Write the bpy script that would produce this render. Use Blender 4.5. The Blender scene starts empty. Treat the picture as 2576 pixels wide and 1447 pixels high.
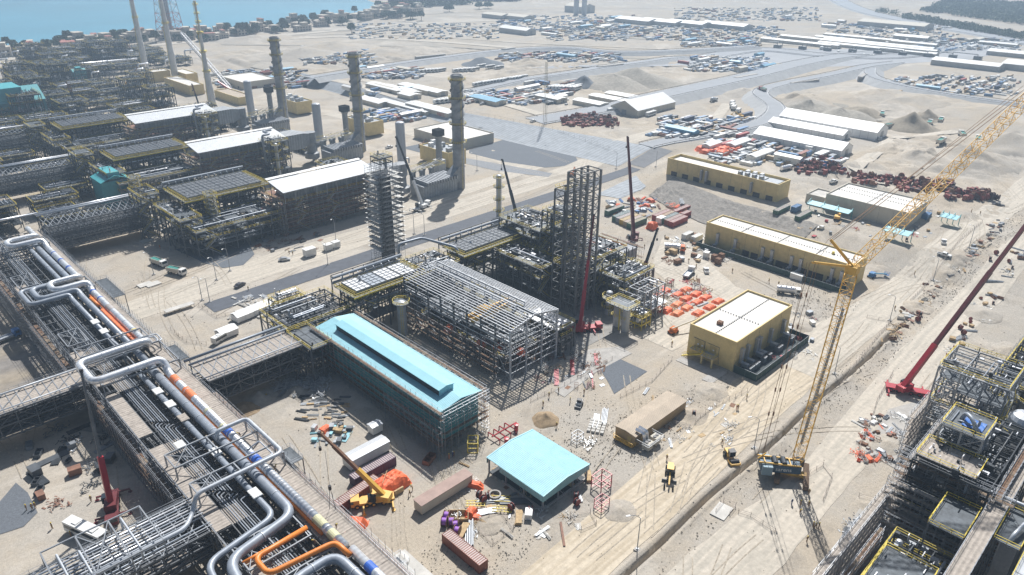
import bpy, math, random
from mathutils import Vector, Matrix, noise
from math import radians, sin, cos, pi, atan2, hypot
rnd = random.Random(7)
S = bpy.context.scene
COL = S.collection
# ---------------------------------------------------------------- camera
FPX, PITCH, ROLL, YAW, HC = 1830.0, radians(25.9), radians(-.43), radians(45.4), 120.0   # focal length in px of a 2576 px wide picture
fw = Vector((cos(YAW)*cos(PITCH), sin(YAW)*cos(PITCH), -sin(PITCH)))
rt = Vector((sin(YAW), -cos(YAW), 0)); dn = fw.cross(rt)
RT = cos(ROLL)*rt + sin(ROLL)*dn; DN = -sin(ROLL)*rt + cos(ROLL)*dn
cam = bpy.data.cameras.new('camera'); co = bpy.data.objects.new('camera', cam); COL.objects.link(co)
M = Matrix((RT, -DN, -fw)).transposed().to_4x4(); M.translation = Vector((0, 0, HC)); co.matrix_world = M
HAZE = .00036
cam.sensor_width = 36; cam.lens = 36*FPX/2576; cam.clip_start = 1; cam.clip_end = 30000
S.camera = co
S.render.resolution_x, S.render.resolution_y = 1024, 575
# ---------------------------------------------------------------- world, sun, exposure
SUN_AZ, SUN_EL = radians(36), radians(50)     # azimuth from +X towards +Y
w = bpy.data.worlds.new("World"); S.world = w; w.use_nodes = True
sk = w.node_tree.nodes.new('ShaderNodeTexSky'); sk.sky_type = 'NISHITA'; sk.sun_disc = False
sk.sun_elevation = SUN_EL; sk.sun_rotation = pi/2 - SUN_AZ; sk.dust_density = 2.0; sk.air_density = 1.2
bg = w.node_tree.nodes['Background']; w.node_tree.links.new(sk.outputs[0], bg.inputs[0]); bg.inputs[1].default_value = 0.05
sl = bpy.data.lights.new('sun', 'SUN'); sl.energy = 4.8; sl.angle = radians(.53); sl.color = (1, .98, .95)
so = bpy.data.objects.new('sun', sl); COL.objects.link(so)
sd = Vector((cos(SUN_AZ)*cos(SUN_EL), sin(SUN_AZ)*cos(SUN_EL), sin(SUN_EL)))
so.rotation_euler = sd.to_track_quat('Z', 'Y').to_euler(); so.location = (0, 0, 300)
S.view_settings.view_transform = 'Standard'; S.view_settings.look = 'None'; S.view_settings.gamma = 1; S.view_settings.exposure = 0.40
# ---------------------------------------------------------------- terrain height and pixel -> ground helper
def sm(a, b, x):
    t = max(0., min(1., (x-a)/(b-a))); return t*t*(3-2*t)
def lerp(tab, y):
    if y <= tab[0][0]: return tab[0][1:]
    for a, b in zip(tab, tab[1:]):
        if y <= b[0]:
            t = (y-a[0])/(b[0]-a[0]); return tuple(p+(q-p)*t for p, q in zip(a[1:], b[1:]))
    return tab[-1][1:]
BANK = [(-50, 296, 330), (60, 296, 328), (88, 286, 308), (165, 286, 308), (195, 296, 316), (215, 306, 326), (232, 330, 372), (252, 330, 362), (268, 329, 360),
        (318, 324, 352), (368, 322, 345), (430, 328, 335), (800, 328, 345)]
COAST = [(-3000, 930), (-200, 985), (120, 1032), (193, 1040), (320, 1036), (449, 1032), (731, 1100), (830, 1190), (1000, 1500), (1150, 2300), (1400, 5000)]
def coast(x): return lerp(COAST, x)[0]
def gh(x, y):
    a, b = lerp(BANK, y)
    h = 5*max(0., min(1., (x-a)/(b-a)))*(1-sm(650, 900, y)*(1-sm(500, 900, x)))
    if y > 900 and x < 1400:
        c = coast(x); h -= (h+3)*sm(c-8, c+25, y)
    if -20 < x < 262 and 56 < y < 68:            # pipe trench beside the haul road with spoil on both lips
        d = abs(y-62-.35*sin(x*.11)); m = sm(262, 240, x)
        h += m*(-1.7*(1-sm(.4, .7, d)) + .4*math.exp(-((d-1.5)/.6)**2))
    return h
def ray(u, v):
    return (fw + RT*((u-1288)/FPX) + DN*((v-723.5)/FPX))
def W(u, v, z):                                   # point at height z
    d = ray(u, v); t = (HC-z)/-d.z; return Vector((d.x*t, d.y*t, z))
def G(u, v):
    z = 0.
    for _ in range(12):
        p = W(u, v, z); z = .5*z+.5*gh(p.x, p.y)
    return Vector((p.x, p.y, z))
def PD(u, v, dep): return Vector((0, 0, HC)) + ray(u, v)*dep      # point at a given depth
def dep(p): return (Vector(p)-Vector((0, 0, HC))).dot(fw)
# ---------------------------------------------------------------- materials
MATS = {}
def mat(name, col, rough=.7, metal=0., var=.12, sc=.6, bump=0., rib=None, col2=None, mixsc=None, spec=None, st=None):
    if name in MATS: return MATS[name]
    m = bpy.data.materials.new(name); m.use_nodes = True; nt = m.node_tree; N = nt.nodes; L = nt.links
    b = N['Principled BSDF']; b.inputs['Roughness'].default_value = rough; b.inputs['Metallic'].default_value = metal
    if spec is not None: b.inputs['Specular IOR Level'].default_value = spec
    geo = N.new('ShaderNodeNewGeometry'); tc = N.new('ShaderNodeTexCoord')
    src = tc.outputs['Object']
    nz = N.new('ShaderNodeTexNoise'); nz.inputs['Scale'].default_value = sc; nz.inputs['Detail'].default_value = 8; nz.inputs['Roughness'].default_value = .65
    L.new(geo.outputs['Position'], nz.inputs['Vector'])
    mr = N.new('ShaderNodeMapRange'); mr.inputs[1].default_value = .3; mr.inputs[2].default_value = .7; mr.inputs[3].default_value = 1-var*1.6; mr.inputs[4].default_value = 1+var
    L.new(nz.outputs[0], mr.inputs[0])
    mx = N.new('ShaderNodeMix'); mx.data_type = 'RGBA'; mx.blend_type = 'MULTIPLY'; mx.inputs[0].default_value = 1
    mx.inputs[6].default_value = (*col, 1)
    if col2:
        n2 = N.new('ShaderNodeTexNoise'); n2.inputs['Scale'].default_value = mixsc or .15; n2.inputs['Detail'].default_value = 6
        mp = N.new('ShaderNodeMapping'); mp.inputs['Scale'].default_value = (*(st or (1, 1)), 1); L.new(geo.outputs['Position'], mp.inputs['Vector']); L.new(mp.outputs[0], n2.inputs['Vector'])
        r2 = N.new('ShaderNodeMapRange'); r2.inputs[1].default_value = .42; r2.inputs[2].default_value = .6; L.new(n2.outputs[0], r2.inputs[0])
        m2 = N.new('ShaderNodeMix'); m2.data_type = 'RGBA'; m2.inputs[6].default_value = (*col, 1); m2.inputs[7].default_value = (*col2, 1)
        L.new(r2.outputs[0], m2.inputs[0]); L.new(m2.outputs[2], mx.inputs[6])
    L.new(mr.outputs[0], mx.inputs[7]); L.new(mx.outputs[2], b.inputs['Base Color'])
    if rib:                                       # rib = (axis, period in m, strength)
        sp = N.new('ShaderNodeSeparateXYZ'); L.new(src, sp.inputs[0])
        ml = N.new('ShaderNodeMath'); ml.operation = 'MULTIPLY'; ml.inputs[1].default_value = 2*pi/rib[1]; L.new(sp.outputs[rib[0]], ml.inputs[0])
        sn = N.new('ShaderNodeMath'); sn.operation = 'SINE'; L.new(ml.outputs[0], sn.inputs[0])
        bp = N.new('ShaderNodeBump'); bp.inputs['Distance'].default_value = rib[2]; bp.inputs['Strength'].default_value = 1
        L.new(sn.outputs[0], bp.inputs['Height']); L.new(bp.outputs[0], b.inputs['Normal'])
        r3 = N.new('ShaderNodeMapRange'); r3.inputs[1].default_value = -1; r3.inputs[2].default_value = 1; r3.inputs[3].default_value = .86; r3.inputs[4].default_value = 1.05
        L.new(sn.outputs[0], r3.inputs[0])
        m3 = N.new('ShaderNodeMix'); m3.data_type = 'RGBA'; m3.blend_type = 'MULTIPLY'; m3.inputs[0].default_value = 1
        L.new(mx.outputs[2], m3.inputs[6]); L.new(r3.outputs[0], m3.inputs[7]); L.new(m3.outputs[2], b.inputs['Base Color'])
    elif bump:
        bp = N.new('ShaderNodeBump'); bp.inputs['Distance'].default_value = bump; L.new(nz.outputs[0], bp.inputs['Height']); L.new(bp.outputs[0], b.inputs['Normal'])
    MATS[name] = m; return m
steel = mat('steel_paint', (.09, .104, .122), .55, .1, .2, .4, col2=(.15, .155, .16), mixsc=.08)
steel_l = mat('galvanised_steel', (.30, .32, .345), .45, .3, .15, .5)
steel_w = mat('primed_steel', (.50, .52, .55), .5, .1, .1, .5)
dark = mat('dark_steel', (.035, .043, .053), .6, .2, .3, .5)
rust = mat('red_oxide_steel', (.26, .13, .085), .7, 0, .25, .6)
yel = mat('yellow_rail_paint', (.72, .56, .06), .5, 0, .12, .5)
tubem = mat('scaffold_tube', (.33, .35, .38), .4, .4, .2, .8)
board = mat('scaffold_board', (.24, .18, .125), .85, 0, .3, 1.2, col2=(.20, .115, .07), mixsc=.3)
plank = mat('grey_plank_deck', (.42, .37, .32), .85, 0, .2, 1., rib=(1, .9, .03))
grate = mat('floor_grating', (.10, .115, .13), .6, .3, .3, .8)
conc = mat('concrete', (.42, .40, .37), .85, 0, .15, .5, bump=.02)
conc_w = mat('pale_concrete', (.56, .54, .50), .85, 0, .15, .3, bump=.02)
silver = mat('aluminium_cladding', (.80, .82, .85), .36, .55, .1, 1.2, rib=(1, 1.2, .012))
silver_p = mat('plain_aluminium', (.80, .81, .84), .36, .6, .12, .8)
greyp = mat('grey_pipe_paint', (.30, .335, .385), .45, .15, .12, .7)
greyl = mat('light_pipe_paint', (.50, .53, .57), .45, .2, .12, .7)
orange = mat('orange_pipe_paint', (.78, .24, .035), .45, 0, .12, .8)
redwrap = mat('red_wrap', (.68, .09, .03), .6, 0, .25, 1.4)
salmon = mat('salmon_wrap', (.80, .22, .08), .6, 0, .15, 1.4)
bluewrap = mat('blue_wrap', (.04, .14, .55), .5, 0, .2, 1.4)
cream = mat('cream_wrap', (.60, .58, .36), .6, 0, .1, 1.4)
tarp = mat('orange_tarpaulin', (.82, .16, .055), .6, 0, .18, 1.0, bump=.15)
btarp = mat('blue_tarpaulin', (.03, .15, .48), .55, 0, .2, 1.0, bump=.1)
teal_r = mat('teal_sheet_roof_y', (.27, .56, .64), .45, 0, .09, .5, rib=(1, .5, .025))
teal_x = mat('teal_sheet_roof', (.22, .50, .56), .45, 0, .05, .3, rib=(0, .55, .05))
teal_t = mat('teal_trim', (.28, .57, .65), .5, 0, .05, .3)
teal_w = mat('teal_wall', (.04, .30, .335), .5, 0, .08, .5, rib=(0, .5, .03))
ywall = mat('yellow_wall_panel', (.68, .53, .24), .7, 0, .1, .5)
wroof = mat('white_membrane_roof', (.70, .67, .62), .7, 0, .12, .35)
white = mat('white_paint', (.74, .74, .72), .5, 0, .08, .6)
whites = mat('white_corrugated_sheet', (.66, .68, .70), .45, .2, .06, .4, rib=(0, .4, .03))
wfab = mat('white_tent_fabric', (.80, .80, .79), .5, 0, .03, .2)
creamw = mat('cream_wall', (.56, .52, .44), .75, 0, .06, .3)
tan = mat('tan_corrugated_sheet', (.50, .41, .31), .6, 0, .1, .4, rib=(0, .45, .04))
tanw = mat('tan_wall_sheet', (.40, .29, .16), .6, 0, .08, .4, rib=(0, .45, .03))
glass = mat('window_glass', (.03, .04, .05), .1, 0, .1, .5)
rubber = mat('rubber', (.025, .025, .025), .8, 0, .2, 1)
black = mat('black_paint', (.03, .03, .035), .5, 0, .2, 1)
red = mat('red_paint', (.42, .02, .035), .4, 0, .12, .8)
redd = mat('dark_red_paint', (.14, .02, .025), .45, 0, .2, .8)
cry = mat('crane_yellow', (.72, .43, .08), .5, 0, .1, .8)
cblue = mat('crane_blue', (.05, .11, .17), .5, 0, .15, .8)
crgrey = mat('counterweight_grey', (.22, .32, .38), .55, 0, .1, .8)
green = mat('green_paint', (.03, .22, .17), .55, 0, .15, .8)
blue = mat('blue_paint', (.04, .17, .42), .5, 0, .15, .8)
sblue = mat('sky_blue_paint', (.14, .36, .52), .5, 0, .15, .8)
purple = mat('purple_cable', (.32, .12, .52), .5, 0, .15, 2)
wood = mat('timber', (.50, .36, .20), .85, 0, .25, 1.5)
woodd = mat('dark_timber', (.24, .13, .08), .85, 0, .3, 1.5)
drumr = mat('drum_red_brown', (.26, .055, .045), .7, 0, .25, 1.5)
skin = mat('skin', (.25, .13, .08), .7)
cover = mat('tan_overall', (.30, .19, .10), .85, 0, .15, 3)
coverb = mat('blue_overall', (.05, .08, .2), .85, 0, .15, 3)
covero = mat('orange_overall', (.6, .18, .05), .85, 0, .15, 3)
asphalt = mat('asphalt', (.085, .095, .115), .8, 0, .15, .35, bump=.02)
gravel = mat('dark_gravel', (.135, .15, .17), .9, 0, .2, 2.5, bump=.06)
slopec = mat('grey_slope_lining', (.36, .385, .41), .85, 0, .14, .25, rib=(1, 2.6, .05))
packed = mat('packed_road', (.54, .485, .405), .9, 0, .12, .8, bump=.05, col2=(.45, .41, .345), mixsc=.8, st=(.05, 1))
graded = mat('graded_sand', (.58, .50, .385), .9, 0, .12, .8, bump=.05, col2=(.47, .395, .29), mixsc=.8, st=(.06, 1))
sandm = mat('sand_heap', (.34, .25, .155), .95, 0, .2, .8, bump=.1)
sandg = mat('grey_sand_heap', (.36, .33, .28), .95, 0, .2, .5, bump=.15)
foliage = mat('foliage', (.07, .10, .045), .8, 0, .4, .3)
townr = mat('town_red_wall', (.36, .14, .11), .8, 0, .15, .2)
townw = mat('town_pale_wall', (.52, .46, .38), .8, 0, .15, .2)
# ---------------------------------------------------------------- mesh builder
class MB:
    def __init__(s, o=(0, 0, 0)): s.v = []; s.f = []; s.o = Vector(o)
    def add(s, vs, fs):
        n = len(s.v); s.v += [tuple(q) for q in vs]; s.f += [tuple(i+n for i in f) for f in fs]
    def box(s, x0, y0, z0, x1, y1, z1, rot=0, c=None):
        vs = [(x, y, z) for z in (z0, z1) for x, y in ((x0, y0), (x1, y0), (x1, y1), (x0, y1))]
        if rot:
            cx, cy = c or ((x0+x1)/2, (y0+y1)/2); a, b = cos(rot), sin(rot)
            vs = [(cx+(x-cx)*a-(y-cy)*b, cy+(x-cx)*b+(y-cy)*a, z) for x, y, z in vs]
        s.add(vs, [(3, 2, 1, 0), (4, 5, 6, 7), (0, 1, 5, 4), (1, 2, 6, 5), (2, 3, 7, 6), (3, 0, 4, 7)])
    def beam(s, p, q, w, h=None, n=4, caps=True):
        p, q = Vector(p), Vector(q); d = q-p
        if d.length < 1e-6: return
        h = h or w; d.normalize(); up = Vector((0, 0, 1)) if abs(d.z) < .95 else Vector((1, 0, 0))
        a = d.cross(up).normalized()*w/2; b = a.cross(d).normalized()*h/2
        vs = [p-a-b, p+a-b, p+a+b, p-a+b, q-a-b, q+a-b, q+a+b, q-a+b]
        fs = [(0, 1, 5, 4), (1, 2, 6, 5), (2, 3, 7, 6), (3, 0, 4, 7)]
        if caps: fs += [(3, 2, 1, 0), (4, 5, 6, 7)]
        s.add(vs, fs)
    def rod(s, p, q, r):                          # thin three-sided tube
        p, q = Vector(p), Vector(q); d = (q-p)
        if d.length < 1e-6: return
        d.normalize(); up = Vector((0, 0, 1)) if abs(d.z) < .95 else Vector((1, 0, 0))
        a = d.cross(up).normalized(); b = a.cross(d)
        o = [(a*cos(t)+b*sin(t))*r for t in (.5, 2.6, 4.7)]
        s.add([p+k for k in o]+[q+k for k in o], [(0, 1, 4, 3), (1, 2, 5, 4), (2, 0, 3, 5)])
    def cyl(s, p, q, r, r2=None, n=16, caps=True):
        p, q = Vector(p), Vector(q); r2 = r if r2 is None else r2; d = (q-p).normalized(); up = Vector((0, 0, 1)) if abs(d.z) < .95 else Vector((1, 0, 0))
        a = d.cross(up).normalized(); b = a.cross(d); vs = []
        for c, R in ((p, r), (q, r2)): vs += [c+(a*cos(2*pi*i/n)+b*sin(2*pi*i/n))*R for i in range(n)]
        fs = [(i, (i+1) % n, n+(i+1) % n, n+i) for i in range(n)]
        if caps: fs += [tuple(range(n))[::-1], tuple(range(n, 2*n))]
        s.add(vs, fs)
    def pipe(s, pts, r, n=12, bend=0, caps=True):
        P = [Vector(p) for p in pts]; Q = [P[0]]
        for a, b, c in zip(P, P[1:], P[2:]):
            if bend:
                d1 = (a-b); d2 = (c-b); t = min(bend, d1.length*.49, d2.length*.49); d1.normalize(); d2.normalize()
                e1, e2 = b+d1*t, b+d2*t
                for k in range(6):
                    k /= 5; Q.append(e1*(1-k)**2+b*2*k*(1-k)+e2*k*k)
            else: Q.append(b)
        Q.append(P[-1]); vs = []; a = None
        for i, c in enumerate(Q):
            d = (Q[min(i+1, len(Q)-1)]-Q[max(i-1, 0)]).normalized()
            if a is None:
                up = Vector((0, 0, 1)) if abs(d.z) < .9 else Vector((1, 0, 0)); a = d.cross(up).normalized()
            a = (a-d*a.dot(d)).normalized(); b = a.cross(d)
            vs += [c+(a*cos(2*pi*j/n)+b*sin(2*pi*j/n))*r for j in range(n)]
        fs = [(i*n+j, i*n+(j+1) % n, (i+1)*n+(j+1) % n, (i+1)*n+j) for i in range(len(Q)-1) for j in range(n)]
        if caps: fs += [tuple(range(n))[::-1], tuple(range(len(vs)-n, len(vs)))]
        s.add(vs, fs)
    def lathe(s, c, prof, n=20):                  # prof: (radius, z)
        c = Vector(c); vs = [c+Vector((r*cos(2*pi*i/n), r*sin(2*pi*i/n), z)) for r, z in prof for i in range(n)]
        fs = [(k*n+i, k*n+(i+1) % n, (k+1)*n+(i+1) % n, (k+1)*n+i) for k in range(len(prof)-1) for i in range(n)]
        fs += [tuple(range(n))[::-1], tuple(range(len(vs)-n, len(vs)))]
        s.add(vs, fs)
    def ext(s, poly, y0, y1, ax='y'):             # polygon in (x,z) extruded along y, or (y,z) along x
        n = len(poly)
        f = (lambda p, t: (p[0], t, p[1])) if ax == 'y' else (lambda p, t: (t, p[0], p[1]))
        s.add([f(p, y0) for p in poly]+[f(p, y1) for p in poly], [(i, (i+1) % n, n+(i+1) % n, n+i) for i in range(n)]+[tuple(range(n))[::-1], tuple(range(n, 2*n))])
    def quad(s, *p): s.add(p, [tuple(range(len(p)))])
    def mesh(s, name):
        me = bpy.data.meshes.new(name); o = s.o
        me.from_pydata([(x-o.x, y-o.y, z-o.z) for x, y, z in s.v], [], s.f); me.update(); return me
    def build(s, name, m, parent=None, loc=None, rot=0, smooth=False):
        me = s.mesh(name); me.materials.append(m)
        if smooth: me.polygons.foreach_set('use_smooth', [True]*len(me.polygons))
        o = bpy.data.objects.new(name, me); COL.objects.link(o)
        if parent: o.parent = parent
        o.location = loc if loc is not None else ((0, 0, 0) if parent else s.o)
        o.rotation_euler.z = rot
        return o
def tag(o, label=None, cat=None, group=None, kind=None):
    for k, x in (('label', label), ('category', cat), ('group', group), ('kind', kind)):
        if x: o[k] = x
    return o
def thing(name, label, cat, loc=(0, 0, 0), rot=0, group=None):
    o = bpy.data.objects.new(name, None); COL.objects.link(o); o.location = loc; o.rotation_euler.z = rot; o.empty_display_size = .5
    return tag(o, label, cat, group)
KIDS = {}
def kids(o):
    k = KIDS.get(o.name)
    if k is None: k = KIDS[o.name] = list(o.children)
    return k
def dup(o, loc=None, rot=0, label=None, group=None, scale=None, parent=None, mats=None):
    c = o.copy(); COL.objects.link(c)
    if parent: c.parent = parent
    else:
        c.location = loc; c.rotation_euler.z = rot
        if label: c['label'] = label
        if group: c['group'] = group
        if scale: c.scale = scale if hasattr(scale, '__len__') else (scale,)*3
    for ch in kids(o): dup(ch, parent=c)
    return c
LOC = lambda t: Vector(t.location)
# ================================================================ GROUND
def axis(lo, hi, step, far_lo, far_hi, g=1.09, fine=None):
    a = []; x = lo
    while x < hi:
        a.append(x); x += (fine[2] if fine and fine[0] <= x < fine[1] else step)
    s = step
    while x < far_hi: a.append(x); s *= g; x += s
    x = lo; s = step; b = []
    while x > far_lo: s *= g; x -= s; b.append(x)
    return b[::-1]+a
def nz(x, y, z=0): return noise.noise(Vector((x, y, z)))
def dunes(x, y):
    # rough worked ground: heaps, ruts and spoil where the photograph shows them
    k = 0
    for (cx, cy, rx, ry, a) in ROUGH:
        dx, dy = (x-cx)/rx, (y-cy)/ry; q = dx*dx+dy*dy
        if q < 1: k = max(k, a*(1-q))
    return k
ROUGH = [(125, 90, 34, 7, .6), (150, 86, 26, 5, .5), (150, 58.5, 90, 3, .5), (120, 97, 22, 12, .4), (250, 60.5, 70, 4.5, .8), (340, 61, 70, 5, .9), (246, 92, 12, 14, .8), (215, 33, 40, 6, .6), (75, 88, 16, 8, .4),
         (390, 120, 60, 55, 5.), (470, 120, 70, 45, 5.5), (560, 250, 60, 40, 4.), (430, 330, 50, 30, 1.5), (590, 190, 80, 45, 4), (520, 480, 120, 60, 3.5), (450, 640, 120, 60, 4), (350, 760, 120, 70, 4), (480, 410, 40, 40, 3), (640, 420, 80, 50, 3),
         (300, 200, 20, 22, .8), (305, 130, 22, 70, .7)]
def bump(x, y):
    h = .10*nz(x*.12, y*.12)+.02*nz(x*.4, y*.4, 3)
    d = dunes(x, y)
    if d > 0: h += d*(abs(nz(x*.07, y*.07, 5))*1.1+.55*abs(nz(x*.22, y*.22, 8))+.14*nz(x*.5, y*.5, 2)) if d > 1.2 else d*(nz(x*.35, y*.35, 5)+.5*nz(x*.9, y*.9, 8))
    if x > 900 or y > 900: h *= .5
    return h
def hgt(x, y): return gh(x, y)+bump(x, y)
def G(u, v):
    z = 0.
    for _ in range(14):
        p = W(u, v, z); z = .5*z+.5*hgt(p.x, p.y)
    return Vector((p.x, p.y, z))
def grid_sheet(xs, ys, f, name, m, kind='structure', skip=None):
    nx, ny = len(xs), len(ys); vs = [(x, y, f(x, y)) for y in ys for x in xs]
    fs = [(j*nx+i, j*nx+i+1, (j+1)*nx+i+1, (j+1)*nx+i) for j in range(ny-1) for i in range(nx-1)]
    me = bpy.data.meshes.new(name); me.from_pydata(vs, [], fs); me.polygons.foreach_set('use_smooth', [True]*len(fs)); me.update()
    me.materials.append(m); o = bpy.data.objects.new(name, me); COL.objects.link(o); tag(o, kind=kind); return o
def ground_mat():
    m = bpy.data.materials.new('desert_ground'); m.use_nodes = True; nt = m.node_tree; N = nt.nodes; L = nt.links; b = N['Principled BSDF']
    b.inputs['Roughness'].default_value = .95; b.inputs['Specular IOR Level'].default_value = .1
    geo = N.new('ShaderNodeNewGeometry')
    def noi(sc, det=8, rough=.6, scale3=None, dist=0):
        n = N.new('ShaderNodeTexNoise'); n.inputs['Scale'].default_value = sc; n.inputs['Detail'].default_value = det; n.inputs['Roughness'].default_value = rough; n.inputs['Distortion'].default_value = dist
        if scale3:
            mp = N.new('ShaderNodeMapping'); mp.inputs['Scale'].default_value = scale3[:3]; mp.inputs['Rotation'].default_value = (0, 0, scale3[3] if len(scale3) > 3 else 0)
            L.new(geo.outputs['Position'], mp.inputs['Vector']); L.new(mp.outputs[0], n.inputs['Vector'])
        else: L.new(geo.outputs['Position'], n.inputs['Vector'])
        return n.outputs[0]
    def rng(x, a, c, p=0, q=1):
        r = N.new('ShaderNodeMapRange'); r.inputs[1].default_value = a; r.inputs[2].default_value = c; r.inputs[3].default_value = p; r.inputs[4].default_value = q; L.new(x, r.inputs[0]); return r.outputs[0]
    def mixc(f, A, B, mode='MIX', fac=None):
        x = N.new('ShaderNodeMix'); x.data_type = 'RGBA'; x.blend_type = mode
        if f is None: x.inputs[0].default_value = fac
        else: L.new(f, x.inputs[0])
        for i, c in ((6, A), (7, B)):
            if isinstance(c, tuple): x.inputs[i].default_value = (*c, 1)
            else: L.new(c, x.inputs[i])
        return x.outputs[2]
    c = mixc(rng(noi(.018, 9, .7), .42, .56), (.455, .395, .315), (.43, .395, .345))
    c = mixc(rng(noi(.06, 8, .7, dist=1.2), .52, .70), c, (.33, .295, .25))
    c = mixc(rng(noi(.25, 8, .75), .56, .78), c, (.56, .49, .39))
    # wheel ruts: stretched noise in both grid directions
    c = mixc(rng(noi(1., 5, .6, (.03, .9, 1, .12)), .55, .72, 0, .30), c, (.35, .30, .235))
    c = mixc(rng(noi(1., 5, .6, (.8, .035, 1, -.2)), .56, .72, 0, .28), c, (.58, .51, .41))
    g = N.new('ShaderNodeMix'); g.data_type = 'RGBA'; g.blend_type = 'MULTIPLY'; g.inputs[0].default_value = 1
    L.new(c, g.inputs[6]); L.new(rng(noi(1.6, 10, .85), .25, .75, .66, 1.28), g.inputs[7])
    c = g.outputs[2]
    c = mixc(rng(noi(.006, 7, .7), .55, .72, 0, .85), c, (.30, .28, .245)); c = mixc(rng(noi(.013, 9, .75, dist=1.5), .53, .62, 0, .7), c, (.56, .51, .44))
    L.new(c, b.inputs['Base Color'])
    bp = N.new('ShaderNodeBump'); bp.inputs['Distance'].default_value = .35; bp.inputs['Strength'].default_value = .7; L.new(noi(.9, 10, .8), bp.inputs['Height']); L.new(bp.outputs[0], b.inputs['Normal'])
    return m
gmat = ground_mat()
xs = axis(-60, 620, 2., -4000, 9500, 1.07); ys = axis(-40, 600, 2., -5000, 9500, 1.07, fine=(58.5, 66, .24))
grid_sheet(xs, ys, lambda x, y: gh(x, y)+bump(x, y), 'ground', gmat)
# water of the gulf
def water_mat():
    m = mat('sea_water', (.09, .32, .44), .3, 0, .12, .004, bump=0, spec=.5); nt = m.node_tree
    n = nt.nodes.new('ShaderNodeTexNoise'); n.inputs['Scale'].default_value = .12; n.inputs['Detail'].default_value = 6
    g = nt.nodes.new('ShaderNodeNewGeometry'); nt.links.new(g.outputs['Position'], n.inputs['Vector'])
    bp = nt.nodes.new('ShaderNodeBump'); bp.inputs['Distance'].default_value = .6; nt.links.new(n.outputs[0], bp.inputs['Height']); nt.links.new(bp.outputs[0], nt.nodes['Principled BSDF'].inputs['Normal']); return m
wm = MB(); pts = [(x, coast(x)-12) for x in (-3000, -1500, -200, 0, 120, 193, 320, 449, 600, 731, 830, 1000, 1150, 1400)]
for a, b in zip(pts, pts[1:]): wm.quad((a[0], a[1], -.5), (b[0], b[1], -.5), (b[0], 9400, -.5), (a[0], 9400, -.5))
tag(wm.build('sea', water_mat()), kind='structure')
# draped sheets: roads, pads, linings
def drape(name, poly, m, off=.1, step=1.9, kind='structure', hf=None):
    """poly: list of (x, y); clips a fine grid to the polygon by its edge rows"""
    import bmesh
    bm = bmesh.new(); vs = [bm.verts.new((x, y, 0)) for x, y in poly]; bm.faces.new(vs)
    x0 = min(p[0] for p in poly); x1 = max(p[0] for p in poly); y0 = min(p[1] for p in poly); y1 = max(p[1] for p in poly)
    for ax, a, b in ((0, x0, x1), (1, y0, y1)):
        t = a+step
        while t < b:
            co_ = (t, 0, 0) if ax == 0 else (0, t, 0); no = (1, 0, 0) if ax == 0 else (0, 1, 0)
            bmesh.ops.bisect_plane(bm, geom=bm.verts[:]+bm.edges[:]+bm.faces[:], plane_co=co_, plane_no=no); t += step
    bmesh.ops.triangulate(bm, faces=bm.faces[:])
    for v in bm.verts: v.co.z = (hf(v.co.x, v.co.y) if hf else gh(v.co.x, v.co.y)+bump(v.co.x, v.co.y))+off
    bmesh.ops.recalc_face_normals(bm, faces=bm.faces[:])
    me = bpy.data.meshes.new(name); bm.to_mesh(me); bm.free(); me.materials.append(m)
    if me.polygons and me.polygons[0].normal.z < 0: me.flip_normals()
    o = bpy.data.objects.new(name, me); COL.objects.link(o); tag(o, kind=kind); return o
def gp(*uv): return [tuple(G(u, v)[:2]) for u, v in uv]
def wob(poly, amp=.8, seg=6.):
    out = []
    for i, a in enumerate(poly):
        b = poly[(i+1) % len(poly)]; L = hypot(b[0]-a[0], b[1]-a[1]); n = max(1, int(L/seg))
        for k in range(n):
            t = k/n; x = a[0]+(b[0]-a[0])*t; y = a[1]+(b[1]-a[1])*t
            out.append((x+amp*nz(x*.15, y*.15, 1), y+amp*nz(x*.15, y*.15, 9)))
    return out
drape('asphalt_road', [(84, 233.5), (186, 233.5), (296, 233.8), (333, 234.5), (333, 243), (296, 242.6), (186, 243), (84, 242.6)], asphalt, .12)
drape('asphalt_road', [(336, 234.5), (366, 236), (366, 248), (336, 246)], mat('worn_asphalt', (.17, .175, .185), .85, 0, .12, .3), .12)
drape('packed_road', wob([(56, 246), (180, 250), (300, 252), (360, 262), (470, 262), (470, 274), (355, 276), (290, 268), (180, 266), (120, 268), (60, 262)]), packed, .06, 3)
drape('packed_road', wob([(186, 268), (232, 270), (300, 276), (306, 300), (300, 420), (286, 480), (276, 480), (286, 400), (284, 300), (270, 284), (200, 282)]), packed, .07, 4)
drape('haul_road', wob([(40, 63.8), (110, 64.2), (160, 66), (196, 66.5), (196, 84), (176, 84), (165, 81), (118, 79), (80, 77), (40, 72)], .5), graded, .07, 2)
drape('packed_road', wob([(196, 66.5), (240, 66), (340, 66), (420, 62), (640, 70), (640, 82), (420, 76), (340, 78), (260, 80), (222, 84), (222, 110), (216, 120), (205, 122), (178, 121), (178, 107), (196, 107)], .5), packed, .07, 3)
drape('packed_road', wob([(222, 84), (232, 84), (236, 118), (262, 160), (256, 166), (226, 150), (212, 120), (222, 110)], .8), packed, .075, 3)
drape('packed_road', wob([(60, 38), (110, 40), (170, 41), (260, 44), (420, 44), (420, 56), (300, 57), (230, 56.5), (150, 52), (110, 56), (60, 55)], .6), packed, .07, 3)
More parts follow.
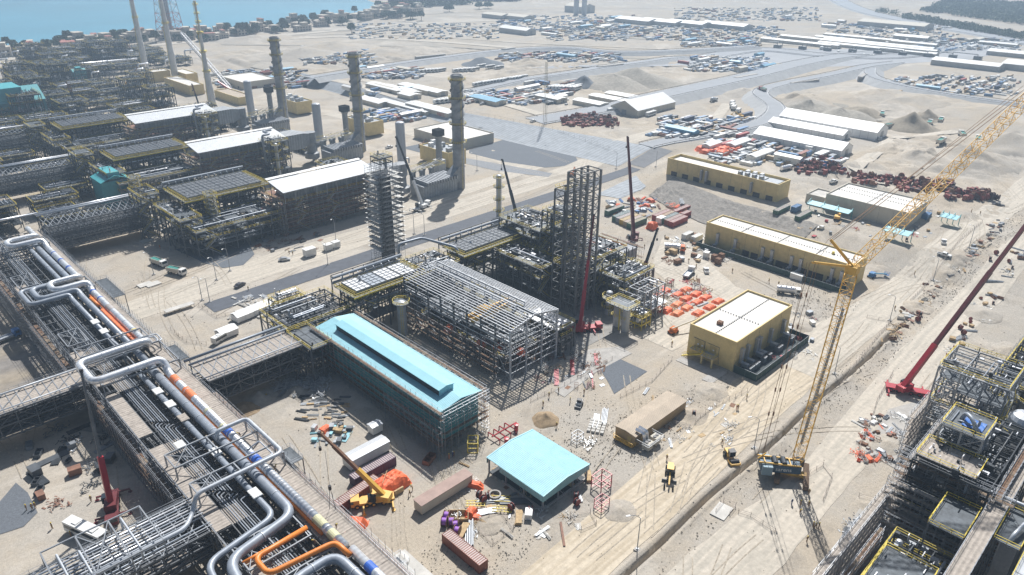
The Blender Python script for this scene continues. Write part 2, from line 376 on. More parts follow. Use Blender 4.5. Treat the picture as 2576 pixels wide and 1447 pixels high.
# gravel pads (dark)
drape('gravel_pad', wob(gp((440, 628), (513, 662), (560, 675), (612, 668), (640, 640), (620, 605), (576, 606), (520, 612)), .3, 4), gravel, .1)
drape('gravel_pad', gp((1180, 378), (1270, 350), (1360, 362), (1445, 388), (1453, 404), (1420, 418), (1370, 422), (1270, 408), (1180, 386)), gravel, .1)
drape('gravel_pad', gp((1510, 930), (1552, 900), (1628, 935), (1545, 992), (1530, 962)), gravel, .1)
drape('gravel_pad', gp((1170, 398), (1390, 436), (1380, 446), (1250, 430), (1170, 412)), mat('grey_gravel', (.25, .26, .275), .9, 0, .15, 1.), .1)
drape('gravel_pad', gp((1165, 312), (1265, 334), (1230, 338), (1160, 322)), gravel, .1)
drape('gravel_pad', gp((0, 1262), (40, 1215), (70, 1240), (95, 1290), (60, 1325), (0, 1345)), gravel, .1)
drape('gravel_pad', gp((1010, 372), (1070, 360), (1100, 372), (1060, 385)), gravel, .1)
# lined bank between the plant level and the upper yard
def bank(y0, y1, m, name, step=6, off=.12):
    v = []; y = y0
    while True:
        a, b = lerp(BANK, y)
        for k in range(13): x = a-1+(b-a+2)*k/12; v.append((x, y, hgt(x, y)+off))
        if y >= y1: break
        y = min(y+step, y1)
    n = len(v)//13
    me = bpy.data.meshes.new(name); me.from_pydata(v, [], [(j*13+i, j*13+i+1, j*13+i+14, j*13+i+13) for j in range(n-1) for i in range(12)]); me.update(); me.materials.append(m)
    o = bpy.data.objects.new(name, me); COL.objects.link(o); return tag(o, kind='structure')
bank(248, 640, slopec, 'lined_slope')
bank(120, 205, mat('gravelly_bank', (.27, .25, .225), .95, 0, .25, .9, bump=.12), 'gravel_slope', 2, .3)
drape('lined_slope', gp((1500, 490), (1600, 442), (1625, 470), (1560, 500)), slopec, .15)
# ---------------------------------------------------------------- embankment roads of the far interchange
def berm(name, pts, wdt, top, side=None, foot=5.1, sl=1.9):
    """raised road: deck, concrete side slopes, guard rails"""
    P = [Vector((p[0], p[1], 0)) for p in pts]
    Q = []
    for i in range(len(P)-1):                     # Catmull-Rom
        p0, p1, p2, p3 = P[max(i-1, 0)], P[i], P[i+1], P[min(i+2, len(P)-1)]
        n = max(2, int((p2-p1).length/9))
        for k in range(n):
            t = k/n; Q.append(.5*((2*p1)+(p2-p0)*t+(2*p0-5*p1+4*p2-p3)*t*t+(3*p1-p0-3*p2+p3)*t**3))
    Q.append(P[-1]); n = len(Q); deck = MB(); slo = MB(); rails = {1: MB(), -1: MB()}; line = MB()
    T = [top(i/(n-1)) if callable(top) else top for i in range(n)]
    prev = None
    for i, q in enumerate(Q):
        d = (Q[min(i+1, n-1)]-Q[max(i-1, 0)]).normalized(); s = Vector((-d.y, d.x, 0)); z = T[i]; hz = z-foot
        row = [q-s*(wdt/2+sl*hz), q-s*wdt/2, q+s*wdt/2, q+s*(wdt/2+sl*hz)]
        row = [Vector((row[0].x, row[0].y, foot-.3)), Vector((row[1].x, row[1].y, z)), Vector((row[2].x, row[2].y, z)), Vector((row[3].x, row[3].y, foot-.3))]
        if prev:
            deck.quad(prev[1], row[1], row[2], prev[2]); 
            if hz > .3: slo.quad(prev[0], row[0], row[1], prev[1]); slo.quad(prev[2], row[2], row[3], prev[3])
            for k, sg in ((1, 1), (2, -1)):
                o = Vector((0, 0, .75)); e = s*sg*.5; rail = rails[sg]
                rail.beam(prev[k]+o+e, row[k]+o+e, .12, .35, caps=False); rail.beam(row[k]+e, row[k]+e+o, .15)
                u = Vector((0, 0, .02)); line.quad(prev[k]+s*sg*1.1+u, row[k]+s*sg*1.1+u, row[k]+s*sg*1.3+u, prev[k]+s*sg*1.3+u)
        prev = row
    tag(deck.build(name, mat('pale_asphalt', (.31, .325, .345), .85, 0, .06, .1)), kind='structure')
    if slo.f: tag(slo.build('concrete_embankment', mat('embankment_lining', (.40, .405, .405), .85, 0, .1, .15)), kind='structure')
    tag(line.build('lane_marking', white), kind='structure')
    lb = LBL.pop(0)
    for sg, wd in ((1, 'near'), (-1, 'far')):
        tag(rails[sg].build('guard_rail', mat('guard_rail_steel', (.22, .21, .20), .6, .2, .1, .5)), label='low steel guard rail on the '+wd+' side of '+lb, cat='guard rail')
LBL = ['the wide upper embankment road', 'the curving road by the white tents', 'the road bending past the earthworks', 'the road behind the parked coaches', 'the road above the coach row', 'the distant dual highway', 'the road before the far cabins']
def q9(u, v, z): p = W(u, v, z); return (p.x, p.y)
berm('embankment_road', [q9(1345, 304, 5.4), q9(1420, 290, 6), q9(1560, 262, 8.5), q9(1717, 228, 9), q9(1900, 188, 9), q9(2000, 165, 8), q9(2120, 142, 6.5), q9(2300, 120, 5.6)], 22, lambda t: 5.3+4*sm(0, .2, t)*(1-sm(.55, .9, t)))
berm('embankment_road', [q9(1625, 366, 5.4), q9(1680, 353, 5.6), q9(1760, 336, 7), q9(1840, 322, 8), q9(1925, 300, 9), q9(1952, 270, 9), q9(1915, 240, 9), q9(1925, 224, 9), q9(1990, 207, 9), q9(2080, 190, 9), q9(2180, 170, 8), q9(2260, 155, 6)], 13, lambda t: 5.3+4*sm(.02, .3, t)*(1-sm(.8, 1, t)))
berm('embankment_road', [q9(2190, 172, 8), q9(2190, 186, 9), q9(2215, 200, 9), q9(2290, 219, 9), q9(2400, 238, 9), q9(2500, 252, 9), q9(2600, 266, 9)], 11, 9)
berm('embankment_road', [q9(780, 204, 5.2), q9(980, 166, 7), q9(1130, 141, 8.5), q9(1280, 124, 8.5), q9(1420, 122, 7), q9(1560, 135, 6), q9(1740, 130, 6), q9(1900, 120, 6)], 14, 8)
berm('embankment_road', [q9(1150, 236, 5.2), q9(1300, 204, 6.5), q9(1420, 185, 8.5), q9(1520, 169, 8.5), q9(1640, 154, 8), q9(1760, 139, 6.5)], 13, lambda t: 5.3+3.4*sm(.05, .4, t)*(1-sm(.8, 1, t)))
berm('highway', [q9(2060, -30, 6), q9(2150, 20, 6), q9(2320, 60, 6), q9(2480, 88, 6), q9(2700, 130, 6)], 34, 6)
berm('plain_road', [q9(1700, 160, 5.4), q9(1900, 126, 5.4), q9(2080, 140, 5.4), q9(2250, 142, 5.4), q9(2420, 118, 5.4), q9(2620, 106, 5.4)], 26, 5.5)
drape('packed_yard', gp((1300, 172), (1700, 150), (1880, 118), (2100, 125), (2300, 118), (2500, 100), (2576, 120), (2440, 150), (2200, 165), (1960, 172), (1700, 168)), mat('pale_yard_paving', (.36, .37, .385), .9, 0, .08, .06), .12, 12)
# culvert openings in the banks
def culvert(u, v, u2, v2, h, n, lab):
    a = W(u, v, 5.2); b = W(u2, v2, 5.2); d = (b-a); L = d.length; ang = atan2(d.y, d.x)
    t = thing('culvert', lab, 'culvert', a, ang); m = MB(); m.box(-3, -1.5, h, L+3, 2.5, h+1.2); m.box(-3, 1.2, 0, L+3, 2.4, h)
    for k in range(n+1): x = L*k/n; m.box(x-.35, -1, -1, x+.35, 1.2, h)
    m.build('concrete_portal', conc, t)
    k = MB(); k.box(.3, 1.05, .0, L-.3, 1.2, h-.05); k.build('dark_opening', black, t)
culvert(1855, 207, 1897, 199, 3.2, 6, 'culvert with many square openings under the upper embankment road')
culvert(1996, 221, 2050, 213, 3.2, 6, 'culvert with many square openings under the curving road near the earth mounds')
culvert(2165, 204, 2175, 198, 3.0, 2, 'short culvert where the two embankment roads split')
culvert(1510, 178, 1560, 172, 3., 7, 'culvert below the road by the grey gravel hill')
culvert(1053, 153, 1113, 147, 3., 9, 'long culvert below the far road behind the parked coaches')
culvert(1270, 132, 1290, 129, 2.6, 3, 'small distant culvert far beyond the coach park')

# tyre tracks pressed into the sand
def tracks(name, m, n, seed, wd, regs):
    q = random.Random(seed); k = MB()
    for _ in range(n):
        x0, y0, x1, y1, a0 = q.choice(regs); x, y = q.uniform(x0, x1), q.uniform(y0, y1); a = a0+q.gauss(0, .14); c = q.gauss(0, .012); P = []
        for i in range(q.randint(12, 34)):
            P.append((x, y, a)); x += 1.6*cos(a); y += 1.6*sin(a); a += c
        for s_ in (-.95, .95):
            for (xa, ya, aa), (xb, yb_, ab) in zip(P, P[1:]):
                v = [(X+(s_+e)*-sin(A), Y+(s_+e)*cos(A)) for X, Y, A, e in ((xa, ya, aa, -wd), (xb, yb_, ab, -wd), (xb, yb_, ab, wd), (xa, ya, aa, wd))]; k.quad(*[(X, Y, gh(X, Y)+bump(X, Y)+.11+.001*s_) for X, Y in v])
    o = k.build(name, m); tag(o, kind='structure')
REG = [(60, 62, 190, 80, 0), (60, 62, 190, 80, 0), (60, 38, 260, 56, 0), (60, 38, 260, 56, .1), (60, 85, 95, 130, 1.2), (95, 64, 130, 84, .5), (60, 190, 120, 330, 1.4), (60, 190, 120, 280, .3), (112, 100, 180, 128, .6), (60, 245, 300, 268, .05), (180, 100, 260, 130, 1.2), (220, 60, 330, 84, .02), (2, 135, 32, 190, 1.4), (300, 60, 420, 84, .0), (360, 90, 480, 300, 1.2), (280, 240, 330, 420, 1.5)]
tracks('tyre_tracks', mat('pressed_sand', (.42, .365, .29), .95, 0, .3, 1.2), 100, 5, .13, REG)
def path(uvs, wd, m, name='dirt_track'):
    k = MB(); P = [G(*q) for q in uvs]; pr = None
    for a, b in zip(P, P[1:]):
        d = b-a; n = max(1, int(d.length/12)); s_ = Vector((-d.y, d.x, 0)).normalized()*wd/2
        for i in range(n+1):
            c = a+d*(i/n); r = [(c.x+e*s_.x, c.y+e*s_.y, hgt(c.x+e*s_.x, c.y+e*s_.y)+.35) for e in (-1, 1)]
            if pr: k.quad(pr[0], r[0], r[1], pr[1])
            pr = r
    tag(k.build(name, m), kind='structure')
for uv, w_ in (([(0, 152), (330, 118), (700, 90), (1000, 62), (1300, 50)], 16), ([(560, 105), (860, 92), (1280, 120), (1700, 140), (2000, 165)], 12), ([(560, 96), (900, 84), (1300, 108), (1750, 128)], 5), ([(900, 200), (1020, 222), (1180, 236), (1400, 300)], 9), ([(640, 165), (900, 215), (1060, 262)], 9), ([(1000, 52), (1500, 90), (2060, 118)], 8), ([(1700, 10), (1900, 40), (2150, 60)], 8), ([(2220, 470), (2150, 420), (2250, 350), (2420, 330), (2576, 300)], 8), ([(1760, 400), (1830, 350), (1800, 300), (1830, 262)], 8), ([(2000, 20), (1400, 22), (1000, 40)], 6)): path(uv, w_, packed)
for uv, w_ in (([(560, 112), (1100, 118), (1700, 150)], 9), ([(700, 80), (1200, 66), (1640, 100)], 14), ([(2000, 250), (2200, 300), (2560, 330)], 10), ([(1960, 262), (2080, 262), (2300, 290), (2500, 305)], 7)): path(uv, w_, sandg, 'dark_sand_strip')
k = MB(); q = random.Random(44)
for _ in range(11000):
    cx, cy, rx, ry, a_ = q.choice(ROUGH[:9]) if q.random() < .6 else (230, 160, 200, 130, 0)
    x, y = cx+rx*q.uniform(-1, 1), cy+ry*q.uniform(-1, 1); s_ = q.uniform(.07, .32); z = hgt(x, y)-.03; k.add([(x-s_, y-s_*.7, z), (x+s_, y-s_*.5, z), (x+s_*.3, y+s_, z), (x, y, z+s_*1.1)], [(0, 1, 3), (1, 2, 3), (2, 0, 3)])
tag(k.build('loose_stones', sandg), 'loose stones and clods scattered over the worked sand', 'stones', kind='stuff')
# ================================================================ PLANT KITS
def rail_rect(m, x0, y0, x1, y1, z, gaps=(), st=2.2, r=.05, hgt=1.1, sides='nesw'):
    E = {'s': ((x0, y0), (x1, y0)), 'n': ((x0, y1), (x1, y1)), 'w': ((x0, y0), (x0, y1)), 'e': ((x1, y0), (x1, y1))}
    for k in sides:
        (ax, ay), (bx, by) = E[k]; L = hypot(bx-ax, by-ay); n = max(1, round(L/st))
        for h in (.5, hgt): m.rod((ax, ay, z+h), (bx, by, z+h), r)
        for i in range(n+1): t = i/n; m.rod((ax+(bx-ax)*t, ay+(by-ay)*t, z), (ax+(bx-ax)*t, ay+(by-ay)*t, z+hgt), r)
def stair(m, rl, x, y, z0, z1, dx, dy, wd=.9):
    """straight flight from (x,y,z0) along dx,dy up to z1"""
    L = hypot(dx, dy); ux, uy = dx/L, dy/L; px, py = -uy*wd/2, ux*wd/2; n = max(3, int((z1-z0)/.3))
    for s in (1, -1): m.beam((x+px*s, y+py*s, z0), (x+dx+px*s, y+dy+py*s, z1), .08, .25); rl.rod((x+px*s, y+py*s, z0+1), (x+dx+px*s, y+dy+py*s, z1+1), .06)
    for i in range(n+1): t = i/n; m.beam((x+dx*t-px, y+dy*t-py, z0+(z1-z0)*t), (x+dx*t+px, y+dy*t+py, z0+(z1-z0)*t), .28, .05)
def lin(a, b, n): return [a+(b-a)*i/n for i in range(n+1)]
def frame_unit(name, label, x0, x1, y0, y1, lv, nx, ny, cat='steel structure', z0=0., m=None, cw=.38, brace=.5, decks=(), rails=(), deckm=None, fill=0., pipes=0, railm=None, group=None, equip=0, joist=1.8, notop=False, railsides='nesw', colskip=None, stairs=0, clad=0, rowcols=False):
    m = m or steel; r = random.Random(hash_(label)); o = ((x0+x1)/2, (y0+y1)/2, z0); t = thing(name, label, cat, o, 0, group)
    X, Y = lin(x0, x1, nx), lin(y0, y1, ny); top = lv[-1]
    cme = None
    if rowcols:
        for y in Y:
            k = MB(o)
            for x in X: k.beam((x, y, z0), (x, y, top), cw)
            k.build('column_row', m, t)
    else:
        for i, x in enumerate(X):
            for j, y in enumerate(Y):
                if colskip and colskip(i, j): continue
                if cme is None: k = MB(o); k.beam((x, y, z0), (x, y, top), cw); a = k.build('column', m, t); cme = a; cx = (x, y)
                else: a = cme.copy(); COL.objects.link(a); a.parent = t; a.location = (x-cx[0], y-cx[1], 0)
    for li, z in enumerate(lv):
        k = MB(o)
        for y in Y: k.beam((x0, y, z), (x1, y, z), .22, .38, caps=False)
        for x in X: k.beam((x, y0, z-.01), (x, y1, z-.01), .22, .36, caps=False)
        if joist:
            n = int((x1-x0)/joist)
            for x in lin(x0, x1, n)[1:-1]: k.beam((x, y0, z+.03), (x, y1, z+.03), .12, .2, caps=False)
        k.build('floor_beams', m, t)
        if z in decks or (fill and not (notop and li == len(lv)-1) and r.random() < fill):
            k = MB(o)
            if z in decks: k.box(x0+.1, y0+.1, z+.2, x1-.1, y1-.1, z+.27)
            else:
                for i in range(nx):
                    for j in range(ny):
                        if r.random() < .62: k.box(X[i]+.1, Y[j]+.1, z+.2, X[i+1]-.1, Y[j+1]-.1, z+.27)
            if k.f: k.build('floor_deck', deckm or grate, t)
        if z in rails:
            k = MB(o); rail_rect(k, x0, y0, x1, y1, z+.25, r=.06, sides=railsides); k.build('handrail', railm or yel, t)
    if brace:
        k = MB(o); Z = [z0]+list(lv)
        for zi in range(len(Z)-1):
            for i in range(nx):
                for y in (y0, y1):
                    if r.random() < brace:
                        a, b = (X[i], X[i+1]) if r.random() < .5 else (X[i+1], X[i]); k.beam((a, y, Z[zi]), (b, y, Z[zi+1]), .16, caps=False)
            for j in range(ny):
                for x in (x0, x1):
                    if r.random() < brace:
                        a, b = (Y[j], Y[j+1]) if r.random() < .5 else (Y[j+1], Y[j]); k.beam((x, a, Z[zi]), (x, b, Z[zi+1]), .16, caps=False)
        if k.f: k.build('bracing', m, t)
    if stairs:
        k = MB(o); q = MB(o); Z = [z0]+list(lv)
        for s in range(stairs):
            xs_ = x0+(x1-x0)*(.15+.7*s/max(1, stairs)); 
            for zi in range(len(Z)-1):
                sgn = 1 if zi % 2 else -1; stair(k, q, xs_-3*sgn, y0-.7, Z[zi], Z[zi+1], 6*sgn*.8, 0)
        k.build('stair_flights', steel_l, t); q.build('stair_rail', yel, t)
    for i in range(pipes):
        k = MB(o); z = r.choice(lv)+r.uniform(.4, 1.2); rad = r.uniform(.1, .38); ax = r.random() < .7
        if ax: y = r.uniform(y0+.5, y1-.5); a = r.uniform(x0, x0+(x1-x0)*.4); b = r.uniform(x0+(x1-x0)*.6, x1); pts = [(a, y, z), (b, y, z)]
        else: x = r.uniform(x0+.5, x1-.5); a = r.uniform(y0, y0+(y1-y0)*.3); b = r.uniform(y0+(y1-y0)*.7, y1); pts = [(x, a, z), (x, b, z)]
        if r.random() < .6: e = pts[-1]; pts.append((e[0], e[1], max(.3, z-r.uniform(2, 8))))
        if r.random() < .4: e = pts[0]; pts.insert(0, (e[0], e[1], z+r.uniform(1, 3)))
        k.pipe(pts, rad, 8, .8); k.build('pipe', r.choice([greyp, silver_p, steel, greyp, steel_l]), t)
    if equip:
        for mm in (steel_l, silver_p, dark):
            k = MB(o)
            for _ in range(equip*7):
                z = r.choice(lv[-3:])+.3; x = r.uniform(x0+.6, x1-.6); y = r.uniform(y0+.6, y1-.6); a = r.uniform(.2, .8); h = r.uniform(.3, 1.9)
                if r.random() < .5: k.box(x-a/2, y-a/2, z, x+a/2, y+a*r.uniform(.3, 2), z+h*.6)
                else: k.beam((x, y, z), (x, y, z+h), .2); k.beam((x, y, z+h), (x+r.uniform(-2, 2), y, z+h), .18)
            k.build('valves_and_fittings', mm, t)
    for i in range(equip):
        z = r.choice(lv[:-1] or lv)+.3; x = r.uniform(x0+2, x1-2); y = r.uniform(y0+1.5, y1-1.5); k = MB(o)
        if r.random() < .5: L = r.uniform(2, 5); R = r.uniform(.5, 1.1); k.cyl((x-L/2, y, z+R+.3), (x+L/2, y, z+R+.3), R, n=12); k.box(x-L/3, y-.4, z, x-L/3+.3, y+.4, z+.4); k.box(x+L/3, y-.4, z, x+L/3+.3, y+.4, z+.4); k.build('horizontal_vessel', r.choice([greyl, silver_p, greyp]), t)
        else: R = r.uniform(.4, .9); H = r.uniform(1.5, 4); k.lathe((x, y, z), [(R, 0), (R, H), (R*.6, H+.4), (.1, H+.5)], 12); k.build('upright_vessel', r.choice([greyl, silver_p, greyp, white]), t)
    return t
def hash_(s):
    h = 5381
    for c in s: h = (h*33+ord(c)) & 0xffffffff
    return h
def scaffold(name, label, x0, y0, x1, y1, z1, z0=0., wd=1.2, lift=2., bay=2.4, boards=.8, boardm=None, group=None, rr=.045, lean=0, parent=None):
    """scaffold strip along the line (x0,y0)-(x1,y1), wd deep to the left of it"""
    r = random.Random(hash_(label)); L = hypot(x1-x0, y1-y0); u = Vector(((x1-x0)/L, (y1-y0)/L, 0)); p = Vector((-u.y, u.x, 0))*wd; A = Vector((x0, y0, 0)); n = max(1, round(L/bay)); nl = int((z1-z0)/lift)
    o = (x0, y0, z0); t = thing(name, label, 'scaffolding', o, 0, group); k = MB(o)
    for i in range(n+1):
        a = A+u*(L*i/n); tp = z1+r.uniform(.2, 1.6)
        for q in (a, a+p): k.rod((q.x, q.y, z0), (q.x, q.y, tp), rr)
    k.build('upright_tubes', tubem, t); k = MB(o)
    for l in range(nl+1):
        z = z0+l*lift+.1
        for q in (Vector(), p):
            for h in (0, 1.): a, b = A+q, A+q+u*L; k.rod((a.x, a.y, z+h), (b.x, b.y, z+h), rr*.9)
        for i in range(n+1): a = A+u*(L*i/n); b = a+p; k.rod((a.x, a.y, z), (b.x, b.y, z), rr*.9)
        for i in range(0, n, 3):
            if l < nl: a = A+u*(L*i/n); b = A+u*(L*min(i+2, n)/n); k.rod((a.x, a.y, z), (b.x, b.y, z+lift), rr)
    k.build('ledger_tubes', tubem, t)
    for l in range(1, nl+1):
        if r.random() < boards:
            k = MB(o); z = z0+l*lift+.18
            for i in range(n):
                if True: a = A+u*(L*(i+.02)/n)+p*.08; b = A+u*(L*(i+.98)/n)+p*.08; c = p*.84; k.add([(a.x, a.y, z), (b.x, b.y, z), ((b+c).x, (b+c).y, z), ((a+c).x, (a+c).y, z), (a.x, a.y, z+.06), (b.x, b.y, z+.06), ((b+c).x, (b+c).y, z+.06), ((a+c).x, (a+c).y, z+.06)], [(3, 2, 1, 0), (4, 5, 6, 7), (0, 1, 5, 4), (1, 2, 6, 5), (2, 3, 7, 6), (3, 0, 4, 7)])
            if k.f: k.build('walkway_boards', boardm or board, t)
    return t
def big_pipe(label, pts, r, m, bend=2.6, bands=(), n=18, group=None, flange=0, name='pipe'):
    o = Vector(pts[0]); k = MB(o); k.pipe(pts, r, n, bend); t = thing(name, label, 'pipe', o, 0, group); k.build('pipe_run', m, t, smooth=True)
    for p, q, bm_ in bands: k = MB(o); k.cyl(p, q, r+.05, n=18); k.build('wrapped_section', bm_, t, smooth=False)
    if flange:
        P = [Vector(p) for p in pts]; 
        for a, b in zip(P, P[1:]):
            L = (b-a).length; nn = int(L/flange)
            for i in range(1, nn): c = a+(b-a)*(i/nn); d = (b-a).normalized()*.09; k = MB(o); k.cyl(c-d, c+d, r+.09, n=16); k.build('joint_band', silver_p if m is silver else greyl, t)
    return t
# ================================================================ MAIN PIPE RACK (left)
def main_rack():
    X0, X1, Y0, Y1, ZT = 35., 56., 78., 330., 11.
    t = thing('pipe_rack', 'long main steel pipe rack with planked decks running up the left side', 'pipe rack', (45.5, 200, 0)); o = (45.5, 200, 0)
    ys_ = lin(Y0, Y1, 42)
    for i, y in enumerate(ys_):
        k = MB(o)
        for x in (35, 42, 49, 56): k.beam((x, y, 0), (x, y, ZT), .42)
        for z in (4.5, 7.8, ZT-.2): k.beam((35, y, z), (56, y, z), .25, .45)
        if i % 3 == 0: k.beam((35, y, 0), (42, y, 4.5), .18); k.beam((56, y, 0), (49, y, 4.5), .18)
        k.build('bent_frame', steel, t)
    for z in (4.6, 7.9, ZT):
        k = MB(o)
        for x in (35, 38.5, 42, 45.5, 49, 52.5, 56): k.beam((x, Y0, z), (x, Y1, z), .2, .36)
        k.build('longitudinal_beams', steel, t)
    k = MB(o)
    for i in range(0, 42, 2):
        y, y2 = ys_[i], ys_[i+1]
        for x in (34.98, 56.02): k.beam((x, y, 0), (x, y2, 4.6), .16); k.beam((x, y2, 4.6), (x, y, 7.9), .16); k.beam((x, y, 7.9), (x, y2, ZT), .16)
    k.build('bracing', steel, t)
    # top deck: plank sheets in patches, with a continuous walkway on the outer side
    r = random.Random(3)
    k = MB(o)
    for i in range(42):
        y, y2 = ys_[i]+.05, ys_[i+1]-.05
        if y < 215:
            if r.random() < .80: k.box(35.2, y, ZT+.2, 38.4, y2, ZT+.26)
            if r.random() < .45: k.box(38.6, y, ZT-.02, 41.9, y2, ZT+.04)
        elif r.random() < .3: k.box(35.2, y, ZT+.2, 38.4, y2, ZT+.26)
        k.box(49.2, y, ZT+.2, 50.6, y2, ZT+.26); k.box(52.4, y, ZT+.2, 55.9, y2, ZT+.26)
    k.build('plank_deck', plank, t)
    k = MB(o)
    for z, dz in ((4.9, 0), (8.2, 0)):
        for x in (36.3, 37.4, 39., 40.2, 43.2, 44.6, 46.5, 48, 50.4, 51.5, 53.6, 54.8): k.cyl((x+.2*dz, Y0, z+.25), (x, Y1, z+.25), r.uniform(.12, .34), n=8)
    k.build('lower_pipes', steel, t)
    for j in range(8):                           # the small pipes lying open on top
        x = 39.3+j*.5; k = MB(o); ya = Y0
        for yb in (132-j*.5, 166-j*.45, 210, 258, Y1):
            if yb > ya+4: k.pipe([(x, ya, ZT+.55), (x, yb-1.2-j*.32, ZT+.55), (x+.9+.1*j, yb-.8-j*.32, ZT+.55)] if yb < 200 else [(x, ya, ZT+.55), (x, yb, ZT+.55)], .11+.03*(j % 3), 6, .4)
            ya = yb+.5
        k.build('small_pipe', [steel, greyp, steel_l][j % 3], t)
    # raised steel frames carrying the cross pipes
    k = MB(o)
    for (ya, yb, xa, xb, zz) in ((141, 147, 36, 55, 14.5), (129.2, 133.5, 36, 55.5, 14.8), (186, 200, 35.5, 55, 14.4), (206, 212, 36, 54, 14), (216, 226, 35.5, 41, 13.4), (253, 263, 36, 54, 13.8), (305, 313, 40, 54, 13.8), (268, 280, 35.5, 41, 13.4), (105, 113, 35, 48, 12.4), (96, 99, 37, 50, 12.6)):
        for y in (ya, yb):
            for x in (xa, (xa+xb)/2, xb): k.beam((x, y, ZT), (x, y, zz), .3)
            k.beam((xa, y, zz-.1), (xb, y, zz-.1), .3, .4)
        for x in (xa, (xa+xb)/2, xb): k.beam((x, ya, zz-.1), (x, yb, zz-.1), .26, .36)
        k.beam((xa, ya, zz), (xa+5, yb, zz), .16); k.beam((xa+5, ya, zz), (xa, yb, zz), .16); k.beam((xb, ya, ZT), (xb, yb, zz), .16); k.build('raised_frame', steel_l, t); k = MB(o)
    k = MB(o); rail_rect(k, 34.8, Y0, 56.2, Y1, ZT+.2, st=2.4, r=.045, sides='ew')
    for yy in (134, 147, 186, 200, 228, 252, 264, 300, 314): k.rod((35, yy, ZT+1.2), (56, yy, ZT+1.2), .045); k.rod((35, yy, ZT+.8), (56, yy, ZT+.8), .04)
    k.build('tube_handrail', tubem, t)
    return t
main_rack()
scaffold('edge_scaffold', 'tube scaffold along the yard side of the long left pipe rack', 57.6, 84, 57.6, 170, 11, boards=.7)
scaffold('edge_scaffold', 'tube scaffold on the rack side facing the two dump trucks', 57.6, 190, 57.6, 322, 11, boards=.5)
scaffold('edge_scaffold', 'tube scaffold on the shaded side of the main rack above the red crane', 34.6, 136, 34.6, 194, 11, boards=.35, wd=1.6)
scaffold('edge_scaffold', 'tube scaffold on the shaded rack side beyond the lower left bridge', 34.6, 206, 34.6, 320, 11, boards=.4, wd=2.4)
# deck brackets at the right side of the rack
def side_deck(label, x0, y0, x1, y1, z=11.4):
    o = (x0, y0, z); t = thing('side_platform', label, 'platform', o); k = MB(o); k.box(x0, y0, z, x1, y1, z+.12); k.build('plank_floor', grate, t)
    k = MB(o)
    for x in (x0+.1, x1-.1):
        for y in (y0+.1, y1-.1): k.beam((x, y, 0), (x, y, z), .2)
    k.build('support_posts', steel, t); k = MB(o); rail_rect(k, x0, y0, x1, y1, z+.1, r=.045); k.build('tube_handrail', tubem, t)
side_deck('dark grated side platform on the rack next to the second pipe loop', 56.3, 244, 60.2, 262)
side_deck('planked side platform on the rack beside the truss bridge', 56.3, 190, 59, 200)
side_deck('side platform under the grey overhanging pipe loop', 56.4, 128, 59.4, 134)
# ---------------------------------------------------------------- the large pipes on the rack
ZP = 12.6
def yb(x, y0, y1, m, z=ZP): return ((x, y0, z), (x, y1, z), m)
big_pipe('shiny silver clad pipe with two orange red wraps rising into the nearest large loop', [(51, 97.5, ZP), (51, 183.5, ZP), (51, 186.3, 16.2), (33.6, 186.3, 16.2), (33.6, 199, 16.2), (52, 199, 16.2), (52.6, 202.5, ZP), (52.6, 252, ZP), (52.6, 254.5, 15), (42.6, 254.5, 15), (42.6, 261.5, 15), (52.2, 261.5, 15), (52.6, 264.5, ZP), (52.6, 303, ZP), (52.4, 306, 15), (41.6, 306, 15), (41.6, 312.6, 15), (52, 312.6, 15), (52.6, 316, ZP), (52.6, 330, ZP)], 1.0, silver, 2.4,
         [yb(51, 176.8, 180.6, salmon), yb(51, 167, 172.5, salmon), yb(51, 158.5, 159.4, cream), yb(51, 150, 150.8, cream), yb(51, 146.0, 149.4, bluewrap), yb(51, 132, 135.5, bluewrap), yb(51, 104.6, 108, cream), yb(51, 100.2, 102.6, cream),
          yb(52.6, 213.4, 213.9, yel), yb(52.6, 226, 226.7, greyl), yb(52.6, 232, 236, mat('brown_band', (.42, .38, .36), .6)), yb(52.6, 243, 243.6, bluewrap), yb(52.6, 276, 277, bluewrap), yb(52.6, 285, 286, bluewrap), yb(52.6, 294, 294.6, bluewrap), yb(52.6, 250, 251, bluewrap)], flange=6)
big_pipe('short silver clad pipe with a bright blue wrap at the bottom edge', [(51.6, 78, ZP), (51.6, 96, ZP)], .95, silver, 0, [yb(51.6, 88.2, 90.6, bluewrap), yb(51.6, 84.6, 85.2, cream)])
big_pipe('largest plain grey pipe along the rack that turns left at the bottom', [(48.4, 188, ZP), (48.4, 112.4, ZP), (33, 109.6, ZP), (31.8, 100, ZP), (31.8, 78, ZP)], 1.05, greyp, 3.4, flange=7)
big_pipe('thinner grey pipe with small white box covers beside the largest grey one', [(45.3, 188, ZP-.2), (45.3, 114.8, ZP-.2), (30, 112, ZP-.2), (28.8, 104, ZP-.2), (28.8, 78, ZP-.2)], .68, greyp, 2.6, flange=8)
big_pipe('big grey pipe bend at the very bottom beside the orange pipe', [(37, 78, ZP), (38.6, 96.9, ZP), (48.6, 97.0, ZP), (49.0, 78, ZP)], 1.0, greyp, 3.2, flange=5)
big_pipe('small grey stub pipe with white cladding at the bottom edge', [(45.6, 78, ZP-.3), (45.6, 92, ZP-.3)], .6, silver, 0)
big_pipe('grey pipe between the first and second loops nearest the orange pipe', [(48.9, 189, ZP), (48.9, 250, ZP), (48.7, 253, 14), (37.8, 253.2, 14), (37.6, 262.6, 14), (49, 262.6, 14), (50.0, 265, ZP), (50, 308.5, ZP)], .92, greyp, 2.2, flange=8)
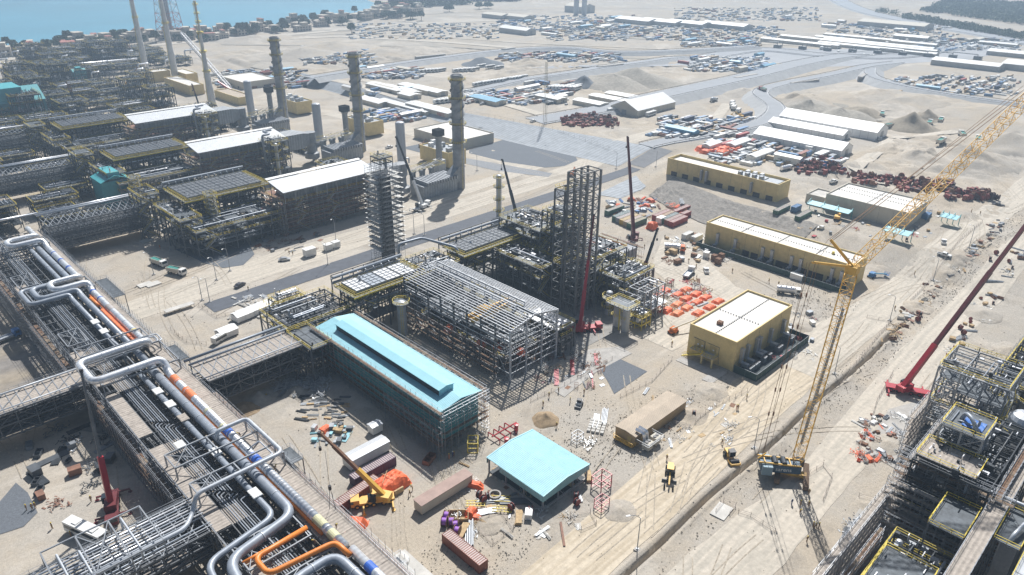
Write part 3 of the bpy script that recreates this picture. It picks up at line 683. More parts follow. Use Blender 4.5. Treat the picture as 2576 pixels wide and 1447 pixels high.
big_pipe('grey pipe between the first and second loops nearest the open bays', [(46.0, 202, ZP-.2), (46.0, 250, ZP-.2), (45.8, 251.6, 13.6), (34.8, 251.8, 13.6), (34.6, 264.4, 13.6), (47, 264.4, 13.6), (47.6, 266, ZP-.2), (47.6, 307.5, ZP-.2)], .75, greyp, 2.0, flange=8)
big_pipe('bright orange thin pipe wrapped in salmon along the middle of the rack', [(50.6, 204, 12.2), (50.6, 236, 12.2)], .5, salmon, 0)
big_pipe('short orange pipe piece ending at the second loop', [(50.8, 240, 12.2), (50.8, 247.5, 12.2)], .5, orange, 0)
big_pipe('thin red oxide pipe running in the shade under the silver pipe', [(49.9, 104, 12.1), (49.9, 184, 12.1)], .42, orange, 0)
big_pipe('thin red oxide pipe under the far run of the silver pipe', [(51.4, 204, 12.1), (51.4, 250, 12.1)], .36, salmon, 0)
big_pipe('thick bright orange pipe loop at the bottom of the rack', [(48, 106.5, 13.2), (36.8, 106.3, 13.2), (36.8, 100.9, 13.2), (50.0, 99.3, 13.2), (50.2, 94.5, 13.2)], .55, orange, 1.7)
big_pipe('short orange stub sticking out under the orange loop', [(34.9, 107.7, 12.2), (40, 107.7, 12.2)], .4, orange, 0)
big_pipe('grey raised pipe loop overhanging the yard beside the brown frame', [(47.4, 145.6, 13.4), (47.6, 145.8, 15.6), (55, 145.8, 15.6), (55, 128.4, 15.6), (35.4, 128.4, 15.6), (34, 127.6, 12.6), (31, 124.4, 12), (0, 124.6, 12)], .48, greyl, 1.6)
big_pipe('thin grey pipe loop inside the overhanging loop', [(50.5, 137, 13.6), (53.6, 137, 14.6), (53.6, 130.4, 14.6), (46, 130.4, 14.6)], .18, greyl, .6)
big_pipe('slim white pipe crossing the rack just beyond the bottom loops', [(38, 199.6, 13.6), (55.2, 201.4, 13.6), (55.4, 205, 13.6), (46, 206.2, 13.6), (45.6, 212, 13.6)], .22, greyl, .9)
big_pipe('slim pipe circling behind the nearest silver loop', [(37, 204.4, 13.8), (53, 206, 13.8), (56.4, 206, 13.6), (56.4, 202, 13.2), (38, 200.4, 13.2)], .2, greyl, .9)
for i, (x, y) in enumerate(((45.3, 176), (45.3, 168), (45.3, 160), (46, 227), (46, 219), (48.9, 213), (45.3, 142), (40.5, 150), (45.3, 123))):
    k = MB((x, y, ZP)); k.box(x-1, y-1.6, ZP+.5, x+1, y+1.6, ZP+.75); k.box(x-.9, y-1.5, ZP+.75, x+.9, y+1.5, ZP+.8)
    tag(k.build('cover_box', white if i not in (2, 5) else plank), 'flat pale cover laid over a grey pipe on the rack', 'cover', 'flat covers lying on the rack pipes')
# ---------------------------------------------------------------- truss bridges
def truss_bridge(label, x0, x1, y0, y1, zt, zb, axis='x', npan=8, levels=2, top='plank', pipes=(), legs=(), m=None, col_h=True):
    m = m or steel; o = ((x0+x1)/2, (y0+y1)/2, 0); t = thing('truss_bridge', label, 'pipe bridge', o)
    for y in (y0, y1):
        k = MB(o); Z = lin(zb, zt, levels)
        for z in Z: k.beam((x0, y, z), (x1, y, z), .32, .42)
        P = lin(x0, x1, npan)
        for i, x in enumerate(P):
            k.beam((x, y, zb), (x, y, zt), .26)
            if i < npan:
                for a, b in zip(Z, Z[1:]):
                    if (i % 2 == 0): k.beam((x, y, b), (P[i+1], y, a), .22)
                    else: k.beam((x, y, a), (P[i+1], y, b), .22)
        k.build('side_truss', m, t)
    k = MB(o)
    for z in lin(zb, zt, levels):
        for x in lin(x0, x1, npan*2): k.beam((x, y0, z), (x, y1, z), .2, .3)
    P = lin(x0, x1, npan)
    for i in range(npan): ym = (y0+y1)/2; k.beam((P[i], y0, zt+.2), (P[i+1], ym, zt+.2), .2); k.beam((P[i+1], y1, zt+.2), (P[i], ym, zt+.2), .2)
    k.build('cross_beams', steel_l, t)
    k = MB(o)
    if top == 'plank': k.box(x0, y0+.2, zt-.02, x1, y1-.2, zt+.05)
    k.box(x0, y0+.3, zb+.22, x1, y1-.3, zb+.28)
    k.build('plank_deck', plank, t)
    k = MB(o); rail_rect(k, x0, y0, x1, y1, zt, r=.045, sides='ns'); k.build('tube_handrail', tubem, t)
    r = random.Random(hash_(label)); Z = lin(zb, zt, levels)
    k = MB(o)
    for z in Z[:-1]:
        y = y0+.8
        while y < y1-.6: R = r.uniform(.12, .3); k.cyl((x0, y, z+.55), (x1, y, z+.55), R, n=8); y += r.uniform(.8, 1.5)
    k.build('carried_pipes', steel, t)
    for (yy, zz, R, mm) in pipes: k = MB(o); k.cyl((x0-1, yy, zz), (x1+1, yy, zz), R, n=12); k.build('top_pipe', mm, t, smooth=True)
    for x in legs:
        k = MB(o)
        for y in (y0, y1): k.beam((x-1.5, y, 0), (x-.2, y, zb), .4); k.beam((x+1.5, y, 0), (x+.2, y, zb), .4); k.beam((x-1.2, y, zb*.4), (x+1.2, y, zb*.4), .25)
        k.beam((x, y0, zb*.8), (x, y1, zb*.8), .3); k.beam((x, y0, 0), (x, y1, zb*.8), .2); k.build('trestle_leg', m, t)
    return t
truss_bridge('planked truss bridge from the main rack to the teal roofed building', 57.8, 86, 174.5, 186.5, 11, 4.2, npan=7, levels=2, pipes=((188.2, 11.8, .42, greyp), (185, 12, .3, greyp), (176, 11.7, .18, greyl)), legs=(84,))
truss_bridge('planked truss bridge leaving the main rack toward the left edge', 0, 34, 195, 205.5, 11.4, 4.8, npan=8, levels=2, pipes=((204, 12.2, .25, greyl), (196.2, 12., .16, greyl)), legs=(5,))
truss_bridge('open pipe bridge at the lower left carrying many slim pipes past the white bus', -8, 34.5, 121.5, 134.5, 10.6, 5, npan=9, levels=2, top='', pipes=tuple((122.6+i*.9, 11.3, .12+.05*(i % 3), (greyl, greyp, silver_p)[i % 3]) for i in range(13) if i not in (2, 3)), legs=(6,))
truss_bridge('deep two level truss bridge with twin silver pipes leading to the nearest heater block', 58, 96, 320, 333, 14.6, 4.6, npan=12, levels=3, top='', pipes=((334.4, 16.4, .45, silver_p), (332.6, 16.2, .4, greyl)), legs=(92,))
truss_bridge('deep two level truss bridge leading to the middle heater block', 50, 96, 408, 421, 14.6, 4.6, npan=14, levels=3, top='', pipes=((422.4, 16.2, .4, silver_p), (420.6, 16.1, .35, greyl)), legs=(90,))
truss_bridge('two level truss bridge leading to the farthest heater block', 40, 96, 496, 508, 14.6, 4.6, npan=14, levels=3, top='', pipes=((509, 16.2, .4, silver_p),), legs=(90,))
big_pipe('twin silver pipe entering the main rack from the deep truss bridge', [(30, 336.6, 16.6), (58, 334.6, 16.5)], .45, silver_p, 1)
# rack loops of the lower left branch
k = MB((14, 128, 12)); 
for q in range(4): k.beam((8+q*6, 121.6, 10.8), (8+q*6, 121.6, 14.4), .22); k.beam((8+q*6, 134.4, 10.8), (8+q*6, 134.4, 14.4), .22); k.beam((8+q*6, 121.6, 14.4), (8+q*6, 134.4, 14.4), .25)
k.beam((8, 121.6, 14.4), (26, 121.6, 14.4), .25); k.beam((8, 134.4, 14.4), (26, 134.4, 14.4), .25); k.beam((14, 121.6, 14.4), (20, 134.4, 14.4), .16); k.beam((20, 121.6, 14.4), (14, 134.4, 14.4), .16)
tag(k.build('raised_frame', steel_l), 'pale raised steel frame standing on the slim pipe bridge near the white bus', 'steel frame')
for i, (x, w_, zz) in enumerate(((10, 9, 14.9), (13.4, 8, 14.2), (22, 11, 14.7))):
    big_pipe(['white pipe hoop nearest the left on the slim pipe bridge', 'white pipe hoop in the middle of the slim pipe bridge', 'white pipe hoop next to the main rack on the slim pipe bridge'][i], [(x, 122.5, 11.6), (x, 122.5, zz), (x, 122.5+w_, zz), (x, 122.5+w_, 11.6)], .22, greyl, .8)
# ================================================================ AIR COOLERS
def air_cooler(label, x0, x1, y0, y1, zt, nb, topm, lv, nx=6, panels=None):
    t = frame_unit('air_cooler_block', label, x0, x1, y0, y1, lv+[zt-1.6], nx, 2, cat='air cooler', brace=.35, fill=.9, pipes=8, equip=3, rails=lv[1:]+[zt-1.6], stairs=1)
    o = tuple(t.location); w_ = (x1-x0-1.5)/nb
    k = MB(o); k.box(x0-1.4, y0-1.4, zt-1.5, x1+1.4, y1+1.4, zt-1.42); k.build('walkway_grating', grate, t)
    k = MB(o); rail_rect(k, x0-1.4, y0-1.4, x1+1.4, y1+1.4, zt-1.4, r=.075, st=2.); k.build('handrail', yel, t)
    k = MB(o); k.beam((x0-1.4, y0-1.45, zt-1.7), (x1+1.4, y0-1.45, zt-1.7), .2, .5); k.build('edge_beam', yel, t)
    for i in range(nb):
        a = x0+.7+i*w_; b = a+w_-.5; bx = MB(o)
        for (p, q) in (((a, y0), (b, y0)), ((b, y0), (b, y1)), ((b, y1), (a, y1)), ((a, y1), (a, y0))): bx.beam((*p, zt-.7), (*q, zt-.7), .2, 1.3)
        f = bx.build('cooler_bay', steel_l, t)
        g = MB(o); g.box(a+.1, y0+.1, zt-.2, b-.1, y1-.1, zt-.12); g.build('bay_top', (panels[i % len(panels)] if panels else topm), f)
        g = MB(o)
        for yy in lin(y0, y1, 5): g.box(a, yy-.05, zt-.1, b, yy+.05, zt+.05)
        for xx in lin(a, b, 3): g.box(xx-.04, y0, zt-.11, xx+.04, y1, zt+.04)
        g.build('top_bars', steel_l, f)
    k = MB(o)                                     # header pipe row behind
    for zz, yy, R in ((zt+1.4, y1+2.2, .5), (zt+.4, y1+3.6, .3), (zt-1, y1+3, .35)): k.cyl((x0-1, yy, zz), (x1+1, yy, zz), R, n=10)
    for i in range(nb*2): x = x0+(x1-x0)*(i+.5)/(nb*2); k.pipe([(x, y1+2.2, zt+1.3), (x, y1+1., zt+1.), (x, y1+.4, zt)], .16, 6, .4)
    k.build('header_pipes', greyp, t)
    k = MB(o)
    for x in lin(x0, x1, 6): k.beam((x, y1+5, 0), (x, y1+5, zt+1), .3); k.beam((x, y1, zt-1.5), (x, y1+5, zt-1.5), .25)
    k.beam((x0, y1+5, zt+1), (x1, y1+5, zt+1), .25); k.beam((x0, y1+5, zt-1.5), (x1, y1+5, zt-1.5), .25); k.build('rear_frame', steel, t)
    return t
gridm = mat('cooler_grating', (.11, .12, .135), .6, .3, .15, .8)
pan_w = mat('white_cover_panel', (.70, .71, .72), .6, 0, .1, .6); pan_g = mat('grey_cover_panel', (.33, .37, .42), .6, 0, .1, .6)
air_cooler('air cooler block with four white and grey covered bays behind the teal roof', 110.5, 136, 183.5, 192.5, 17, 4, pan_w, [5, 9.5, 13], 6, [pan_w, pan_g, pan_w, pan_w])
air_cooler('air cooler block with dark grated top beside the tall bare steel tower', 157.5, 190, 184.5, 194, 17, 5, gridm, [5, 9.5, 13], 7)
TR = [280., 366., 452.]; NM = ['nearest', 'middle', 'farthest']
for y_, n_ in zip(TR, NM):
    air_cooler('%s of the three dark grated air cooler blocks beside the white heater roofs' % n_, 106, 141, y_+22, y_+(42 if y_ < 300 else 38), 20, 6, gridm, [5, 10, 15], 7)
# ================================================================ HEATER BLOCKS with white roofs
casing = mat('ribbed_casing', (.36, .38, .40), .6, .1, .15, .5, rib=(0, 1.6, .08))
def heater(label, x0, x1, y0):
    y1 = y0+22; t = frame_unit('heater_block', label, x0, x1, y0+2, y1, [4, 7.5, 11, 14.5], 8, 3, cat='heater block', brace=.5, fill=.8, pipes=8, rails=[7.5, 14.5], equip=0, m=steel, stairs=2, deckm=rust)
    o = tuple(t.location)
    k = MB(o)
    for z in (3.4, 5.6, 7.8, 9.9): k.beam((x0, y0+1.6, z), (x1, y0+1.6, z), .3, .3)
    k.build('red_ledges', rust, t)
    k = MB(o); k.box(x0+4, y0+6, 11.5, x1-2, y0+17, 17.6); k.build('furnace_casing', casing, t)
    k = MB(o)
    for x in lin(x0, x1, 9):
        for y, z in ((y0+1, 19.4), (y0+13, 21.8)): k.beam((x, y, 14.5), (x, y, z), .25)
        k.beam((x, y0+.2, 19.5), (x, y0+13.4, 21.6), .22)
    k.beam((x0, y0+1, 19.4), (x1, y0+1, 19.4), .25); k.build('roof_frame', steel_l, t)
    k = MB(o); k.add([(x0-1, y0, 19.8), (x1+1, y0, 19.8), (x1+1, y0+13.2, 22.0), (x0-1, y0+13.2, 22.0), (x0-1, y0, 19.95), (x1+1, y0, 19.95), (x1+1, y0+13.2, 22.15), (x0-1, y0+13.2, 22.15)], [(3, 2, 1, 0), (4, 5, 6, 7), (0, 1, 5, 4), (1, 2, 6, 5), (2, 3, 7, 6), (3, 0, 4, 7)])
    k.build('white_roof', whites, t)
    k = MB(o); k.add([(x0-1, y0+14, 22.3), (x1+1, y0+14, 22.3), (x1+1, y0+15.6, 22.7), (x0-1, y0+15.6, 22.7), (x0-1, y0+14, 22.4), (x1+1, y0+14, 22.4), (x1+1, y0+15.6, 22.8), (x0-1, y0+15.6, 22.8)], [(3, 2, 1, 0), (4, 5, 6, 7), (0, 1, 5, 4), (1, 2, 6, 5), (2, 3, 7, 6), (3, 0, 4, 7)])
    k.build('ridge_strip', white, t)
    return t
for y_, n_ in zip(TR, NM): heater('%s heater block under a long white sheet roof' % n_, 139.5, 186, y_)
# exhaust ducting, silencers and boxes right of each heater
duct = mat('grey_duct', (.27, .285, .30), .6, .1, .18, .5)
def ducting(label, y0):
    o = (205, y0+8, 0); t = thing('exhaust_duct', label, 'duct', o); r = random.Random(int(y0))
    k = MB(o); k.box(187, y0+2, 11, 198, y0+14, 19.5); k.build('ribbed_box', casing, t)
    k = MB(o); k.add([(198, y0+2, 11), (198, y0+14, 11), (198, y0+14, 19.5), (198, y0+2, 19.5), (204, y0+5, 12), (204, y0+11, 12), (204, y0+11, 18), (204, y0+5, 18)], [(0, 1, 5, 4), (1, 2, 6, 5), (2, 3, 7, 6), (3, 0, 4, 7), (4, 5, 6, 7), (3, 2, 1, 0)]); k.build('tapered_duct', duct, t)
    k = MB(o); k.lathe((206, y0+8, 0), [(2.6, 3), (4.2, 3.2), (4.2, 6), (2.6, 6.4), (2.4, 11), (3.2, 12), (3.2, 18)], 12); k.build('vertical_casing', duct, t)
    k = MB(o); k.box(212, y0-2, 0, 234, y0+8, 6.5); k.build('ribbed_house', casing, t)
    k = MB(o)
    for i in range(12): k.box(214+i*1.7, y0-3, 6.6, 215+i*1.7, y0+9, 8.4)
    k.build('filter_fins', steel_l, t)
    for i in range(8): k = MB(o); k.lathe((209+i*3.1, y0+12+(i % 2)*2, 0), [(.9, 0), (.9, 9), (1.2, 9.2), (1.2, 10.5), (.5, 11)], 10); k.build('vent_silencer', steel_l, t)
    k = MB(o)
    for i in range(9): k.rod((208+i*1.5, y0+14, 9), (216+i*2, y0+4+i*.4, 14+r.random()*3), .12); 
    k.build('white_struts', white, t)
    k = MB(o); rail_rect(k, 206, y0+10, 236, y0+17, 11, r=.07); k.build('handrail', yel, t)
for y_, n_ in zip(TR, NM): ducting('grey ribbed exhaust ducting at the right end of the %s heater roof' % n_, y_)
# stair towers, cooler piping and front frames of each train
for i, (y_, n_) in enumerate(zip(TR, NM)):
    frame_unit('piping_frame', 'open piping frame in front of the %s grated air cooler' % n_, 100, 138, y_+2, y_+20, [4, 7.5, 11], 7, 3, cat='pipe frame', brace=.4, fill=.85, pipes=22, equip=8, rails=[11, 7.5], stairs=1)
    frame_unit('stair_frame', 'tall crossbraced stair frame with yellow rails at the left end of the %s train' % n_, 93, 101, y_+38-i*2, y_+52-i*2, [4, 8, 12, 16, 19], 2, 3, cat='stair tower', brace=.95, fill=.9, pipes=6, rails=[8, 12, 16, 19], stairs=1)
    frame_unit('valve_rack', 'dark valve platform frame between air cooler and stair frame of the %s train' % n_, 97, 106, y_+8, y_+36, [4, 8, 12, 15], 2, 5, cat='pipe frame', brace=.6, fill=.9, pipes=10, equip=5, rails=[12, 15])
    frame_unit('vent_frame', 'frame with hooked grey pipe rising through the %s white roof' % n_, 172, 184, y_-8 if i else y_+20, y_+2 if i else y_+30, [5, 10, 15, 20], 3, 2, cat='pipe frame', brace=.6, fill=.9, pipes=8, equip=4, rails=[10, 15, 20])
    if i: big_pipe('large grey hooked pipe rising over the %s white roof' % n_, [(172, y_-4, 8), (171.5, y_-4, 24), (176, y_-4, 24), (176, y_+4, 24), (181, y_+4, 24)], .6, greyp, 1.6)
# small yellow railed access towers
def access_tower(label, p, s, h, n, m=steel_l):
    x, y = p[0], p[1]; t = thing('access_tower', label, 'access tower', (x, y, 0)); o = (x, y, 0); a = s/2
    k = MB(o)
    for sx, sy in ((-1, -1), (1, -1), (1, 1), (-1, 1)): k.beam((x+sx*a*1.35, y+sy*a*1.35, 0), (x+sx*a, y+sy*a, h*.3), .22); k.beam((x+sx*a, y+sy*a, h*.3), (x+sx*a, y+sy*a, h), .22)
    for i in range(n+1):
        z = h*.3+(h*.7)*i/n
        for (p1, p2) in (((-a, -a), (a, -a)), ((a, -a), (a, a)), ((a, a), (-a, a)), ((-a, a), (-a, -a))):
            k.beam((x+p1[0], y+p1[1], z), (x+p2[0], y+p2[1], z), .15)
            if i < n: k.beam((x+p1[0], y+p1[1], z), (x+p2[0], y+p2[1], z+h*.7/n), .1)
    k.build('tower_frame', m, t)
    for i in range(1, n+1):
        z = h*.3+(h*.7)*i/n; k = MB(o); rail_rect(k, x-a-.5, y-a-.5, x+a+.5, y+a+.5, z, r=.06, st=1.6); k.build('handrail', yel, t)
        k = MB(o); k.box(x-a-.5, y-a-.5, z-.1, x+a*.2, y+a+.5, z-.04); k.build('landing', grate, t)
    return t
access_tower('free standing access tower with many yellow railed landings on the gravel pad', G(549, 606), 3.4, 21, 7)
access_tower('access tower with white top box beside the small teal house', G(358, 540), 3.6, 18, 6)
access_tower('access tower with yellow rails left of the middle grated air cooler', G(216, 455), 3.4, 17, 6)
def column_vessel(label, p, r, h, plats=(), m=greyl, cone=0, name='column_vessel', cat='vessel', ladder=True, legs=0):
    x, y = p[0], p[1]; z0 = p[2] if len(p) > 2 else 0; t = thing(name, label, cat, (x, y, z0)); o = (x, y, z0)
    k = MB(o); b = legs
    k.lathe((x, y, z0), [(r, b), (r, h-r*.5), (r*.8, h-r*.2), (r*.35, h), (.05, h+.02)], 20); k.build('shell', m, t, smooth=False)
    k = MB(o)
    for i in range(int(h/3)): z = z0+b+1.5+i*3; k.cyl((x, y, z), (x, y, z+.12), r+.05, n=20)
    k.build('shell_rings', m, t)
    for zp in plats:
        k = MB(o); k.lathe((x, y, z0+zp), [(r, 0), (r+1.3, 0), (r+1.3, .12), (r, .12)], 16); k.build('ring_platform', grate, t)
        k = MB(o)
        for hh in (.55, 1.1):
            P = [(x+(r+1.3)*cos(a*pi/8), y+(r+1.3)*sin(a*pi/8), z0+zp+hh) for a in range(17)]
            for a, c in zip(P, P[1:]): k.rod(a, c, .07)
        for a in range(16): k.rod((x+(r+1.3)*cos(a*pi/8), y+(r+1.3)*sin(a*pi/8), z0+zp), (x+(r+1.3)*cos(a*pi/8), y+(r+1.3)*sin(a*pi/8), z0+zp+1.1), .06)
        k.build('ring_handrail', yel, t)
    if ladder:
        k = MB(o); q = -2.2; lx, ly = x+(r+.3)*cos(q), y+(r+.3)*sin(q)
        for s in (-.25, .25): k.rod((lx+s, ly-s, z0), (lx+s, ly-s, z0+h-1), .06)
        for i in range(int(h/.8)): k.rod((lx-.25, ly+.25, z0+i*.8), (lx+.25, ly-.25, z0+i*.8), .05)
        k.build('ladder', yel, t)
    return t
column_vessel('slim grey column with yellow ring platforms in front of the nearest heater block roof', (176, 357, 0), 1.0, 20, (6, 11, 15.5, 19), greyl)
column_vessel('slim grey column with yellow ring platforms left of the farthest stack', (176, 444, 0), 1.0, 20, (6, 12, 16, 19), greyl)
column_vessel('lone grey column with yellow cages left of the dark crane boom', tuple(G(1255, 548)[:2]), 1.25, 21, (3.5, 9, 15, 19.5), greyl)
# ================================================================ CHIMNEYS
def chimney(label, x, y, h=58):
    t = thing('chimney_stack', label, 'chimney', (x, y, 0)); o = (x, y, 0); r = 3.0
    k = MB(o); prof = [(r, 0), (r, h-.5), (r-.25, h), (r-.5, h), (r-.5, h-2)]; k.lathe((x, y, 0), prof, 28); k.build('steel_shell', mat('weathered_steel_shell', (.37, .38, .395), .6, .1, .18, .35, col2=(.27, .275, .29), mixsc=.12), t, smooth=False)
    k = MB(o)
    for i in range(1, int(h/5.2)+1): z = i*5.2; k.lathe((x, y, z), [(r, 0), (r+.16, .02), (r+.16, .28), (r, .3)], 28)
    k.build('stiffening_rings', duct, t)
    for s in range(3):                            # helical strakes
        k = MB(o); n = 60; vs = []
        for i in range(n+1):
            a = 2*pi*(s/3+1.55*i/n); z = h*.62+(h*.36)*i/n
            for R in (r-.05, r+.75): vs.append((x+R*cos(a), y+R*sin(a), z)); vs.append((x+R*cos(a), y+R*sin(a), z+.12))
        k.add(vs, [(4*i+a_, 4*i+b_, 4*i+4+b_, 4*i+4+a_) for i in range(n) for a_, b_ in ((0, 2), (3, 1), (2, 3), (1, 0))]); k.build('helical_strake', duct, t)
    for zp in (.42*h, .58*h, .8*h, .955*h):
        k = MB(o); k.lathe((x, y, zp), [(r, 0), (r+1.3, 0), (r+1.3, .15), (r, .15)], 24); k.build('ring_platform', grate, t)
        k = MB(o)
        for hh in (.55, 1.1):
            P = [(x+(r+1.3)*cos(a*pi/12), y+(r+1.3)*sin(a*pi/12), zp+hh) for a in range(25)]
            for a, c in zip(P, P[1:]): k.rod(a, c, .08)
        for a in range(24): k.rod((x+(r+1.3)*cos(a*pi/12), y+(r+1.3)*sin(a*pi/12), zp), (x+(r+1.3)*cos(a*pi/12), y+(r+1.3)*sin(a*pi/12), zp+1.1), .07)
        k.build('ring_handrail', yel, t)
    k = MB(o); lx, ly = x-.5, y-r-.5
    for s in (-.3, .3): k.rod((lx+s, ly, 0), (lx+s, ly, h-1), .06)
    for i in range(int(h/1.2)): k.rod((lx-.3, ly, i*1.2), (lx+.3, ly, i*1.2), .05)
    k.build('ladder', yel, t)
    k = MB(o); k.add([(x-10, y-2.6, 2), (x-10, y+2.6, 2), (x-10, y+2.6, 6), (x-10, y-2.6, 6), (x-1, y-2.6, 5), (x-1, y+2.6, 5), (x-1, y+2.6, 13), (x-1, y-2.6, 13)], [(0, 1, 5, 4), (1, 2, 6, 5), (2, 3, 7, 6), (3, 0, 4, 7), (3, 2, 1, 0), (4, 5, 6, 7)]); k.build('inlet_duct', duct, t)
for (u, v, n_) in ((1155.7, 473, 'nearest'), (909, 380, 'middle'), (717, 313, 'farthest')):
    p = G(u, v); chimney('%s of the three tall grey chimneys with spiral fins' % n_, p.x, p.y)
def silo(label, x, y, h, r=2.6):
    t = thing('storage_silo', label, 'silo', (x, y, 0)); o = (x, y, 0)
    k = MB(o); k.lathe((x, y, 0), [(r, 0), (r, h-1), (r*.9, h-.45), (r*.6, h-.1), (.05, h)], 24); k.build('shell', mat('pale_silo_paint', (.46, .49, .53), .45, 0, .06, .4), t)
    k = MB(o); k.pipe([(x+r, y-1, 4), (x+r+1.5, y-1, 4), (x+r+1.5, y-1, 1)], .5, 8, .8); k.build('outlet_pipe', greyl, t)
for (u, v, t_, n_) in ((1012, 417, 310, 'nearest'), (805, 362, 255, 'middle'), (634, 293, 213, 'farthest')):
    p = G(u, v); silo('%s smooth pale grey silo standing left of a chimney' % n_, p.x, p.y, 25.5)
def bypass(label, u, v):
    p = G(u, v); x, y = p.x, p.y; h = 24; t = thing('bypass_stack', label, 'exhaust stack', (x, y, 0)); o = (x, y, 0)
    k = MB(o); k.lathe((x, y, 0), [(1.7, 7), (1.7, h-5), (2.5, h-3.6)], 16); k.build('round_shaft', duct, t)
    k = MB(o); k.box(x-2.6, y-2.6, 0, x+2.6, y+2.6, 7); k.build('square_base', mat('pale_duct', (.42, .43, .43), .6, 0, .1, .5), t)
    k = MB(o)
    for a in (-2.4, 2.4): k.box(x-2.4, y+a-.1, h-3.6, x+2.4, y+a+.1, h); k.box(x+a-.1, y-2.4, h-3.6, x+a+.1, y+2.4, h)
    for i in range(5): k.box(x-2.3+i*.95, y-2.3, h-.5, x-2.15+i*.95, y+2.3, h-.1)
    k.build('square_cowl', dark, t)
for (u, v, n_) in ((1106, 432, 'nearest'), (874, 362, 'middle'), (686, 306, 'farthest')): bypass('%s short exhaust stack with square louvred cowl' % n_, u, v)
# ================================================================ FLARES and derrick
def flare(label, u, v, h):
    p = G(u, v); x, y = p.x, p.y; t = thing('flare_stack', label, 'flare stack', (x, y, 0)); o = (x, y, 0)
    prof = [(2.9, 0), (2.7, h*.16), (2.3, h*.2), (2.2, h*.34), (1.7, h*.37), (1.5, h*.5), (1.1, h*.54), (1.0, h*.72), (.8, h*.74), (.8, h*.97), (1.1, h)]
    k = MB(o); k.lathe((x, y, 0), prof, 16); k.build('tapered_shell', mat('flare_white_paint', (.58, .58, .57), .5, 0, .1, .3), t)
    k = MB(o); 
    for i in range(int(h/1.5)): z = i*1.5+4; R = 3-2*z/h; k.rod((x-R-.4, y-R*.3, z), (x-R-.4, y-R*.3+.7, z), .09)
    for s in (0, .7): k.rod((x-3.3, y-.9+s, 4), (x-1.6, y-.3+s, h*.55), .09); k.rod((x-1.6, y-.3+s, h*.55), (x-1.4, y-.3+s, h-1), .09)
    k.build('ladder', yel, t)
    for f in (.33, .52, .7, .8, .88, .96):
        k = MB(o); R = 3.6-1.4*f; k.lathe((x, y, h*f), [(R-1.2, 0), (R, 0), (R, .2), (R-1.2, .2)], 12); k.lathe((x, y, h*f+1.), [(R-.1, 0), (R, 0), (R, .15), (R-.1, .15)], 12); k.build('ring_platform', yel, t)
flare('leftmost tall white tapered flare stack with yellow ladder cages', 369, 185, 150)
flare('middle tall white tapered flare stack in front of the lattice derrick', 444, 208, 150)
flare('rightmost white tapered flare stack whose tip is in view', 534, 263, 75)
def derrick():
    p = G(432, 97); x, y = p.x, p.y; H = 120; t = thing('flare_derrick', 'red and white lattice derrick carrying a bundle of grey flare risers', 'derrick', (x, y, 0)); o = (x, y, 0)
    def c(z): return 13-9.5*(z/H)
    for i in range(12):
        z, z2 = H*i/12, H*(i+1)/12; a, b = c(z), c(z2); k = MB(o)
        for sx, sy in ((-1, -1), (1, -1), (1, 1), (-1, 1)): k.beam((x+sx*a, y+sy*a, z), (x+sx*b, y+sy*b, z2), .55)
        Q = [(-1, -1), (1, -1), (1, 1), (-1, 1)]
        for (s1, s2) in zip(Q, Q[1:]+Q[:1]):
            k.beam((x+s1[0]*a, y+s1[1]*a, z), (x+s2[0]*b, y+s2[1]*b, z2), .3); k.beam((x+s2[0]*a, y+s2[1]*a, z), (x+s1[0]*b, y+s1[1]*b, z2), .3); k.beam((x+s1[0]*b, y+s1[1]*b, z2), (x+s2[0]*b, y+s2[1]*b, z2), .3)
        k.build('lattice_section', mat('signal_red', (.48, .10, .06), .6, 0, .1, .5) if i % 4 in (1, 2) else steel_w, t)
    for dx, dy in ((-3, -1), (-1, -2), (1.5, -1), (3, 1), (0, 2)): k = MB(o); k.cyl((x+dx, y+dy, 0), (x+dx*.6, y+dy*.6, H), 1.0, n=10); k.build('flare_riser', greyp, t)
derrick()

for y_, n_ in zip(TR, NM):
    scaffold('heater_scaffold', 'rust toned scaffold on the front of the %s heater block' % n_, 186, y_+.6, 139, y_+.6, 15, boards=1, wd=-1.3, boardm=rust, bay=2.6)
    scaffold('heater_scaffold', 'scaffold on the left end of the %s heater block' % n_, 138, y_, 138, y_+20, 16, boards=.8, wd=1.3, boardm=board)
    frame_unit('rack_block', 'dark tall pipe block right under the %s grated air cooler' % n_, 104, 139, y_+20.4, y_+22, [3, 6, 9, 12, 15, 17.5], 12, 1, cat='pipe frame', m=dark, brace=.5, fill=1, pipes=10, rowcols=True, joist=0, deckm=dark)
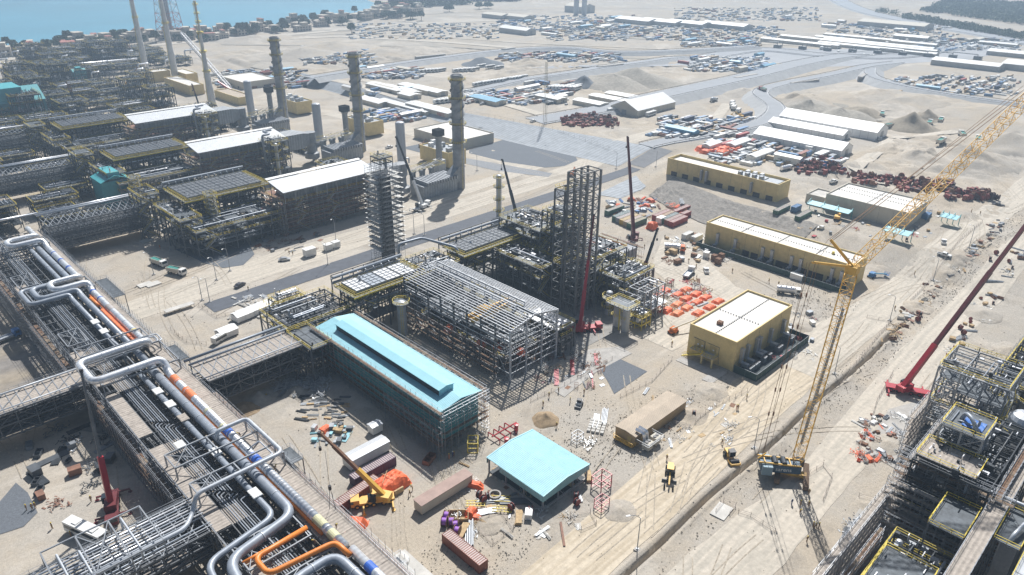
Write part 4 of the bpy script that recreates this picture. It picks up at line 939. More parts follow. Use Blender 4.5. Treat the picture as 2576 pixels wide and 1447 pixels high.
# ================================================================ CENTRE: teal building, frame, tower, process block
def gable_roof(m, x0, x1, y0, y1, z, zr, th=.15, ridge='y'):
    if ridge == 'y':
        xm = (x0+x1)/2; m.ext([(x0, z), (xm, zr), (x1, z), (x1, z-th), (xm, zr-th), (x0, z-th)], y0, y1, 'y')
    else:
        ym = (y0+y1)/2; m.ext([(y0, z), (ym, zr), (y1, z), (y1, z-th), (ym, zr-th), (y0, z-th)], x0, x1, 'x')
def teal_building():
    o = (100, 150, 0); t = thing('compressor_house', 'long teal sheet roofed building wrapped in scaffolding', 'industrial building', o)
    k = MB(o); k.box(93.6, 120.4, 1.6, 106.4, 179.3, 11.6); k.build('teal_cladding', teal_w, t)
    k = MB(o); gable_roof(k, 93, 107.1, 119.6, 180, 11.9, 13.0, .2)
    k.build('teal_roof', teal_r, t)
    k = MB(o); k.box(96.9, 124.8, 12.5, 97.1, 173.2, 14.2); k.build('louvre_slit', dark, t); k = MB(o); k.box(101.3, 124.6, 12.9, 101.5, 173.5, 14.3); gable_roof(k, 96.6, 101.8, 124.4, 173.7, 14.4, 14.9, .15); k.ext([(96.9, 12.4), (101.5, 12.4), (101.5, 14.3), (99.2, 14.8), (96.9, 14.3)], 124.5, 124.8); k.ext([(96.9, 12.4), (101.5, 12.4), (101.5, 14.3), (99.2, 14.8), (96.9, 14.3)], 173.2, 173.5)
    k.build('ridge_ventilator', teal_t, t)
    k = MB(o)
    for x in (93.8, 100, 106.2):
        for y in lin(120.6, 179, 9): k.beam((x, y, 0), (x, y, 11), .35)
    k.build('steel_columns', steel, t)
    k = MB(o); k.box(94, 121, 4.6, 106, 179, 4.9); k.build('floor_slab', conc, t)
teal_building()
sc = dict(lift=2, bay=2.2, rr=.05)
scaffold('building_scaffold', 'tube scaffold on the long shaded side of the teal roofed building', 93, 181, 93, 118.4, 12, wd=-1., boards=.8, **sc)
scaffold('building_scaffold', 'tube scaffold across the near end of the teal roofed building', 92.6, 118.6, 108, 118.6, 12.4, wd=-1., boards=.7, **sc)
scaffold('building_scaffold', 'tube scaffold between the teal roofed building and the bare frame', 107.4, 119, 107.4, 181, 12, wd=-1., boards=.7, **sc)
scaffold('building_scaffold', 'outer tube scaffold layer at the near left corner of the teal building', 91.2, 140, 91.2, 117, 8, wd=-1.2, boards=.6, **sc)
def bare_frame():
    x0, x1, y0, y1, ze, zr = 128, 148, 130.3, 181, 17, 19; o = (138, 155, 0); t = thing('hall_steelwork', 'bare grey steel frame of a big hall still without roof sheets', 'building frame', o)
    X = lin(x0, x1, 3); Y = lin(y0, y1, 8); xm = 138
    for y in Y:
        k = MB(o)
        for x in (x0, x1): k.beam((x, y, 0), (x, y, ze), .5)
        k.beam((x0, y, ze), (xm, y, zr), .35, .6); k.beam((xm, y, zr), (x1, y, ze), .35, .6)
        if y in (y0, Y[-1]):
            for x in X[1:-1]: k.beam((x, y, 0), (x, y, ze+1.2), .4)
        else: k.beam((x0, y, 9.5), (x1, y, 9.5), .3, .5)
        k.build('portal_frame', steel_w if y == y0 else steel, t)
    for i, z in enumerate((3, 5.2, 7.4, 9.4, 11.2, 13, 14.8, 16.4)):
        k = MB(o)
        if z > 9 or z < 4:
            k.beam((x0-.3, y0, z), (x0-.3, y1, z), .14, .24)
        k.beam((x1+.3, y0, z), (x1+.3, y1, z), .12, .2); k.beam((x0, y0-.3, z), (x1, y0-.3, z), .14, .24)
        if z > 9: k.beam((x0, y1+.3, z), (x1, y1+.3, z), .14, .24)
        k.build('wall_rail', steel_w, t)
    for i in range(21):                           # purlins
        x = x0+(x1-x0)*i/20; z = zr-abs(x-xm)/10*(zr-ze)+.38; k = MB(o); k.beam((x, y0-.4, z), (x, y1+.4, z), .24, .22); k.build('purlin', steel_w, t)
    for x in (136.2, 139.8): k = MB(o); k.beam((x, y0+6, zr+1.4), (x, y1-3, zr+1.4), .18, .3); [k.beam((x, y, zr), (x, y, zr+1.4), .18) for y in lin(y0+6, y1-3, 12)]; k.build('ventilator_curb', steel_w, t)
    k = MB(o)
    for (a, b) in ((Y[0], Y[1]), (Y[3], Y[4]), (Y[6], Y[7])):
        for xa, xb in ((x0, 133), (133, xm), (xm, 143), (143, x1)):
            za = zr-abs(xa-xm)/10*2; zb = zr-abs(xb-xm)/10*2; k.beam((xa, a, za), (xb, b, zb), .12); k.beam((xb, a, zb), (xa, b, za), .12)
        for x in (x0, x1): k.beam((x, a, 0), (x, b, 9), .18); k.beam((x, b, 0), (x, a, 9), .18); k.beam((x, a, 9), (x, b, 17), .18); k.beam((x, b, 9), (x, a, 17), .18)
    for a, b in zip(X, X[1:]): k.beam((a, y0, 0), (b, y0, 9.5), .2); k.beam((a, y0, 9.5), (b, y0, 17), .2)
    k.build('cross_bracing', steel_l, t)
    k = MB(o); k.beam((x0+.8, y0, 12.6), (x0+.8, y1, 12.6), .5, .8); k.beam((x1-.8, y0, 12.6), (x1-.8, y1, 12.6), .5, .8); k.build('crane_rail_beam', steel_l, t)
    for y in (148, 150.6): k = MB(o); k.box(x0+.8, y-.5, 12.9, x1-.8, y+.5, 14.2); k.build('crane_girder', cry, t)
    k = MB(o); k.box(134, 147, 14.2, 137, 151.5, 15.2); k.build('crane_trolley', cry, t)
bare_frame()
frame_unit('inner_platform', 'compressor platform with yellow rails inside the bare steel hall frame', 130.5, 144.5, 135, 176, [4.6, 8.6], 3, 7, cat='platform', brace=.3, fill=.6, equip=6, decks=[4.6], rails=[4.6], pipes=12, m=steel)
frame_unit('side_platform', 'low pipe platform with yellow rails along the far side of the bare hall frame', 150, 155, 130, 181, [3.5, 6.5], 1, 9, cat='platform', brace=.4, decks=[6.5], rails=[6.5], pipes=10, m=steel)
frame_unit('side_platform', 'pale decked platform at the right front of the bare hall frame', 149.5, 157.5, 131, 146, [3, 6, 8.6], 2, 3, cat='platform', brace=.6, decks=[8.6], rails=[8.6], deckm=silver_p, pipes=6)
scaffold('hall_scaffold', 'scaffold standing along the teal side of the bare hall frame', 126.6, 134, 126.6, 180, 9, boards=.9, wd=1.1)
scaffold('hall_scaffold', 'scaffold inside the near end of the bare hall frame', 129, 133.5, 147, 133.5, 9, boards=.8, wd=1.1)
for i, (x, y) in enumerate(((129.5, 160), (130.4, 146), (133, 141), (136, 134))):
    k = MB((x, y, 4.9)); z = 4.9; k.add([(x-1.2, y-1.8, z), (x+1.3, y-1.6, z), (x+1.1, y+1.7, z), (x-1.2, y+1.5, z), (x-.6, y-.9, z+1.9), (x+.7, y-1, z+1.7), (x+.5, y+.9, z+2.1), (x-.7, y+.8, z+1.6)], [(0, 1, 5, 4), (1, 2, 6, 5), (2, 3, 7, 6), (3, 0, 4, 7), (4, 5, 6, 7)])
    tag(k.build('covered_machine', tarp), 'machine wrapped in an orange red sheet inside the bare hall frame', 'wrapped machine', 'machines wrapped in orange sheets inside the hall frame')
# ---- bare tower
frame_unit('steel_tower', 'tall bare grey lattice tower of heavy columns and cross braces', 173.5, 183.3, 144.6, 150.2, [4+3.35*i for i in range(15)], 3, 1, cat='steel tower', m=mat('tower_steel', (.20, .205, .21), .6, .1, .2, .4), cw=.62, brace=.95, decks=(), joist=0, rails=())
frame_unit('steel_tower', 'shorter outer lattice frame with ladders hugging the left of the tall tower', 172.6, 183.3, 150.6, 155, [4+3.35*i for i in range(13)], 2, 1, cat='steel tower', m=steel, cw=.45, brace=.6, fill=.3, joist=0, rails=(17.4, 30.8, 44.2), pipes=6)
# ---- process block
PB = [('dark multilevel process block behind the bare hall next to the grated cooler', 184, 200, 172, 194, [4.5, 9, 13.5, 17, 20.5], 4, 5, 16, 10),
      ('highest dark process block with a yellow railed top left of the tall tower', 187, 196, 160, 174, [5, 10, 15, 20, 24, 28], 3, 3, 12, 9),
      ('process block directly behind the tall bare tower', 184.5, 203, 146, 160, [4.5, 9, 13, 17], 4, 3, 12, 8),
      ('process block right of the tower with yellow railed steps', 187, 203, 134, 145.4, [4, 8, 12], 4, 3, 12, 7),
      ('shaded lower pipe block at the back of the court beside the hall frame', 172, 183, 160, 183, [4.5, 9, 13], 3, 5, 14, 6),
      ('small stepped piping block with yellow rails between ducts and tower', 203.5, 213, 140, 150, [4, 7.5], 2, 3, 10, 6)]
for lb, a, b, c, d, lv, nx, ny, np_, ne in PB: frame_unit('process_block', lb, a, b, c, d, lv, nx, ny, cat='process block', brace=.45, fill=.95, rails=lv[1:], pipes=np_, equip=ne, stairs=1)
frame_unit('two_storey_steelwork', 'open grey two storey steel frame beside the white sheet shelter', 185.5, 197, 124.4, 131, [4, 8, 12], 3, 2, cat='steel frame', m=steel_l, brace=.4, fill=.3, pipes=5)
frame_unit('pump_platform', 'crowded piping platform with yellow rails above the unit pipe rack', 138, 155, 184, 199, [4.5, 9, 13.5], 4, 3, cat='process platform', brace=.5, fill=.95, rails=[9, 13.5], pipes=18, equip=8)
big_pipe('grey hooped pipe running over the crowded platform between the two cooler blocks', [(142, 203, 13), (142, 203, 18.5), (152, 202, 18.5), (157, 188, 17.5), (157, 186, 14)], .5, greyp, 1.8)
frame_unit('unit_rack', 'low pipe rack with yellow stairs at the far end of the planked truss bridge', 86.5, 110, 184, 202, [4.5, 9, 11.5], 5, 4, cat='pipe rack', brace=.5, fill=.8, rails=[11.5, 9], pipes=18, equip=3, stairs=1)
frame_unit('unit_rack', 'shaded rack under the end of the truss bridge beside the teal roof', 86, 93, 170, 184, [4, 8, 11], 2, 3, cat='pipe rack', brace=.6, fill=.8, rails=[11], pipes=8)
def drum(label, a, b, R, m, z):
    t = thing('horizontal_drum', label, 'vessel', (a[0], a[1], 0)); o = (a[0], a[1], 0); A = Vector((*a, z)); B = Vector((*b, z)); d = (B-A).normalized(); k = MB(o)
    k.cyl(A, B, R, n=20, caps=False); k.cyl(A-d*R*.5, A, R*.55, R, n=20); k.cyl(B, B+d*R*.5, R, R*.55, n=20); k.build('shell', m, t)
    k = MB(o)
    for f in (.2, .8): p = A+(B-A)*f; k.box(p.x-.3, p.y-R*.9, 0, p.x+.3, p.y+R*.9, z-R*.5)
    k.build('saddle_support', conc, t)
    k = MB(o); 
    for f in (.3, .5, .7): p = A+(B-A)*f; k.cyl(p, p+Vector((0, 0, R+.8)), .3, n=8)
    k.build('nozzles', greyl, t)
    k = MB(o); rail_rect(k, min(a[0], b[0])-.5, a[1]-R-1, max(a[0], b[0])+.5, a[1]+R+1, z+R+.2, r=.07); k.build('handrail', yel, t); return t
drum('big pale horizontal drum under yellow railed pipes by the unit rack', (92.5, 207.5), (103, 207.5), 2.1, greyl, 7)
frame_unit('pipe_platform', 'yellow railed platform of bent pipes over the pale horizontal drum', 94, 104, 204, 211, [5, 10.2], 3, 2, cat='platform', brace=.3, rails=[10.2], pipes=12, fill=.2)
# ---- red tarped duct box, small columns
def duct_box():
    o = (214, 160, 0); t = thing('duct_box', 'grey ribbed duct box half covered by a red sheet right of the tower', 'duct', o)
    k = MB(o); k.box(208.5, 152.6, 4, 218.5, 156.4, 10.5); k.build('ribbed_wall', mat('ribbed_panel', (.34, .35, .37), .6, 0, .12, .5, rib=(0, 1.6, .1)), t)
    k = MB(o); k.box(208.5, 156.4, 4, 209, 172, 10.5); k.box(218, 156.4, 4, 218.5, 172, 10.5); k.box(208.5, 171.6, 4, 218.5, 172, 10.5); k.box(208.8, 156.4, 4, 218.2, 171.8, 7); k.build('box_walls', casing, t)
    k = MB(o); r = random.Random(4)
    vs = [(209+1.35*i, 157.5+2.3*j, 9.2+1.4*nz(i*.7, j*.9)) for j in range(7) for i in range(8)]; k.add(vs, [(j*8+i, j*8+i+1, (j+1)*8+i+1, (j+1)*8+i) for j in range(6) for i in range(7)]); k.build('red_sheet', tarp, t)
    k = MB(o)
    for x in lin(208.5, 218.5, 4):
        for y in (152.6, 162, 172): k.beam((x, y, 0), (x, y, 11.4), .3)
    k.build('steel_columns', steel, t)
duct_box()
scaffold('duct_scaffold', 'scaffold on the right side of the red sheeted duct box', 220, 151, 220, 172, 10, boards=.8, wd=-1.3)
column_vessel('grey silo like column with yellow platform at the left end of the bare hall', (122.3, 175.4), 1.5, 12.6, (12.0,), greyl)
column_vessel('slim pale column with ladder cage at the foot of the tall tower', tuple(G(1530, 790)[:2]), 1.2, 9, (3, 6.5), greyl)
def twin_vessels():
    a, b = G(1551, 819), G(1572, 832); o = tuple(G(1562, 826)); t = thing('twin_vessels', 'pair of pale vertical vessels joined by one yellow railed platform', 'vessels', o)
    for p in (a, b): k = MB(o); k.lathe(p, [(1.35, 0), (1.35, 8.4), (1, 9), (.1, 9.3)], 20); k.build('vessel_shell', mat('pale_vessel', (.52, .52, .50), .6, 0, .1, .6), t)
    c = (a+b)/2; k = MB(o); k.box(c.x-3.4, c.y-4.6, 9.3, c.x+3.4, c.y+4.4, 9.5); k.build('platform_deck', grate, t)
    k = MB(o); rail_rect(k, c.x-3.4, c.y-4.6, c.x+3.4, c.y+4.4, 9.5, r=.08, st=1.8); rail_rect(k, c.x-2, c.y-2.8, c.x+2.2, c.y+3, 4.5, r=.07); k.beam((c.x-1.8, c.y-.4, 0), (c.x-1.8, c.y-.4, 9), .3); k.build('handrail', yel, t)
    k = MB(o)
    for (p, q) in (((-3.4, -4.6), (-3.4, 4.4)), ((3.4, -4.6), (3.4, 4.4)), ((-3.4, -4.6), (3.4, -4.6))): k.rod((c.x+p[0], c.y+p[1], 12.2), (c.x+q[0], c.y+q[1], 12.2), .09)
    for p in ((-3.4, -4.6), (-3.4, 4.4), (3.4, -4.6), (3.4, 4.4)): k.rod((c.x+p[0], c.y+p[1], 9.5), (c.x+p[0], c.y+p[1], 12.2), .09)
    k.build('hoist_frame', steel_w, t)
twin_vessels()
frame_unit('valve_skid', 'white valve skid with yellow rails right of the twin vessels', 181.5, 186.5, 122, 127.5, [2, 4.6], 2, 2, cat='skid', m=yel, brace=.3, rails=[4.6], pipes=12, equip=6, cw=.2)
# ---- scaffolded column
def wrapped_column():
    p = G(978, 652); x, y = p.x, p.y; H = 40; t = thing('scaffolded_column', 'tall dark column fully ringed by scaffold with pale board platforms', 'scaffolded column', (x, y, 0)); o = (x, y, 0)
    k = MB(o); k.box(x-2, y-2, 0, x+2, y+2, H-4); k.build('column_shell', dark, t)
    k = MB(o); S_ = 4.9
    for a in lin(-S_, S_, 4):
        for b in lin(-S_, S_, 4):
            if max(abs(a), abs(b)) > 2: k.rod((x+a, y+b, 0), (x+a, y+b, H+rnd.uniform(-1, 1)), .07)
    for i in range(20):
        z = i*2+.2
        for s in (-S_, -S_/2, S_/2, S_): 
            for h in (0, 1): k.rod((x-S_, y+s, z+h), (x+S_, y+s, z+h), .055); k.rod((x+s, y-S_, z+h), (x+s, y+S_, z+h), .055)
        k.rod((x-S_, y-S_, z), (x, y-S_, z+2), .05); k.rod((x-S_, y+S_, z), (x-S_, y, z+2), .05)
    k.build('scaffold_tubes', steel_l, t)
    for i in range(3, 19):
        k = MB(o); z = i*2+.3
        for j, (a, b, c, d) in enumerate(((-S_, -S_, S_, -S_+1.1), (S_-1.1, -S_, S_, S_), (-S_, S_-1.1, S_, S_), (-S_, -S_, -S_+1.1, S_))):
            e = (1.3, .5)[(i+j) % 2]; k.box(x+a-(e if a == -S_ else 0), y+b, z, x+c+(e if c == S_ else 0), y+d, z+.07)
        k.build('board_platform', mat('pale_board', (.64, .63, .60), .8, 0, .2, 1.), t)
wrapped_column()
frame_unit('crown_platform', 'yellow railed piping platform on the top of the scaffolded column', G(978, 652).x-3, G(978, 652).x+3, G(978, 652).y-3, G(978, 652).y+3, [41, 43], 1, 1, cat='platform', z0=38, brace=.2, fill=1, rails=[41, 43], pipes=5, cw=.2)
# ================================================================ BUILDINGS
def c9(k, x, y): return 859*(k % 3)+x/3., 482.3*(k//3)+y/3.     # enlarged ninth of the picture -> full px
def hall(name, label, x0, x1, y0, y1, z0, h, wall, roof, cat='building', par=.5, trim=None, vents=(), doors=()):
    o = ((x0+x1)/2, (y0+y1)/2, z0); t = thing(name, label, cat, o); k = MB(o); T = .35; zt = z0+h
    for a in ((x0, y0, x1, y0+T), (x0, y1-T, x1, y1), (x0, y0+T, x0+T, y1-T), (x1-T, y0+T, x1, y1-T)): k.box(a[0], a[1], z0-.5, a[2], a[3], zt)
    k.build('wall', wall, t); k = MB(o); k.box(x0+T-.02, y0+T-.02, zt-par-.3, x1-T+.02, y1-T+.02, zt-par); k.build('flat_roof', roof, t)
    k = MB(o)
    for a in ((x0-.06, y0-.06, x1+.06, y0+T), (x0-.06, y1-T, x1+.06, y1+.06), (x0-.06, y0+T, x0+T, y1-T), (x1-T, y0+T, x1+.06, y1-T)): k.box(a[0], a[1], zt, a[2], a[3], zt+.12)
    k.build('parapet_cap', trim or wall, t); k = MB(o)
    n = int((x1-x0)/6) if x1-x0 > y1-y0 else int((y1-y0)/6)
    for i in range(1, n):
        if x1-x0 > y1-y0: x = x0+(x1-x0)*i/n; k.box(x-.02, y0-.02, z0, x+.02, y0, zt-.1)
        else: y = y0+(y1-y0)*i/n; k.box(x0-.02, y-.02, z0, x0, y+.02, zt-.1)
    if k.f: k.build('panel_joint', dark, t)
    if vents:
        k = MB(o)
        for (ax, ay, bx, by, n) in vents:
            for i in range(n): q = i/(n-1); k.lathe((ax+(bx-ax)*q, ay+(by-ay)*q, zt-par), [(.22, 0), (.22, .25), (.05, .3)], 8)
        k.build('roof_vents', steel, t)
    return t
def ac_duct(t, o, x, y, z0, h, d, wall=(0, -1)):
    """rectangular duct down a wall with elbow and unit; wall = outward normal"""
    nx_, ny_ = wall; px, py = abs(ny_), abs(nx_); k = MB(o)
    def bx(a0, a1, n0, n1, za, zb):           # a: along wall, n: outward
        xs_ = sorted((x+px*a0+nx_*n0, x+px*a1+nx_*n1)); ys__ = sorted((y+py*a0+ny_*n0, y+py*a1+ny_*n1)); k.box(xs_[0], ys__[0], za, xs_[1], ys__[1], zb)
    bx(-.55, .55, .05, 1.0, z0+2.0, z0+h); bx(-.65, .65, .0, 1.1, z0+h-.5, z0+h+.1); k.build('wall_duct', mat('zinc_duct', (.46, .48, .51), .4, .4, .1, 1), t); k = MB(o)
    bx(-.7, .7, 1.0, 3.2, z0+1.2, z0+2.4); k.build('duct_elbow', mat('zinc_duct2', (.36, .40, .45), .4, .4, .1, 1), t); k = MB(o)
    for q in (-1.5, .1): bx(q, q+1.4, 3.2, 4.6, z0+.2, z0+2.1)
    k.build('cooling_unit', steel_l, t); k = MB(o)
    for q in (-1.5, .1): bx(q+.2, q+1.2, 3.4, 4.4, z0+2.1, z0+2.2)
    k.build('fan_grille', black, t)
def mesh_fence(label, pts, h=2.2, m=None, posts=3., z0=None, group=None, sheet=True, pm=None):
    P = [Vector((*p[:2], 0)) for p in pts]; o = (P[0].x, P[0].y, hgt(P[0].x, P[0].y)); t = thing('mesh_fence', label, 'fence', o, 0, group); k = MB(o); q = MB(o)
    for a, b in zip(P, P[1:]):
        L = (b-a).length; n = max(1, int(L/posts)); d = (b-a)/n
        for i in range(n+1):
            c = a+d*i; z = hgt(c.x, c.y); k.rod((c.x, c.y, z-.3), (c.x, c.y, z+h+.15), .06)
            if i < n:
                e = c+d; z2 = hgt(e.x, e.y); k.rod((c.x, c.y, z+h), (e.x, e.y, z2+h), .045)
                if sheet: s = (b-a).normalized().cross(Vector((0, 0, 1)))*.03; q.add([(c.x, c.y, z), (e.x, e.y, z2), (e.x, e.y, z2+h), (c.x, c.y, z+h), (c.x+s.x, c.y+s.y, z), (e.x+s.x, e.y+s.y, z2), (e.x+s.x, e.y+s.y, z2+h), (c.x+s.x, c.y+s.y, z+h)], [(0, 1, 2, 3), (7, 6, 5, 4)])
                else: 
                    for f in (.1, .5): k.rod((c.x, c.y, z+h*f), (e.x, e.y, z2+h*f), .035)
    k.build('posts_and_rails', pm or steel_l, t)
    if sheet: q.build('mesh_panels', m or mat('green_mesh', (.03, .07, .065), .8, 0, .2, .5), t)
# nearest yellow building
X0, X1, Y0, Y1 = 181, 216.3, 87.3, 103.6
t = hall('yellow_substation', 'nearest yellow box building with flat pale roof and a row of wall ducts', X0, X1, Y0, Y1, 0, 10.3, ywall, wroof, vents=((182.5, 95.2, 215, 95.2, 34), (197, 89, 197, 102.5, 15))); o = tuple(t.location)
for x in (184.6, 188, 193.6, 195.4, 202.6, 211.3): ac_duct(t, o, x, Y0, 0, 6.8, 1)
k = MB(o); k.box(187.5, 96.6, 9.8, 189, 98.2, 10.9); k.build('roof_hatch', woodd, t)
k = MB(o); k.box(181-3.2, 92.6, 3.1, 181, 96.8, 3.3); k.box(181-2., 96.8, 3.1, 181, 101.5, 3.3); k.build('landing_slab', conc, t)
k = MB(o)
for a, b in ((178.1, 92.9), (178.1, 96.5)): k.box(a-.25, b-.25, 0, a+.25, b+.25, 3.1)
k.box(177.9, 92.7, 2.5, 181, 93.0, 3.1); k.build('landing_legs', ywall, t)
k = MB(o); rail_rect(k, 177.8, 92.6, 181, 96.8, 3.3, r=.07, st=1.2, sides='wns'); rail_rect(k, 179, 97, 181, 101.5, 3.3, r=.07, st=1.2, sides='w'); stair(k, k, 178.4, 103.5, 0, 3.2, 0, -6.4, 1.2); k.build('yellow_stair', yel, t)
k = MB(o)
for y, w_ in ((94.6, 1.1), (98.6, .9), (100.2, .9)): k.box(180.9, y-w_, 3.3, 180.97, y+w_, 5.9)
k.build('door', mat('door_panel', (.52, .40, .17), .6), t)
k = MB(o)
for (a, b) in ((92.6, 96.8), (97.6, 101.6)): k.rod((180.9, a, 6.3), (180.9, b, 6.3), .09); k.rod((180.9, a, 6.3), (180.9, a, 3.4), .09)
k.rod((180.9, 92.6, 3.4), (180.9, 92.2, .6), .08); k.build('conduit', steel, t)
k = MB(o)
for y in (94.4, 98.4, 99.9): k.box(180.84, y-.28, 4.3, 180.89, y+.28, 4.8)
k.build('door_notice', white, t)
mesh_fence('dark green mesh fence round the cooling units of the nearest yellow building', [(181, 87), (181, 79.4), (215, 79.4), (215, 86)], 2.6)
k = MB(); k.box(181.2, 79.6, .16, 215, 87.2, .2); tag(k.build('dark_plinth', mat('dark_pad', (.07, .085, .09), .9)), kind='structure')
k = MB(); k.box(170.5, 88, .1, 181, 91.4, .16); k.box(174, 91.4, .1, 177.5, 103, .16); tag(k.build('concrete_apron', conc), kind='structure')
# long yellow building
X0, X1, Y0, Y1 = 264, 277, 86.8, 149.6
t = hall('yellow_substation', 'longest yellow building with white roof beyond the tanker trucks', X0, X1, Y0, Y1, 0, 10, ywall, wroof, vents=((270.5, 88, 270.5, 149, 56), (265, 102, 276, 102, 14), (265, 118, 276, 118, 14), (265, 134, 276, 134, 14))); o = tuple(t.location)
for (px, py) in ((455, 480), (665, 540), (975, 640), (1085, 670), (1310, 740), (1420, 770), (1780, 880), (1895, 910)): ac_duct(t, o, X0, W(1698.1+px*.21973, 503.1+py*.21973, 3.5).y, 0, 6.6, 1, (-1, 0))
for a, b in ((124.5, 131.5), (111, 123), (97, 109.5), (88, 95.5)):
    for c, d in ((a, (a+b)/2-.4), ((a+b)/2+.4, b)): k = MB(o); k.box(X0-.06, c, .2, X0-.01, d, 2.9); k.build('dark_opening', black, t)
k = MB(o); k.box(X0-.3, 133, 3, X0, 134.2, 5.4); k.box(X0-2, 132.5, 2.8, X0, 134.6, 3.); k.build('door_frame', mat('door_panel', (.52, .40, .17), .6), t)
k = MB(o); k.box(270, 97, 9.5, 270.8, 97.8, 10.6); k.build('roof_box', yel, t)
mesh_fence('dark mesh fence along the cooling units of the longest yellow building', [(263, 150), (258.4, 150), (258.4, 88), (263, 88)], 2.4)
k = MB(); k.box(258.6, 88.2, .16, 264, 149.8, .2); tag(k.build('dark_plinth', MATS['dark_pad']), kind='structure')
# yellow building on the upper yard
t = hall('yellow_substation', 'long yellow building with rooftop fans on the upper yard near the drum field', 323.5, 335.5, 148, 211, 5, 8.8, ywall, wroof, par=1.2, vents=()); o = tuple(t.location)
k = MB(o); k.box(325, 158, 12.5, 333, 172, 13.2); k.box(326, 150, 12.5, 333, 157, 13.2); k.build('roof_plinth', steel_l, t)
for i in range(7): k = MB(o); x = 326+(i % 2)*4; y = 158.5+i*1.9; k.box(x-1.1, y-.8, 13.2, x+1.3, y+.8, 15.2); k.build('roof_unit', white if i % 2 else steel_l, t)
k = MB(o)
for i in range(9): y = 150+i*6.8; k.box(323.4, y, 5, 323.48, y+3.6, 7.4)
k.build('dark_opening', black, t)
k = MB(o)
for y in (186, 189, 161): k.box(322, y, 6.8, 323.4, y+1, 12)
k.build('wall_duct', steel_l, t)
# pale building further right with four teal shelters
t = hall('pale_warehouse', 'large pale flat roofed building beside the teal shelters', 331, 355, 91.5, 128, 5, 7.6, creamw, wroof, vents=((343, 93, 343, 127, 30), (332, 110, 354, 110, 18), (349, 93, 349, 127, 30)))
t = hall('pale_annex', 'small pale flat roofed annex at the left end of the large pale building', 334, 346, 129.5, 138.5, 5, 4.4, creamw, conc_w)
def shelter(label, x0, x1, y0, y1, h):
    z0 = hgt(x0, y0); o = (x0, y0, z0); t = thing('teal_shelter', label, 'shelter', o); k = MB(o); k.add([(x0, y0, z0+h), (x1, y0, z0+h+.6), (x1, y1, z0+h+.6), (x0, y1, z0+h), (x0, y0, z0+h+.15), (x1, y0, z0+h+.75), (x1, y1, z0+h+.75), (x0, y1, z0+h+.15)], [(3, 2, 1, 0), (4, 5, 6, 7), (0, 1, 5, 4), (1, 2, 6, 5), (2, 3, 7, 6), (3, 0, 4, 7)]); k.build('sheet_roof', teal_t, t); k = MB(o)
    for y in lin(y0, y1, 3): k.beam((x1-.3, y, z0), (x1-.3, y, z0+h+1.8), .25); k.beam((x0, y, z0+h+.2), (x1-.3, y, z0+h+1.7), .16)
    k.build('support_frame', mat('teal_frame', (.05, .38, .38), .5), t)
p = G(1970, 530); shelter('long teal roofed shelter over the green container left of the pale building', 323, 327.5, 113.5, 133, 3.4)
shelter('teal roofed shelter right of the crane jib and in front of the pale building', 313, 318, 84.5, 95, 3.6)
shelter('teal roofed shelter behind the right end of the pale building', 349, 354, 77, 84, 3.6)
# ---------------------------------------------------------------- teal canopy
def canopy():
    x0, x1, y0, y1 = 95.5, 111.8, 86.2, 105.2; xm = 103.65; o = (xm, 95.7, 0); t = thing('open_canopy', 'open sided canopy with pale teal ribbed gable roof on steel posts', 'canopy', o)
    k = MB(o); gable_roof(k, x0, x1, y0, y1, 4.75, 5.6, .12); k.build('ribbed_roof', teal_r, t)
    k = MB(o)
    for y in (y0, y1): k.ext([(x0, 3.05), (x1, 3.05), (x1, 4.64), (xm, 5.5), (x0, 4.64)], y-.05, y+.05)
    k.box(x0-.08, y0, 3.05, x0+.05, y1-4.6, 4.7); k.box(x1-.05, y0, 3.05, x1+.05, y1, 4.7); k.build('fascia_sheet', mat('teal_fascia', (.24, .46, .50), .5, 0, .06, .4, rib=(1, .5, .03)), t)
    k = MB(o); rr = [(x0-.05, 4.78), (xm, 5.66), (x1+.05, 4.78)]
    for y in (y0, y1): 
        for a, b in zip(rr, rr[1:]): k.beam((a[0], y, a[1]), (b[0], y, b[1]), .35, .06)
    k.build('verge_trim', teal_t, t); k = MB(o)
    for y in lin(y0+.4, y1-.4, 3):
        for x in (x0+.4, x1-.4): k.beam((x, y, 0), (x, y, 4.5), .35)
        k.beam((x0+.4, y, 4.2), (x1-.4, y, 4.2), .25)
    for x in lin(x0+.4, x1-.4, 3)[1:-1]: k.beam((x, y0+.4, 0), (x, y0+.4, 4.5), .3)
    k.beam((x0+.4, y0+6.4, 0), (x0+.4, y0+9, 4), .14); k.beam((x0+5.4, y0+.4, 3.6), (x0+8, y0+.4, 0), .14); k.beam((x1-5, y0+.4, 3.6), (x1-2.6, y0+.4, 0), .14); k.build('steel_posts', steel_l, t)
    k = MB(o); k.box(x0+.2, y0+.2, 0, x1-.2, y0+.6, .55); k.box(x0+.2, y0+.6, 0, x0+.6, y1-5, .55); k.build('kerb_wall', conc, t)
    k = MB(o); k.box(x0+.6, y0+.6, .1, x1-.3, y1-.3, .22); k.build('floor_slab', mat('dark_floor', (.10, .11, .12), .9), t)
canopy()
